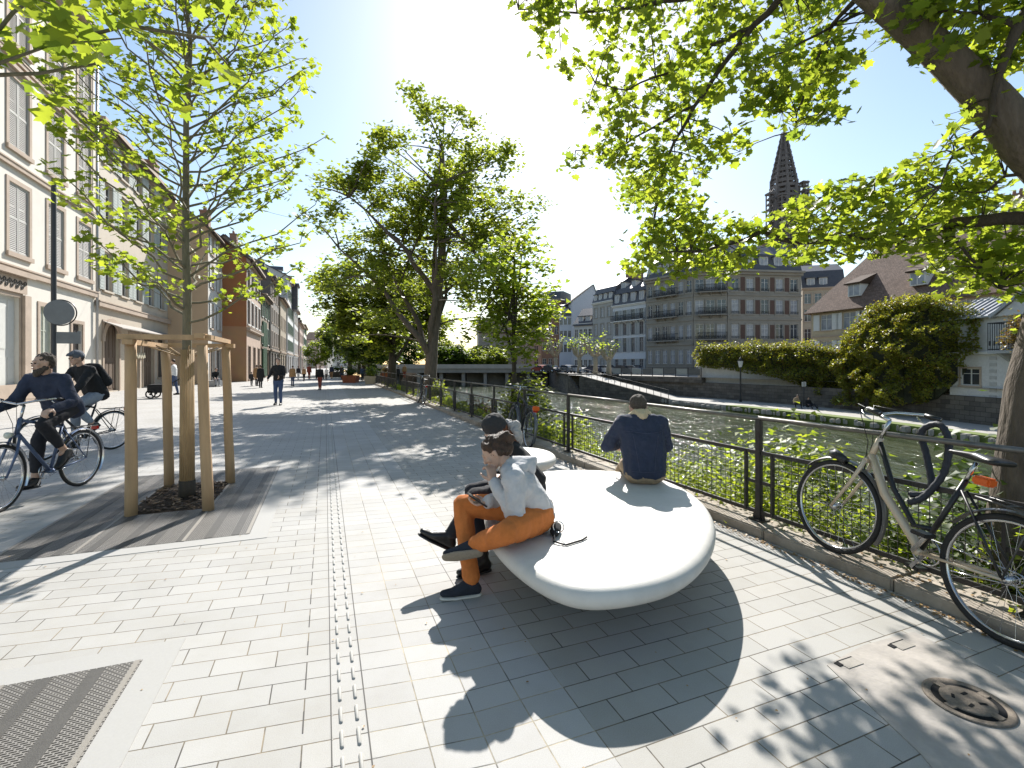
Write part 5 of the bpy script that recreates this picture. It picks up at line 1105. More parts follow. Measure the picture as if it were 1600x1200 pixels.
for x, zt_ in ((-11.3, 103), (10.8, 111), (-7.6, 101), (7.6, 104)):
    mb = MB(); 
    yy = -3 if abs(x) > 9 else -8.5
    for dx in (-1.5, 1.5):
        for dy in (-1.5, 1.5): mb.bar((x + dx, yy + dy, 62), (x + dx, yy + dy, zt_), .55, .55)
    for z in np.arange(62, zt_, 3.1):
        for s_ in (-1.5, 1.5): mb.bar((x - 1.5, yy + s_, z), (x + 1.5, yy + s_, z), .5, .7); mb.bar((x + s_, yy - 1.5, z), (x + s_, yy + 1.5, z), .5, .7); mb.bar((x - 1.5, yy + s_, z), (x + 1.5, yy + s_, z + 3.1), .3, .3)
    mb.box((x - 2.1, yy - 2.1, zt_ - 1), (x + 2.1, yy + 2.1, zt_)); mb.box((x - .5, yy - .5, 62), (x + .5, yy + .5, zt_))
    if abs(x) > 9: mb.bar((x, yy, zt_ - 3), (x * .6, -4, zt_ - 3), .7, .9)
    mb.build('stair_turret', ms_, r)
# ================================================================ OBJECTS
mconc_w = mat('white_concrete', (.60, .575, .53), rough=.6, var=.06, scale=7, bump=.3, bscale=160, bd=.004, dirt=.4, dcol=(.43, .395, .34))
mrub = mat('tyre_rubber', (.018, .017, .016), rough=.75, var=.2, bump=.2)
mchrome = mat('chrome', (.55, .55, .56), rough=.22, metal=1, var=.1, bump=0)
mblackp = mat('black_plastic', (.015, .015, .016), rough=.4, bump=0)
def pebble(name, ctrl, hh, label, group='white pebble benches'):
    """ctrl: closed outline of the widest section (world x, y)"""
    m_ = len(ctrl); cx_ = sum(p[0] for p in ctrl) / m_; cy_ = sum(p[1] for p in ctrl) / m_
    r = empty(name, (cx_, cy_, 0)); tagp(r, label, 'bench', group); C_ = [V((p[0] - cx_, p[1] - cy_, 0)) for p in ctrl]; O = []
    for i in range(m_):
        p0, p1, p2, p3 = C_[i - 1], C_[i], C_[(i + 1) % m_], C_[(i + 2) % m_]
        for k in range(8):
            u = k / 8; O.append(.5 * ((2 * p1) + (p2 - p0) * u + (2 * p0 - 5 * p1 + 4 * p2 - p3) * u * u + (3 * p1 - p0 - 3 * p2 + p3) * u ** 3))
    for _ in range(10): O = [(O[i - 1] + O[i] * 2 + O[(i + 1) % len(O)]) / 4 for i in range(len(O))]
    n = len(O)
    nr = []
    for i in range(n): d = O[(i + 1) % n] - O[i - 1]; q = V((d.y, -d.x, 0)).normalized(); nr.append(q if q.dot(O[i]) > 0 else -q)
    prof = [(.20, 0), (.10, -.001), (.06, -.0035), (.034, -.010), (.016, -.022), (.005, -.038), (0, -.058), (.003, -.080), (.018, -.102), (.05, -.122), (.11, -.142), (.19, -.166), (.27, -.19)]
    mb = MB(); vs = []; fs = []
    for off, z in prof: vs += [O[k] - nr[k] * off + V((0, 0, hh + z)) for k in range(n)]
    for i in range(len(prof) - 1): fs += [(i * n + k, (i + 1) * n + k, (i + 1) * n + (k + 1) % n, i * n + (k + 1) % n) for k in range(n)]
    nv = len(vs); vs += [V((0, 0, hh)), V((0, 0, hh - .192))]; fs += [(nv, k, (k + 1) % n) for k in range(n)]; q0 = (len(prof) - 1) * n; fs += [(nv + 1, q0 + (k + 1) % n, q0 + k) for k in range(n)]
    mb.add(vs, fs, 0, True); mb.build('bench_top', mconc_w, r)
    mb = MB(); mb.prism([(p.x * .42, p.y * .42) for p in O[::3]], 0, hh - .191); mb.build('plinth', mat('plinth_shade_concrete', (.20, .19, .175)), r); return r  # plinth coloured dark to stand for the shade under the bench
BP = [(1119, 843, .34), (1104, 882, .335), (1070, 914, .33), (1020, 936, .325), (940, 949, .32), (880, 940, .325), (830, 914, .33), (790, 880, .335), (764, 846, .34), (757, 805, .34), (772, 770, .35), (808, 748, .365), (850, 737, .38), (905, 734, .385), (962, 737, .38), (1020, 746, .375), (1064, 763, .365), (1096, 786, .355), (1114, 813, .345)]
pebble('pebble_bench', [tuple(G(x, y, h))[:2] for x, y, h in BP], .40, 'large flat white concrete pebble bench on which three people sit')
pebble('pebble_bench', [(.12 + .42 * math.cos(a) * 1.0, 5.75 + .55 * math.sin(a)) for a in np.linspace(0, 2 * math.pi, 13)[:-1]], .42, 'small white concrete pebble bench behind the two girls')

# ---------------------------------------------------------------- bicycles
def wheel(parent, name, c, rr=.345, spokes=28, rim=mchrome, y0=0, steer=0, tw=.019):
    o = MB().build(name, mchrome, parent, c); o.rotation_euler = (0, 0, steer)
    # hub is the wheel's own mesh
    bpy.data.objects.remove(o); mb = MB(); mb.tube([(0, -.045, 0), (0, .045, 0)], .022, n=10); mb.ring((0, .03, 0), (0, 1, 0), .024, .004, n=12, m=5); mb.ring((0, -.03, 0), (0, 1, 0), .024, .004, n=12, m=5)
    o = mb.build(name, mchrome, parent, c); o.rotation_euler = (0, 0, steer)
    q = MB(); q.ring((0, 0, 0), (0, 1, 0), rr - tw, tw, n=64, m=10); q.build('tyre', mrub, o)
    q = MB(); q.ring((0, 0, 0), (0, 1, 0), rr - tw * 2.05, .0095, n=56, m=6, flat=1.35); q.build('rim', rim, o)
    q = MB()
    for k in range(spokes):
        a = 2 * math.pi * k / spokes; s = 1 if k % 2 else -1; b_ = a + (.5 if (k // 2) % 2 else -.5)
        q.tube([(.022 * math.cos(b_), .028 * s, .022 * math.sin(b_)), ((rr - tw * 2.3) * math.cos(a), 0, (rr - tw * 2.3) * math.sin(a))], .0014, n=3, cap=False)
    q.build('spoke', mchrome, o); return o
def bicycle(label, loc, head, lean, fm, style='city', steer=0.0, group='bicycles', guard=True, lock=False, rack=True, bars='city', saddlec=mblackp, reflector=True, pitch=0.0, basket=False, hl=True):
    r = empty('bicycle', loc); r.rotation_mode = 'XYZ'; Mx = Matrix.Rotation(head, 4, 'Z') @ Matrix.Rotation(-pitch, 4, 'Y') @ Matrix.Rotation(lean, 4, 'X'); r.rotation_euler = Mx.to_euler()
    tagp(r, label, 'bicycle', group); rr = .345
    RH, FH, BB_ = V((-.52, 0, rr)), V((.56, 0, rr)), V((-.06, 0, .285)); ST_ = V((-.235, 0, .80)); HT, HB = V((.315, 0, .93)), V((.365, 0, .77)); ax = (HT - HB).normalized()
    mb = MB()
    if style == 'city':
        mb.tube([HB + ax * .03, V((.22, 0, .56)), BB_ + V((.03, 0, .04)), BB_], [.026, .028, .028, .026], n=12)
        mb.tube([HT - ax * .02, V((.17, 0, .62)), V((.0, 0, .43)), ST_.lerp(BB_, .68)], [.017, .017, .017, .017], n=10, mi=1)
    else:
        mb.tube([HB + ax * .02, BB_], .018, n=10); mb.tube([HT - ax * .02, ST_.lerp(BB_, .06) + V((0, 0, .0))], .016, n=10)
    mb.tube([HT, HB], .022, n=10); mb.tube([ST_, BB_], .016, n=10, mi=1 if style == 'city' else 0)
    for s in (-1, 1):
        mb.tube([BB_ + V((-.04, s * .03, 0)), RH + V((0, s * .06, 0))], .0095, n=6); mb.tube([ST_ + V((0, s * .02, -.06)), RH + V((0, s * .06, 0))], .0075, n=6, mi=1 if style == 'city' else 0)
    mb.tube([BB_ + V((0, -.04, 0)), BB_ + V((0, .04, 0))], .024, n=10)
    mb.build('frame', [fm, mblackp], r)
    fk = MB().build('fork', fm, r); bpy.data.objects.remove(fk)
    mb = MB(); cr = V((FH.x, 0, FH.z)); 
    Ms = Matrix.Translation(HB) @ Matrix.Rotation(steer, 4, ax) @ Matrix.Translation(-HB)
    for s in (-1, 1): mb.tube([Ms @ (HB - ax * .02 + V((0, s * .035, 0))), Ms @ (HB - ax * .2 + V((.01, s * .055, 0))), Ms @ (FH + V((0, s * .055, 0)))], [.014, .013, .009], n=8)
    mb.bar(Ms @ (HB - ax * .02 + V((0, -.04, 0))), Ms @ (HB - ax * .02 + V((0, .04, 0))), .03, .03); mb.build('fork', fm, r)
    Fw = Ms @ FH
    wheel(r, 'wheel', RH); wheel(r, 'wheel', Fw, steer=steer)
    mb = MB(); top = HT + ax * .14; mb.tube([HT, top], .013, n=8); St = Ms @ (top + V((.07, 0, .02))); mb.tube([top, St], .014, n=8)
    if bars == 'city': hp = [(-.20, .28, .03), (-.1, .26, .045), (.0, .14, .03), (.02, 0, 0), (.0, -.14, .03), (-.1, -.26, .045), (-.20, -.28, .03)]
    elif bars == 'flat': hp = [(-.06, .3, .0), (-.02, .12, .0), (0, 0, 0), (-.02, -.12, .0), (-.06, -.3, .0)]
    Rs = Matrix.Rotation(steer, 3, 'Z'); HPs = [St + Rs @ V(p) for p in hp]; mb.tube(HPs, .0115, n=8)
    for s in (0, -1): a_, b_ = HPs[s], HPs[1 if s == 0 else -2]; mb.tube([b_ + V((.04, 0, -.02)), b_.lerp(a_, .5) + V((.055, 0, -.045)), a_ + V((.06, 0, -.05))], .006, n=5)
    hb = mb.build('handlebar', mchrome, r)
    for s in (0, -1):
        a_, b_ = HPs[s], HPs[1 if s == 0 else -2]; q = MB(); q.tube([a_, a_.lerp(b_, .9)], .0175, n=10); q.build('grip', mblackp, hb)
    q = MB()
    for s in (-1, 1): q.tube([HPs[1 if s > 0 else -2], St + V((.12, .07 * s, .06)), HT + V((.07, .02 * s, -.05)), HB + V((.03, 0, -.1))], .0028, n=4)
    q.build('brake_cable', mblackp, r)
    s0_ = ST_ + V((-.035, 0, .12)); mb = MB(); mb.tube([ST_, s0_], .0125, n=8); mb.build('seat_post', mchrome, r)
    blob('saddle', [[(s0_ + V((-.11, .06, .03)), (.045, .03, .02)), (s0_ + V((-.11, -.06, .03)), (.045, .03, .02)), (s0_ + V((.0, 0, .032)), .026)], [(s0_ + V((0, 0, .032)), .026), (s0_ + V((.13, 0, .03)), (.03, .016, .014))]], saddlec, r, vox=.008, smooth=3)
    if guard:
        for c, a0, a1, st in ((RH, None, None, 0), (Fw, None, None, steer)):
            mb = MB(); vs = []; n = 26; lo, hi = (R(-25), R(200)) if c is RH else (R(25), R(185))
            lo, hi = (R(30), R(215)) if c is RH else (R(15), R(200))
            if c is not RH: lo, hi = R(40), R(205)
            Rz = Matrix.Rotation(st, 3, 'Z')
            for i in range(n + 1):
                th = lo + (hi - lo) * i / n
                for y, dz in ((-.026, -.006), (-.012, .004), (.012, .004), (.026, -.006)): vs.append(c + Rz @ V(((rr + .022 + dz) * math.cos(th), y, (rr + .022 + dz) * math.sin(th))))
            fs = [(i * 4 + k, i * 4 + k + 1, (i + 1) * 4 + k + 1, (i + 1) * 4 + k) for i in range(n) for k in range(3)]
            mb.add(vs, fs, 0, True); mb.build('mudguard', mchrome if style == 'steel' else mat('mudguard_grey', (.18, .18, .18), rough=.35, metal=.5), r)
    mb = MB(); mb.ring(BB_ + V((0, -.05, 0)), (0, 1, 0), .085, .006, n=28, m=5)
    for k in range(5): a = k * 1.257; mb.bar(BB_ + V((0, -.05, 0)), BB_ + V((.085 * math.cos(a), -.05, .085 * math.sin(a))), .006, .012)
    ca = R(-60); dv = V((math.cos(ca), 0, math.sin(ca))) * .165
    mb.bar(BB_ + V((0, -.062, 0)), BB_ + V((0, -.068, 0)) + dv, .012, .022); mb.bar(BB_ + V((0, .062, 0)), BB_ + V((0, .068, 0)) - dv, .012, .022)
    mb.tube([BB_ + V((0, -.05, .085)), RH + V((0, -.05, .035))], .004, n=4); mb.tube([BB_ + V((0, -.05, -.085)), RH + V((0, -.05, -.035))], .004, n=4); mb.ring(RH + V((0, -.05, 0)), (0, 1, 0), .034, .006, n=16, m=5)
    mb.build('crankset', mchrome, r)
    for s, dd in ((-1, dv), (1, -dv)):
        q = MB(); c = BB_ + V((0, s * .068, 0)) + dd; q.box(c + V((-.045, min(0, s * .09), -.012)), c + V((.045, max(0, s * .09), .012)), bevel=.004); q.build('pedal', mblackp, r)
    if rack:
        mb = MB(); z = .735
        for y in (-.055, .055): mb.tube([(-.33, y, z), (-.72, y, z - .01)], .006, n=6); mb.tube([(-.6, y, z), RH + V((0, y * 1.1, 0))], .005, n=6)
        for x in (-.36, -.48, -.6, -.72): mb.tube([(x, -.055, z), (x, .055, z)], .005, n=5)
        mb.build('rear_rack', mat('rack_metal', (.09, .09, .09), rough=.4, metal=.6), r)
    if reflector:
        q = MB(); q.box((-.76, -.04, .67), (-.735, .04, .72), bevel=.006); q.build('rear_light', mat('red_lens', (.5, .02, .01), rough=.25), r)
    if hl:
        q = MB(); p = Ms @ (HB + V((.09, 0, .0))); q.lathe([(.0, -.03), (.022, -.025), (.034, .02), (.034, .03), (.0, .034)], n=14); o = q.build('headlight', mat('lens', (.6, .6, .5), rough=.15), r, p); o.rotation_euler = (0, R(90), 0)
    if lock:
        q = MB(); P = [V(p) for p in lock]; n = 60; PP = []
        for i in range(n + 1):
            f = i / n * (len(P) - 1); k = min(int(f), len(P) - 2); u = f - k
            p0, p1, p2, p3 = P[max(k - 1, 0)], P[k], P[k + 1], P[min(k + 2, len(P) - 1)]
            PP.append(.5 * ((2 * p1) + (p2 - p0) * u + (2 * p0 - 5 * p1 + 4 * p2 - p3) * u * u + (3 * p1 - p0 - 3 * p2 + p3) * u ** 3))
        q.tube(PP, [.019 + .0035 * (i % 2) for i in range(n + 1)], n=9); o = q.build('chain_lock', mat('lock_sleeve', (.02, .022, .032), rough=.6, var=.3, scale=40), r)
    return r
mbg = mat('frame_champagne', (.60, .49, .36), rough=.35, metal=.2, var=.06, scale=20, bump=.03)
rc, fc = V((2.64, 2.57, 0)), V((2.44, 3.56, .085)); hd = math.atan2(fc.y - rc.y, fc.x - rc.x); hv = V((math.cos(hd), math.sin(hd), 0)); pit = math.asin(.085 / 1.08)
bk = bicycle('champagne coloured city bicycle with a black chain lock leaning on the fence at the right', rc + hv * .52 + V((0, 0, .04)), hd, R(7), mbg, 'city', steer=R(4), pitch=pit, group='bicycles', hl=False,
    lock=[(.10, -.05, .60), (.02, -.11, .66), (.10, -.14, .86), (.17, -.15, 1.02), (.08, -.16, 1.09), (.0, -.15, 1.0), (-.03, -.12, .8), (.02, -.07, .62), (.08, -.03, .55)])
q = MB(); q.box((-.37, -.035, .80), (-.28, .035, .85), bevel=.01); q.build('reflector', mat('orange_lens', (.75, .13, .02), rough=.25), bk)
q = MB(); q.tube([(.52, .03, .70), (.60, .03, .73), (.66, .0, .72), (.70, -.03, .70)], [.03, .035, .035, .02], n=8); q.build('basket_mount', mblackp, bk)
mblu = mat('frame_blue', (.10, .14, .24), rough=.35, metal=.4, var=.05)
HC = V((.13, -.9915, 0)); hd2 = math.atan2(HC.y, HC.x)
rb = V((-5.35, 5.88, 0)); C1 = rb + HC * .52
bicycle('blue grey bicycle ridden by the bearded cyclist', C1, hd2, R(0), mblu, 'steel', steer=R(6), bars='city', group='bicycles')
rb2 = V((-7.08, 8.4, 0)); HC2 = V((-.22, -.9755, 0)); C2 = rb2 + HC2 * .52
bicycle('dark bicycle of the flat capped cyclist, half hidden behind the first rider', C2, math.atan2(HC2.y, HC2.x), 0, mat('frame_dark', (.03, .03, .035), rough=.4), 'diamond', bars='flat', group='bicycles')
p = ST(8.3, 3.42, 0); bicycle('dark bicycle with an orange reflector standing against the fence behind the girls', p, math.atan2(U.y, U.x) - .1, R(6), mat('frame_dark', (.03, .03, .035)), 'diamond', bars='flat', group='bicycles', hl=False)
q = MB(); q.box((-.79, -.06, .70), (-.74, .06, .78), bevel=.01); q.build('reflector', MATS['orange_lens'], [o for o in bpy.data.objects if o.name.startswith('bicycle') and o.get('label', '').startswith('dark bicycle with an orange')][0])
p = ST(18.2, 3.40, 0); bicycle('dark bicycle against the fence in front of the large maple trunk', p, math.atan2(U.y, U.x), R(7), mat('frame_dark', (.03, .03, .035)), 'city', bars='city', group='bicycles', hl=False)

# ---------------------------------------------------------------- wooden tree stakes
mwood = mat('stake_wood', (.46, .30, .165), rough=.8, var=.16, scale=5, bump=.3, stretch=(3, 3, .35), dirt=.35, dcol=(.26, .16, .09))
st_ = [((-3.78, 4.70), (-3.80, 4.72), 1.74, 'nearest left wooden stake of the tree support'), ((-4.22, 5.83), (-4.24, 5.8), 1.66, 'rear left wooden stake of the tree support'), ((-3.12, 4.87), (-3.20, 4.88), 1.70, 'leaning front right wooden stake of the tree support'), ((-3.57, 6.0), (-3.63, 6.0), 1.76, 'rear right wooden stake of the tree support')]
r = empty('tree_support', (-3.67, 5.35, 0)); tagp(r, 'wooden frame of four round stakes joined by rails round the young tree', 'tree support'); L0 = V(r.location)
mb = MB(); tops = []
for (a, b_, h, lb) in st_:
    mb = MB(); p0, p1 = V((*a, -.05)) - L0, V((*b_, h)) - L0; pts = [p0.lerp(p1, k / 5) + V((random.uniform(-.004, .004), random.uniform(-.004, .004), 0)) for k in range(6)]
    mb.tube(pts, [.054, .053, .051, .05, .049, .048], n=14); o = mb.build('stake', mwood, r); tops.append(p1)
def halfrail(p, q, z, name='rail'):
    mb = MB(); d = (q - p).normalized(); s = V((d.y, -d.x, 0)); mb.bar(p + V((0, 0, z)) - d * .1, q + V((0, 0, z)) + d * .1, .085, .05); return mb.build(name, mwood, r)
T = [V((t_.x, t_.y, 0)) for t_ in tops]; zt_ = 1.77
halfrail(T[0], T[2], zt_ + .01); halfrail(T[1], T[3], zt_ - .03); halfrail(T[0], T[1], zt_ - .045); halfrail(T[2], T[3], zt_ + .055 - .06 + .03)
mb = MB()
for k in range(7): a = k * .9; mb.tube([(.09 * math.cos(a), .09 * math.sin(a), 1.60), (.32 * math.cos(a + .1), .42 * math.sin(a + .1), 1.70)], .008, n=5)
mb.build('strap', mat('jute', (.35, .24, .13), var=.3), r)
mb = MB(); mb.lathe([(.068, .1), (.067, .6), (.063, 1.2), (.058, 1.66), (.05, 1.67)], n=22)
for k in range(20): a = k * 2 * math.pi / 20; mb.tube([(.066 * math.cos(a), .066 * math.sin(a), .1), (.057 * math.cos(a), .057 * math.sin(a), 1.67)], .0095, n=6)
mb.build('bark_guard', mat('bamboo_mat', (.40, .27, .14), var=.22, scale=9, stretch=(2, 2, .3), bump=.3, dirt=.3), r)
mb = MB(); mb.lathe([(.085, 0), (.082, .2)], n=16); mb.build('root_collar', bark_dk, r)

# ---------------------------------------------------------------- lamp pole with a round sign, seen from behind
p = onray(84, 12.2); r = empty('sign_pole', p, .35); tagp(r, 'dark pole with a round sign behind the cyclists', 'sign pole')
mb = MB(); mb.lathe([(.085, 0), (.085, .9), (.058, 1.0), (.055, 6.2), (.045, 6.3)], n=14); mb.build('pole', mat('pole_paint', (.035, .033, .032), rough=.45), r)
mb = MB(); mb.ring((.33, .0, 2.72), (0, 1, 0), .33, .018, n=36, m=6); mb.lathe([(.32, -.004), (.32, .004)], n=36); o = mb.build('sign_disc', [mat('sign_back', (.13, .135, .14), rough=.4, metal=.4)], r)
bpy.data.objects.remove(o); mb = MB(); mb.ring((.14, 0, 2.85), (0, 1, 0), .33, .016, n=36, m=6)
mb.extr([(.14 + .32 * math.cos(a), -.075, 2.85 + .32 * math.sin(a)) for a in np.linspace(0, 2 * math.pi, 37)[:-1]], (0, .01, 0), 1); mb.build('sign_disc', [mblackp, MATS['sign_back']], r)
mb = MB(); mb.box((.05, -.02, 2.05), (.52, .0, 2.35)); mb.box((.5, -.04, 2.05), (.56, .02, 2.38)); mb.build('sign_plate', [MATS['sign_back']], r)
# far lamp across the river
p = onray(1157, 50.6) + V((0, 0, -2.45)); r = empty('street_lamp', p); tagp(r, 'slender street lamp with a white lantern on the lower quay path', 'street lamp')
mb = MB(); mb.lathe([(.16, 0), (.09, .5), (.07, 3.6), (.12, 3.7)], n=10); mb.build('pole', m_rr, r); mb = MB(); mb.lathe([(.16, 3.7), (.30, 4.35), (.10, 4.4)], n=6, smooth=False); mb.build('lantern', mwhite, r); mb = MB(); mb.lathe([(.34, 4.4), (.1, 4.65), (.02, 4.8)], n=6); mb.build('lamp_cap', m_rr, r)
for px, Z, h, lb in ((413, 60, 4.2, 'slim pale bollard post standing in the street by the dark timbered house'), (470, 78, 4.5, 'slim grey post far down the street'), (585, 60, 3.2, 'slim post beside the planters at the right of the street')):
    r = empty('post', onray(px, Z)); tagp(r, lb, 'post'); mb = MB(); mb.lathe([(.11, 0), (.1, h), (.03, h + .1)], n=10); mb.build('shaft', mgrey, r)
# thin span wires across the street
for (a, b_, lb) in ((W(330, 300, 34), W(620, 340, 40), 'upper thin wire spanning the street'), (W(395, 447, 50), W(640, 470, 55), 'lower thin wire spanning the street')):
    mb = MB(); mb.tube([a.lerp(b_, k / 10) - V((0, 0, 1.2 * math.sin(math.pi * k / 10))) for k in range(11)], .012, n=4); tagp(mb.build('span_wire', m_rr), lb, 'wire')
# planters
mred = mat('planter_rust', (.30, .09, .04), rough=.7, var=.2)
def planter(px, py, wd, lb, m, seed, flower=LM2):
    p = G(px, py); r = empty('planter', p); tagp(r, lb, 'planter', 'planters along the promenade'); mb = MB()
    mb.extr([(-wd / 2, -.45, 0), (wd / 2, -.45, 0), (wd / 2 + .12, -.55, .62), (-wd / 2 - .12, -.55, .62)], (0, 1.0, 0)); mb.build('trough', m, r)
    rg = np.random.default_rng(seed); C = rg.normal(size=(420, 3)) * np.array([wd * .3, .25, .22]) + np.array([0, 0, .95]); leaves('foliage', C, .16, 'q', flower, r, seed=seed)
planter(548, 598, 1.0, 'rust red planter trough with dark plants in front of the riverside trees', mred, 1, LM3); planter(581, 600, .7, 'low pale planter trough by the start of the fence', mat('planter_sand', (.42, .36, .28)), 2, LMG)
planter(526, 589, 1.3, 'dark planter trough farther down the promenade', mat('planter_dark', (.07, .06, .05)), 3, LM3); planter(603, 592, .9, 'small planter trough with reddish plants beneath the dark tree', mred, 4, LMR)
# cars on the far quay
def car(px, Z, ang, col, lb, seed):
    r = empty('parked_car', onray(px, Z), ang); tagp(r, lb, 'car', 'cars parked along the far quay')
    pr = [(-2.1, .35), (-2.15, .7), (-2.0, .95), (-1.75, 1.0), (-1.2, 1.42), (.35, 1.46), (1.05, 1.02), (1.9, .88), (2.15, .6), (2.1, .3)]
    mb = MB(); mb.extr([(x, -.85, z) for x, z in pr], (0, 1.7, 0)); mb.build('body', mat('car_paint_%d' % seed, col, rough=.25, metal=.3, var=.03, bump=0, spec=.8), r)
    mb = MB(); g_ = [(-1.6, 1.02), (-1.12, 1.36), (.3, 1.39), (.9, 1.03)]; mb.extr([(x, -.862, z) for x, z in g_], (0, .01, 0)); mb.extr([(x, .852, z) for x, z in g_], (0, .01, 0)); mb.extr([(.44, -.7, 1.44), (.44, .7, 1.44), (1.0, .7, 1.09), (1.0, -.7, 1.09)], (.02, 0, .02)); mb.build('car_window', mglass, r)
    for x in (-1.35, 1.35):
        for s in (-1, 1): q = MB(); q.tube([(x, s * .7, .32), (x, s * .88, .32)], .32, n=18); q.tube([(x, s * .881, .32), (x, s * .89, .32)], .2, n=12, mi=1); q.build('wheel', [mrub, mchrome], r)
    for s in (-1, 1): q = MB(); q.box((2.08, s * .6 - .15, .6), (2.14, s * .6 + .15, .74)); q.build('headlight', MATS['lens'], r)
cars = [(862, 88, (.05, .05, .06), 'black car parked leftmost on the far quay'), (885, 87, (.25, .26, .28), 'grey car left of the pollarded plane trees on the far quay'), (905, 85, (.55, .56, .58), 'pale car between the pollarded plane trees'), (928, 82, (.04, .05, .09), 'dark blue car behind the thick pollarded plane'), (950, 80, (.6, .62, .64), 'white car in front of the slate roofed house'), (972, 78, (.06, .06, .07), 'black car before the door of the white five storey house'), (992, 76, (.42, .44, .47), 'silver car in front of the white five storey house'), (845, 92, (.3, .05, .04), 'dark red car half hidden by leaves on the far quay')]
for i, (px, Z, c, lb) in enumerate(cars): car(px, Z, R(-60 + 180 * (i % 2)), c, lb, i)
# ================================================================ PEOPLE
mskin = bpy.data.materials.new('skin'); mskin.use_nodes = True; b = mskin.node_tree.nodes['Principled BSDF']; b.inputs['Base Color'].default_value = (.50, .32, .235, 1); b.inputs['Roughness'].default_value = .5; b.inputs['Subsurface Weight'].default_value = .12; b.inputs['Subsurface Radius'].default_value = (.02, .01, .006)
mlip = mat('lip', (.34, .13, .10), rough=.5, bump=0)
def cloth(name, col, **k): return mat(name, col, rough=.9, var=k.pop('var', .16), scale=k.pop('scale', 22), bump=.35, bscale=k.pop('bscale', 160), bd=.004, **k)
def basis(f, u):
    f = V(f).normalized(); s = f.cross(V(u)).normalized(); u2 = s.cross(f); return f, s, u2, Matrix((s, f, u2)).transposed()
def hand(items, wr, d, pn, s=1.0, curl=.5, thumb=1):
    """palm + four unequal fingers + thumb; d = finger direction, pn = palm normal (fingers curl towards it)"""
    d = V(d).normalized(); pn = V(pn); pn = (pn - d * pn.dot(d)).normalized(); sd = d.cross(pn) * thumb
    k = lambda a, b_, c: wr + (d * a + sd * b_ + pn * c) * s
    items.append([(k(.012, .018, 0), .016 * s), (k(.012, -.016, 0), .016 * s), (k(.08, .032, 0), .012 * s), (k(.08, -.03, 0), .012 * s)])
    for i, (off, ln) in enumerate(((.031, .066), (.0105, .076), (-.0105, .070), (-.031, .055))):
        p = k(.082, off, 0); th = curl * .55 * (1 + .12 * i); rr = .0088 * s
        for seg, fr in enumerate((.45, .32, .25)):
            q = p + (d * math.cos(th) + pn * math.sin(th) + sd * off * .6) * ln * fr * s; items.append([(p, rr), (q, rr * .93)]); p = q; th += curl * .75; rr *= .93
    p = k(.02, .03, .006); q = p + (d * .55 + sd * .62 + pn * .35).normalized() * .042 * s; items.append([(p, .012 * s), (q, .0105 * s)]); q2 = q + (d * .8 + sd * .1 + pn * .5 * (.4 + curl)).normalized() * .032 * s; items.append([(q, .0105 * s), (q2, .0085 * s)])
def mid(a, b_, bend, l1, l2):
    """joint between a and b_ for two bones, bending towards `bend`"""
    a, b_ = V(a), V(b_); d = b_ - a; L = min(d.length, (l1 + l2) * .999); d.normalize(); x = (l1 * l1 - l2 * l2 + L * L) / (2 * L); h = math.sqrt(max(0, l1 * l1 - x * x)); bd = V(bend); bd = (bd - d * bd.dot(d)).normalized(); return a + d * x + bd * h
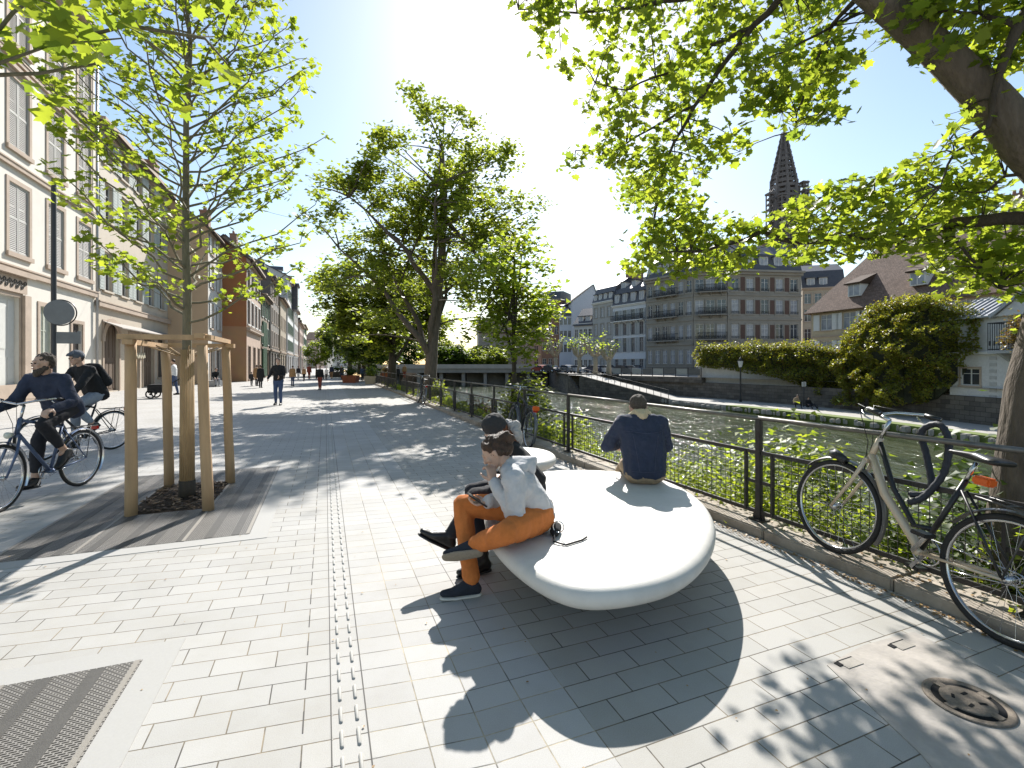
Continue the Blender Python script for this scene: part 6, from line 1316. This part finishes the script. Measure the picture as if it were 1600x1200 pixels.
def person(label, J, cl, s=1.0, vox=.008, group='people', near=True):
    """J: pel, sh (centre of shoulders), head, face, up, lat (pelvis left vector), lats (shoulder left vector), el/er/hl/hr, kl/kr/al/ar/tl/tr"""
    L = V((J['pel'][0], J['pel'][1], J.get('gz', 0))); r = empty('person', L); tagp(r, label, 'person', group)
    P = {k: (V(v) - L if k not in ('face', 'up', 'lat', 'lats', 'hdl', 'hdr', 'pnl', 'pnr') else V(v)) for k, v in J.items() if hasattr(v, '__len__')}
    lat = V(J['lat']).normalized(); lats = V(J.get('lats', J['lat'])).normalized(); pel, sh, hc = P['pel'], P['sh'], P['head']; f, sd, hu, B = basis(J['face'], J.get('up', (0, 0, 1)))
    hs = s * J.get('hs', 1.0); up = (sh - pel).normalized(); fw = lats.cross(up) * -1; fw = up.cross(lats) * -1
    fw = lats.cross(up); 
    if fw.dot(V(J['face'])) < 0 and not J.get('noflip'): fw = -fw
    hip = {+1: pel + lat * .088 * s, -1: pel - lat * .088 * s}; shd = {+1: sh + lats * .165 * s, -1: sh - lats * .165 * s}
    it = []
    it.append([(hc + hu * .028 * hs - f * .012 * hs, (.074 * hs, .090 * hs, .088 * hs), B), (hc - hu * .045 * hs + f * .022 * hs, (.052 * hs, .058 * hs, .05 * hs), B)])
    it.append([(hc - hu * .045 * hs + f * .025 * hs, (.05 * hs, .052 * hs, .04 * hs), B), (hc - hu * .088 * hs + f * .062 * hs, .02 * hs)])
    if near:
        it.append([(hc + f * .076 * hs + hu * .016 * hs, .010 * hs), (hc + f * .092 * hs - hu * .022 * hs, .0125 * hs)]); it.append([(hc + f * .079 * hs + hu * .028 * hs + sd * .026 * hs, .010 * hs), (hc + f * .079 * hs + hu * .028 * hs - sd * .026 * hs, .010 * hs)])
        for q in (-1, 1): it.append([(hc + sd * .077 * hs * q + hu * .012 * hs, (.008 * hs, .017 * hs, .026 * hs), B), (hc + sd * .075 * hs * q - hu * .022 * hs, (.007 * hs, .010 * hs, .012 * hs), B)]); it.append([(hc + sd * .04 * hs * q + f * .062 * hs - hu * .012 * hs, .02 * hs)])
        it.append([(hc + f * .082 * hs - hu * .052 * hs + sd * .014 * hs, .008 * hs), (hc + f * .082 * hs - hu * .052 * hs - sd * .014 * hs, .008 * hs)])
    nb = sh + up * .03 * s; it.append([(hc - hu * .06 * hs - f * .03 * hs, .047 * s), (nb, .052 * s)])
    it.append([(nb, .05 * s), (shd[1] - lats * .05 * s, .045 * s), (shd[-1] + lats * .05 * s, .045 * s), (sh - up * .15 * s, (.11 * s)), (pel + up * .1 * s, .095 * s)]); it.append([(pel + up * .12 * s, .09 * s), (hip[1], .08 * s), (hip[-1], .08 * s)])
    arms, legs = {}, {}
    for q, a in ((1, 'l'), (-1, 'r')):
        hd = P['h' + a]; el = P.get('e' + a) or mid(shd[q], hd, J.get('bend' + a, (lats * q * .5 - fw * .4 + V((0, 0, -1)))), .28 * s, .255 * s); arms[q] = (shd[q], el, hd)
        it.append([(shd[q], .044 * s), (el, .034 * s)]); it.append([(el, .035 * s), (hd, .024 * s)])
        dd = J.get('hd' + a) or (hd - el).normalized() + V((0, 0, -.3)); pn = J.get('pn' + a) or -V((0, 0, 1))
        hand(it, hd, dd, pn, s, J.get('curl' + a, .7), thumb=J.get('th' + a, 1))
        an = P['a' + a]; kn = P.get('k' + a) or mid(hip[q], an, fw, .43 * s, .42 * s); legs[q] = (hip[q], kn, an, P['t' + a])
        it.append([(hip[q], .078 * s), (kn, .052 * s)]); it.append([(kn, .052 * s), (an, .034 * s)]); it.append([(an, .036 * s), (P['t' + a].lerp(an, .62), .022 * s)])
    body = blob('body', it, mskin, r, vox=vox * .8, smooth=2)
    # jacket / top
    T_ = cl.get('top'); k = cl.get('tk', 1.0); hem = J.get('hem', -.03)
    if T_:
        it = [[(sh + up * .035 * s, .07 * s), (shd[1] - lats * .03 * s, .062 * s * k), (shd[-1] + lats * .03 * s, .062 * s * k), (sh - up * .16 * s + lats * .07 * s, .105 * s * k), (sh - up * .16 * s - lats * .07 * s, .105 * s * k)],
              [(sh - up * .14 * s + lats * .07 * s, .106 * s * k), (sh - up * .14 * s - lats * .07 * s, .106 * s * k), (pel + up * (.06 + hem) * s + lat * .06 * s, .105 * s * k), (pel + up * (.06 + hem) * s - lat * .06 * s, .105 * s * k)]]
        for q in (1, -1):
            a, e, h = arms[q]; h2 = e.lerp(h, .95); it += [[(a, .064 * s * k), (a.lerp(e, .5), .055 * s * k)], [(a.lerp(e, .5), .055 * s * k), (e, .05 * s * k)], [(e, .05 * s * k), (h2, .036 * s * k)]]
        if cl.get('tail'): it.append([(pel + up * .05 * s + lat * .09 * s, .09 * s * k), (pel + up * .05 * s - lat * .09 * s, .09 * s * k), (pel - up * cl['tail'] * s + lat * .1 * s, .08 * s * k), (pel - up * cl['tail'] * s - lat * .1 * s, .08 * s * k)])
        jk = blob(cl.get('tn', 'jacket'), it, T_, r, vox=vox, smooth=4, wr=cl.get('wr', .010) * s, wscale=15)
        co = cl.get('collar')
        if co:
            n_ = sh + up * .06 * s; it = [[(n_ + lats * .05 * s + up * .0, .034 * s), (n_ - lats * .05 * s, .034 * s), (n_ - fw * .035 * s + up * .03 * s, .036 * s)], [(n_ + lats * .055 * s, .028 * s), (n_ + fw * .055 * s - up * .03 * s, .022 * s)], [(n_ - lats * .055 * s, .028 * s), (n_ + fw * .055 * s - up * .03 * s, .022 * s)]]
            blob('collar', it, co, jk, vox=vox, smooth=2)
    if cl.get('pants'):
        it = []; k = cl.get('pk', 1.0)
        for q in (1, -1):
            h, kn, an, to = legs[q]; a2 = kn.lerp(an, cl.get('pl', .93)); it += [[(pel + lat * q * .04 * s, .105 * s), (h, .098 * s * k), (h.lerp(kn, .5), .085 * s * k)], [(h.lerp(kn, .5), .085 * s * k), (kn, .066 * s * k)], [(kn, .066 * s * k), (kn.lerp(an, .45), .06 * s * k)], [(kn.lerp(an, .45), .06 * s * k), (a2, .05 * s * k)]]
        it.append([(pel + up * .08 * s + lat * .05 * s, .10 * s), (pel + up * .08 * s - lat * .05 * s, .10 * s), (pel + lat * .07 * s, .11 * s), (pel - lat * .07 * s, .11 * s)])
        blob('trousers', it, cl['pants'], r, vox=vox, smooth=3, wr=.008 * s, wscale=16)
    for q, a in ((1, 'l'), (-1, 'r')):
        h, kn, an, to = legs[q]; shn = (an - kn).normalized(); d = (to - an); dn = (d - shn * d.dot(shn)).normalized(); dwn = shn
        if abs(d.normalized().dot(shn)) > .85: dn = d.normalized(); 
        sdv = dn.cross(dwn); Bf = Matrix((sdv, dn, -dwn)).transposed(); dwn = J.get('sole' + a) and V(J['sole' + a]).normalized() or dwn; 
        if J.get('sole' + a): dn = (d - dwn * d.dot(dwn)).normalized(); sdv = dn.cross(dwn); Bf = Matrix((sdv, dn, -dwn)).transposed()
        hl_ = an - dn * .035 * s + dwn * .045 * s; ba = hl_ + dn * .15 * s; te = hl_ + dn * .225 * s; hm = {'boot': .1}.get(cl.get('sh', 'shoe'), .0)
        if hm: it0 = [[(an, .047 * s), (an - shn * .13 * s, .052 * s)]]
        else: it0 = []
        it = it0 + [[(hl_, (.034 * s, .038 * s, .036 * s), Bf), (an, .043 * s), (ba - dwn * .004 * s, (.044 * s, .03 * s, .032 * s), Bf)], [(ba, (.044 * s, .03 * s, .030 * s), Bf), (te, (.033 * s, .028 * s, .022 * s), Bf)]]
        so_ = blob('shoe', it, cl['shoe'], r, vox=vox * .9, smooth=2)
        z = dwn * .036 * s; it = [[(hl_ + z, (.037 * s, .041 * s, .014 * s), Bf), (hl_ + dn * .07 * s + z, (.035 * s, .03 * s, .013 * s), Bf), (ba + z * .95, (.047 * s, .03 * s, .012 * s), Bf), (te + z * .85, (.034 * s, .03 * s, .011 * s), Bf)]]
        blob('sole', it, cl.get('sole', mblackp), so_, vox=vox * .9, smooth=1)
    if cl.get('hair'):
        it = [[(hc + hu * .042 * hs - f * .022 * hs, (.082 * hs, .090 * hs, .083 * hs), B), (hc + hu * .01 * hs - f * .055 * hs, (.074 * hs, .052 * hs, .07 * hs), B)]]
        for b_ in cl.get('hairx', ()): it.append([(hc + (sd * o_[0] + f * o_[1] + hu * o_[2]) * hs, o_[3] * hs) for o_ in b_])
        blob('hair', it, cl['hair'], r, vox=vox * .8, smooth=1, wr=cl.get('hwr', .008) * s, wscale=45, cuts=[(hc + f * .052 * hs + hu * .02 * hs, (f * .8 - hu * .6).normalized())])
    if cl.get('beard'): blob('beard', [[(hc - hu * .075 * hs + f * .055 * hs, .035 * hs), (hc - hu * .115 * hs + f * .06 * hs, .03 * hs), (hc - hu * .04 * hs + sd * .058 * hs + f * .0 * hs, .024 * hs)], [(hc - hu * .075 * hs + f * .055 * hs, .035 * hs), (hc - hu * .115 * hs + f * .06 * hs, .03 * hs), (hc - hu * .04 * hs - sd * .058 * hs, .024 * hs)]], cl['beard'], r, vox=vox * .8, smooth=1, wr=.008, wscale=50)
    if cl.get('hat'): 
        it = [[(hc + hu * (.055 + cl.get('hz', 0)) * hs - f * .012 * hs, (.090 * hs, .102 * hs, .080 * hs), B), (hc + hu * .03 * hs - f * .02 * hs, (.091 * hs, .101 * hs, .05 * hs), B)]]
        if cl.get('brim'): it.append([(hc + hu * .07 * hs + f * .09 * hs + sd * .045 * hs, .010 * hs), (hc + hu * .07 * hs + f * .09 * hs - sd * .045 * hs, .010 * hs), (hc + hu * .055 * hs + f * .135 * hs, .010 * hs), (hc + hu * .085 * hs, .05 * hs)])
        blob(cl.get('hatn', 'hat'), it, cl['hat'], r, vox=vox * .8, smooth=1, wr=.004, wscale=60)
    if near and cl.get('eyes', 1):
        for q in (-1, 1) if cl.get('eyes', 1) == 1 else ():
            mb = MB(); c = hc + f * .083 * hs + hu * .006 * hs + sd * .031 * q * hs; mb.lathe([(.0, -.009 * hs), (.007 * hs, -.006 * hs), (.0095 * hs, 0), (.007 * hs, .006 * hs), (.0, .009 * hs)], n=10, mi=0); mb.build('eye', mat('eye_dark', (.03, .02, .015), rough=.2, bump=0), body, c)
        blob('lips', [[(hc + f * .090 * hs - hu * .052 * hs + sd * .014 * hs, .0055 * hs), (hc + f * .093 * hs - hu * .052 * hs, .0065 * hs), (hc + f * .090 * hs - hu * .052 * hs - sd * .014 * hs, .0055 * hs)]], mlip, body, vox=.003, smooth=1)
    return r, dict(sh=sh, pel=pel, up=up, fw=fw, hc=hc, f=f, sd=sd, hu=hu, lat=lats, L=L, arms=arms, legs=legs, P=P)
c_navy = cloth('navy_denim', (.026, .035, .066), dirt=.25, dcol=(.03, .038, .06)); c_hood = cloth('grey_marl', (.50, .495, .50), var=.1); c_or = cloth('orange_twill', (.55, .165, .035), var=.12)
c_black = cloth('black_cloth', (.012, .012, .013)); c_dk = cloth('dark_trousers', (.02, .02, .025)); c_kh = cloth('khaki', (.34, .25, .16)); c_wool = cloth('shearling', (.55, .44, .28), scale=60, bscale=120)
c_jean = cloth('blue_jeans', (.045, .07, .14)); c_ljean = cloth('light_jeans', (.25, .28, .33)); c_tan = cloth('tan_coat', (.32, .19, .09)); c_white = cloth('white_shirt', (.6, .6, .6)); c_char = cloth('charcoal_knit', (.03, .03, .032), scale=80)
c_rust = cloth('rust_trousers', (.22, .05, .03)); c_hair = mat('hair_brown', (.055, .028, .015), rough=.6, var=.5, scale=60, bump=.6, stretch=(1, 1, .4)); c_hairr = mat('hair_auburn', (.16, .055, .02), rough=.6, var=.4, scale=50, bump=.5); c_hairg = mat('hair_dark_grey', (.075, .058, .045), rough=.8, var=.5, scale=90, bump=.6); c_sole = mat('gum_sole', (.24, .20, .15), rough=.8, scale=60); c_wsole = mat('white_sole', (.6, .58, .52)); c_shoe = cloth('blue_black_mesh', (.02, .024, .035)); c_blk = mat('black_leather', (.012, .012, .012), rough=.4)

def SC(J, k, fix=()):
    c = V((0, 0, H)); o = {}
    for q, v in J.items():
        o[q] = tuple(c + (V(v) - c) * k) if q in ('pel', 'sh', 'head', 'el', 'er', 'hl', 'hr', 'kl', 'kr', 'al', 'ar', 'tl', 'tr') and q not in fix else v
    return o
# --- girl in the grey hoodie and orange trousers
r, K = person('girl in a pale grey hoodie and orange trousers sitting cross legged with a phone', SC(dict(
    pel=(.155, 3.02, .56), sh=(.005, 2.96, .825), head=(-.108, 2.98, .945), face=(-.80, -.16, -.50), up=(-.45, 0, 1), lat=(.15, -1, 0), lats=(.05, -1, 0),
    el=(.03, 2.77, .60), hl=W(771, 752, 2.90), er=(-.02, 3.10, .62), hr=W(762, 783, 3.0), hdl=(-.15, .1, .8), pnl=(-.6, .6, .1), hdr=(-.9, -.2, -.15), pnr=(0, 0, 1), curll=1.25, curlr=.75,
    kl=W(794, 832, 2.66), al=W(741, 851, 2.88), tl=W(697, 868, 2.86), solel=(-.05, -.9, -.42), kr=W(723, 790, 3.12), ar=(-.262, 3.07, .085), tr=(-.43, 3.02, .03), soler=(0, 0, -1), hem=-.05, hs=1.0), 1.057, ('ar', 'tr')),
    dict(top=c_hood, tn='hoodie', tk=1.22, wr=.016, pants=c_or, pk=1.16, pl=.94, shoe=c_shoe, sole=c_wsole, hair=c_hair, hwr=.013, eyes=2,
         hairx=[[(0, -.085, .06, .05)], [(0, -.12, .055, .042), (.0, -.14, .03, .036)], [(.05, .02, .07, .035), (-.05, .02, .07, .035)], [(.06, -.03, .0, .03), (0, -.08, -.02, .05), (-.06, -.03, 0, .03)]]), s=.95, vox=.0078)
for o in r.children:
    if o.name.startswith('shoe') and (r.location + o.matrix_local @ V(o.data.vertices[0].co)).z > .25:
        for c in o.children: c.data.materials[0] = c_sole
sh, up, fw, la = K['sh'], K['up'], K['fw'], K['lat']
# the hood lying on the back, the kangaroo cord, cuffs
hd_ = [c for c in r.children if c.name.startswith('hoodie')][0]
back = V((.9, .05, .1))
blob('hood', [[(sh + back * .01 + V((0, 0, .055)), .055), (sh + back * .06 + la * .07 + V((0, 0, .04)), .045), (sh + back * .06 - la * .07 + V((0, 0, .04)), .045), (sh + back * .15 + V((0, 0, .07)), .028)], [(sh + back * .13 + la * .035 + V((0, 0, .03)), .035), (sh + back * .13 - la * .035 + V((0, 0, .03)), .035), (sh + back * .10 + V((0, 0, -.03)), .035), (sh + back * .155 + V((0, 0, .065)), .022)], [(sh + la * .075 + V((-.01, 0, .03)), .032), (sh + V((-.06, 0, .02)), .03), (sh - la * .075 + V((-.01, 0, .03)), .032)]], c_hood, hd_, vox=.0075, smooth=3, wr=.010)
for q in (1, -1):
    a, e, h = K['arms'][q]; blob('cuff', [[(e.lerp(h, .84), .038), (e.lerp(h, .97), .034)]], c_hood, hd_, vox=.007, smooth=1, wr=.003, wscale=70)
mb = MB(); c = W(746, 781, 3.15); M_ = Matrix.Translation(c) @ Matrix.Rotation(R(100), 4, 'Z') @ Matrix.Rotation(R(35), 4, 'X'); mb.box((-.036, -.074, -.005), (.036, .074, .005), 0, M_, bevel=.003); tagp(mb.build('phone', mblackp), "black phone held over the orange knee", 'phone')
# small things on the bench behind her
c = V((.275, 3.04, .40)); r = empty('shoulder_bag', c); tagp(r, 'small black bag with a metal ring lying behind the girl in grey', 'bag'); blob('pouch', [[((0, .0, .03), .035), ((.02, .08, .03), .035), ((0, .04, .06), .02)]], c_black, r, vox=.008); mb = MB(); mb.ring((.02, -.03, .07), (.3, 1, 0), .035, .004); mb.build('metal_ring', mchrome, r)
mb = MB(); mb.tube([(0, 0, .05), (-.02, -.12, .012), (.05, -.17, .008), (.16, -.09, .008), (.2, -.04, .01)], .006, n=6); mb.build('strap', c_black, r)
c = V((.27, 3.42, .40)); r = empty('camera_case', c); tagp(r, 'black case with a round buckle standing on the bench behind the hoodie', 'case'); blob('case_body', [[((0, -.05, .035), .03), ((0, .05, .035), .03), ((0, .05, .09), .03), ((0, -.05, .09), .03)]], c_black, r, vox=.008, smooth=2); mb = MB(); mb.ring((.0, -.085, .065), (0, 1, 0), .022, .006); mb.build('buckle', mwhite, r)

# --- girl in black behind her
r, K = person('young woman in black with a knit hat and laced boots, behind the girl in grey', SC(dict(
    pel=(.14, 3.62, .57), sh=(.00, 3.58, .86), head=(-.118, 3.56, .99), face=(-.8, -.45, -.5), up=(-.35, -.1, 1), lat=(.3, -1, 0), lats=(.15, -1, 0),
    hl=(-.02, 3.40, .66), hr=(-.10, 3.62, .66), kl=W(742, 776, 3.30), al=W(703, 838, 3.22), tl=W(662, 853, 3.18), solel=(-.45, -.1, -.85), kr=(-.30, 3.60, .54), ar=(-.21, 3.42, .09), tr=(-.33, 3.34, .03), soler=(0, 0, -1)), 1.04, ('ar', 'tr')),
    dict(top=c_black, tn='coat', tk=1.1, pants=c_dk, shoe=c_blk, sh='boot', sole=mblackp, hair=c_hairr, hairx=[[(.08, -.05, -.05, .04), (.085, -.07, -.16, .045), (.06, -.11, -.20, .035)], [(-.08, -.05, -.05, .04), (-.075, -.07, -.13, .04)]], hat=c_char, hatn='knit_hat', hz=.025), s=.98, vox=.009)
hc, L = K['hc'], K['L']; f, sd, hu = K['f'], K['sd'], K['hu']
blob('fur_hood', [[(hc - hu * .08 - f * .10 + sd * .09, .045), (hc - hu * .02 - f * .14 + sd * .06, .045)], [(hc - hu * .08 - f * .10 - sd * .09, .045), (hc - hu * .02 - f * .14 - sd * .06, .045)], [(hc - hu * .12 - f * .1 + sd * .06, .05), (hc - hu * .12 - f * .1 - sd * .06, .05)]], cloth('grey_fur', (.35, .34, .33), scale=60), r, vox=.009, smooth=1, wr=.02, wscale=45)

# --- man in the denim jacket, seen from behind
r, K = person('man in a dark denim jacket with a shearling collar, seated and seen from behind', SC(dict(
    pel=(1.18, 4.20, .55), sh=(1.16, 4.26, .97), head=(1.165, 4.37, 1.10), face=(.05, .72, -.55), up=(0, .5, 1), lat=(-1, 0, 0), lats=(-1, .02, 0),
    el=(.87, 4.34, .76), er=(1.40, 4.30, .76), hl=(1.02, 4.60, .72), hr=(1.24, 4.60, .72), hdl=(.4, .8, -.2), hdr=(-.4, .8, -.2), pnl=(0, 0, -1), pnr=(0, 0, -1),
    kl=(1.13, 4.72, .51), kr=(1.28, 4.72, .51), al=(1.02, 5.0, .09), ar=(1.36, 5.0, .09), tl=(1.02, 5.17, .03), tr=(1.38, 5.17, .03), soler=(0, 0, -1), solel=(0, 0, -1), hem=-.03), 1.048, ('al', 'ar', 'tl', 'tr')),
    dict(top=c_navy, tn='denim_jacket', tk=1.22, pants=c_kh, pk=1.0, shoe=c_blk, hair=c_hairg, hwr=.004, collar=None, eyes=0, wr=.014), s=1.05, vox=.009)
sh, L = K['sh'], K['L']; jk = [c for c in r.children if c.name.startswith('denim_jacket')][0]
blob('shearling_collar', [[(sh + V((-.085, .03, .075)), .03), (sh + V((.085, .03, .075)), .03), (sh + V((0, -.05, .075)), .036), (sh + V((.05, .0, .115)), .026), (sh + V((-.05, .0, .115)), .026)]], c_wool, jk, vox=.008, smooth=2, wr=.006, wscale=60)
def seam(pts, name='seam'):
    """topstitching lying on the jacket's back: project straight onto the mesh"""
    mb = MB(); Q = []
    for i in range(len(pts) - 1):
        for k in range(8):
            p = V(pts[i]).lerp(V(pts[i + 1]), k / 8); ok, co, no, _ = jk.ray_cast(V((p[0], -1, p[2])), V((0, 1, 0)))
            if ok: Q.append(co + no * .0015)
    if len(Q) > 2: mb.tube(Q, .0022, n=4); mb.build(name, cloth('stitch', (.06, .068, .11)), jk)
bpy.context.view_layer.update()
h0 = sh.z
seam([(-.20, 0, h0 - .055), (0, 0, h0 - .075), (.16, 0, h0 - .055)]); seam([(-.13, 0, h0 - .075), (-.09, 0, .60), (-.085, 0, .53)]); seam([(.10, 0, h0 - .075), (.055, 0, .60), (.05, 0, .53)]); seam([(-.15, 0, .535), (0, 0, .53), (.12, 0, .535)])

# --- cyclists
def on_bike(C, hdv, label, cl, s, shx, headp, face, hands, lean, **kw):
    d = V(hdv).normalized(); l = V((-d.y, d.x, 0)); at = lambda x, y, z: C + d * x + l * y + V((0, 0, z))
    J = dict(pel=at(-.26, 0, 1.0), sh=at(*shx), head=headp(at), face=face, lat=l, hl=at(hands[0], .27, hands[1]), hr=at(hands[0], -.27, hands[1]), hdl=d * .9 + V((0, 0, -.3)), hdr=d * .9 + V((0, 0, -.3)), pnl=(0, 0, -1), pnr=(0, 0, -1), thr=-1,
             al=at(-.12, .11, .50), tl=at(.06, .11, .44), ar=at(.0, -.11, .20), tr=at(.17, -.11, .13), hem=-.02, curll=1.1, curlr=1.1)
    J.update(kw); return person(label, J, cl, s=s, vox=.010)
r, K = on_bike(C1, HC, 'bearded balding man in a navy jacket riding the blue grey bicycle', dict(top=c_navy, tk=1.14, pants=c_dk, pl=.72, shoe=c_blk, hair=c_hairg, hwr=.01, beard=c_hairg, collar=c_navy, tail=.05, wr=.014), 1.02, (-.02, 0, 1.33), lambda at: at(.06, .02, 1.51), HC * .8 + V((-.42, 0, .0)), (.28, 1.02), 0)
r, K = on_bike(C2, HC2, 'man in a flat cap and dark coat with a backpack, riding behind the bearded cyclist', dict(top=c_black, tk=1.16, pants=c_ljean, pl=.8, shoe=c_blk, hair=c_hairg, hat=cloth('tweed', (.09, .10, .12)), hatn='flat_cap', brim=1, hz=-.005, tail=.02), 1.04, (-.04, 0, 1.41), lambda at: at(.06, .0, 1.61), HC2 * .9 + V((.05, 0, -.12)), (.34, 1.0), 0)
up, sh, fw, la = K['up'], K['sh'], K['fw'], K['lat']
bp_ = empty('backpack', K['L'] + sh - fw * .16 - up * .15); tagp(bp_, 'dark backpack on the flat capped cyclist', 'backpack'); blob('bag', [[(-la * .1 + up * .13, .06), (la * .1 + up * .13, .06), (-la * .12 - up * .17, .08), (la * .12 - up * .17, .08)]], c_black, bp_, vox=.012, wr=.01)

# --- people in the street
def stander(px, py, hpx, label, cl, facing, step=.16, hands=None, group='people in the street', near=False, vox=.014, s=None, p=None, sit=0):
    p = p if p is not None else G(px, py); hh = hpx * p.y / F; s = s or hh / 1.78; d = V((math.cos(facing), math.sin(facing), 0)); l = V((-d.y, d.x, 0)); at = lambda x, y, z: p + (d * x + l * y + V((0, 0, z))) * s
    hands = hands or ((.02, .26, .80), (.02, -.26, .80))
    J = dict(pel=at(0, 0, .93), sh=at(.0, 0, 1.43), head=at(.05, 0, 1.655), face=d + V((0, 0, -.12)), lat=l, hl=at(*hands[0]), hr=at(*hands[1]), al=at(step, .10, .09), tl=at(step + .17, .11, .02), ar=at(-step, -.10, .09), tr=at(-step + .17, -.11, .02), solel=(0, 0, -1), soler=(0, 0, -1), gz=p.z, hdl=(0, 0, -1), hdr=(0, 0, -1), pnl=-l, pnr=l)
    return person(label, J, cl, s=s, vox=vox, group=group, near=near)
stander(435, 633, 74, 'man in a black jacket and jeans standing in the street looking at his hands', dict(top=c_black, tk=1.12, pants=c_jean, shoe=c_blk, hair=c_hairg), R(-80), .04, ((.24, .08, 1.12), (.22, -.30, 1.0)), vox=.011)
stander(407, 606, 36, 'woman in a long dark coat walking left of the man in black', dict(top=c_black, tk=1.3, tail=.35, pants=c_dk, shoe=c_blk, hair=c_hair), R(100), .12)
stander(393, 603, 22, 'child beside the woman in the long dark coat', dict(top=c_char, tk=1.2, pants=c_dk, shoe=c_blk, hair=c_hair), R(100), .12)
stander(401, 603, 33, 'person in a tan coat half hidden by the woman in the dark coat', dict(top=c_tan, tk=1.25, tail=.25, pants=c_dk, shoe=c_blk, hair=c_hairg), R(95), .1)
stander(457, 603, 32, 'person in a tan jacket and dark trousers right of the man in black', dict(top=c_tan, tk=1.25, tail=.1, pants=c_jean, shoe=c_blk, hair=c_hair), R(95), .1)
stander(500, 609, 38, 'person in a dark top and rust trousers walking in the middle of the street', dict(top=c_black, tk=1.15, pants=c_rust, shoe=c_blk, hair=c_hairg), R(-85), .16)
a = stander(272, 617, 56, 'person in a white shirt walking behind the tree support with a cart', dict(top=c_white, tk=1.1, pants=c_jean, shoe=c_blk, hair=c_hair), R(200), .14, ((.32, .2, 1.0), (.3, -.2, 1.0)))
p = G(252, 622); r = empty('cart', p, R(20)); tagp(r, 'low dark two wheeled cart pushed by the person in the white shirt', 'cart'); mb = MB(); mb.box((-.45, -.3, .25), (.35, .3, .62), bevel=.03); mb.tube([(.3, 0, .6), (.9, 0, 1.0)], .02); mb.build('box', c_black, r)
for s in (-1, 1): q = MB(); q.ring((-.3, s * .34, .2), (0, 1, 0), .17, .03); q.tube([(-.3, s * .3, .2), (-.3, s * .36, .2)], .05); q.build('wheel', mrub, r)
# seated person on a case
p = G(337, 604); s = 1.0; at = lambda x, y, z: p + V((x, y, z))
person('person in grey trousers sitting on a pale block by the tan house', dict(pel=at(0, 0, .52), sh=at(.05, -.06, .95), head=at(.1, -.1, 1.16), face=(.7, -.6, -.3), lat=(.6, .8, 0), hl=at(.3, -.3, .62), hr=at(.2, -.45, .62), kl=at(.36, -.2, .5), kr=at(.25, -.4, .5), al=at(.4, -.25, .1), ar=at(.3, -.48, .1), tl=at(.5, -.38, .02), tr=at(.42, -.6, .02), solel=(0, 0, -1), soler=(0, 0, -1)), dict(top=c_black, tk=1.1, pants=cloth('grey_trousers', (.3, .3, .32)), shoe=c_blk, hair=c_hair), vox=.016, group='people in the street', near=False)
mb = MB(); mb.box((-.55, -.35, 0), (.25, .4, .42), bevel=.03); o = mb.build('block_seat', mat('pale_block', (.42, .42, .42)), loc=p); tagp(o, 'pale stone block with a person sitting on it by the tan house', 'block seat')
# tiny far figures
cols = [c_black, c_dk, c_tan, c_rust, c_white, c_navy, c_char, c_jean]
def tag_fig(i, px, py, hp, lb): stander(px, py, hp, lb, dict(top=cols[i % 8], tk=1.2, pants=cols[(i * 3 + 1) % 7], shoe=c_blk, hair=c_hair), R(90 if i % 2 else -90), .1, group='distant walkers', vox=.03)
tiny = [(444, 'left of the tan jacket'), (466, 'just right of the tan jacket'), (475, 'under the pale low house'), (483, 'left of the small green tree'), (510, 'right of the person in rust trousers'), (518, 'in front of the willow'), (534, 'by the dark planter'), (566, 'between the two rust planters'), (592, 'by the fence start'), (622, 'under the dark tree'), (632, 'at the foot of the dark tree, rightmost')]
for i, (px, lb) in enumerate(tiny): tag_fig(i, px, 592 + (i * 7) % 5, 21 + (i * 5) % 4, 'tiny distant figure ' + lb)
# figure and mooring on the far lower quay
p = onray(1246, 43.2) + V((-.2, 0, -2.45)); person('person in pale top crouching at the edge of the lower quay path', dict(pel=p + V((0, 0, .45)), sh=p + V((.05, -.1, .9)), head=p + V((.1, -.2, 1.1)), face=(.5, -1, -.4), lat=(1, .2, 0), hl=p + V((.3, -.35, .55)), hr=p + V((-.2, -.35, .55)), kl=p + V((.25, -.4, .55)), kr=p + V((-.25, -.4, .5)), al=p + V((.25, -.5, .1)), ar=p + V((-.25, -.5, .1)), tl=p + V((.25, -.7, .03)), tr=p + V((-.25, -.7, .03)), solel=(0, 0, -1), soler=(0, 0, -1), gz=-2.45), dict(top=c_kh, tk=1.2, pants=c_black, shoe=c_blk, hair=c_hair), vox=.03, group='people across the river', near=False)
p = onray(1262, 43.0) + V((0, 0, -2.45)); person('person in black sitting at the water beside the crouching one', dict(pel=p + V((0, 0, .2)), sh=p + V((.0, -.05, .68)), head=p + V((.0, -.1, .92)), face=(-.5, -1, -.2), lat=(1, .0, 0), hl=p + V((.3, -.35, .4)), hr=p + V((-.2, -.35, .4)), kl=p + V((.3, -.45, .4)), kr=p + V((-.15, -.45, .45)), al=p + V((.3, -.85, .1)), ar=p + V((-.15, -.85, .1)), tl=p + V((.3, -1.0, .1)), tr=p + V((-.15, -1.0, .1)), gz=-2.45), dict(top=c_black, tk=1.3, pants=c_dk, shoe=c_blk, hair=c_char), vox=.03, group='people across the river', near=False)
p = onray(1256, 44.6) + V((0, 0, -2.45)); r = empty('small_sign', p); tagp(r, 'small white square sign on a post on the lower quay path', 'sign'); mb = MB(); mb.tube([(0, 0, 0), (0, 0, 2.3)], .04); mb.build('post', m_rr, r); mb = MB(); mb.box((-.2, -.03, 1.9), (.2, -.005, 2.35)); mb.build('plate', mwhite, r)
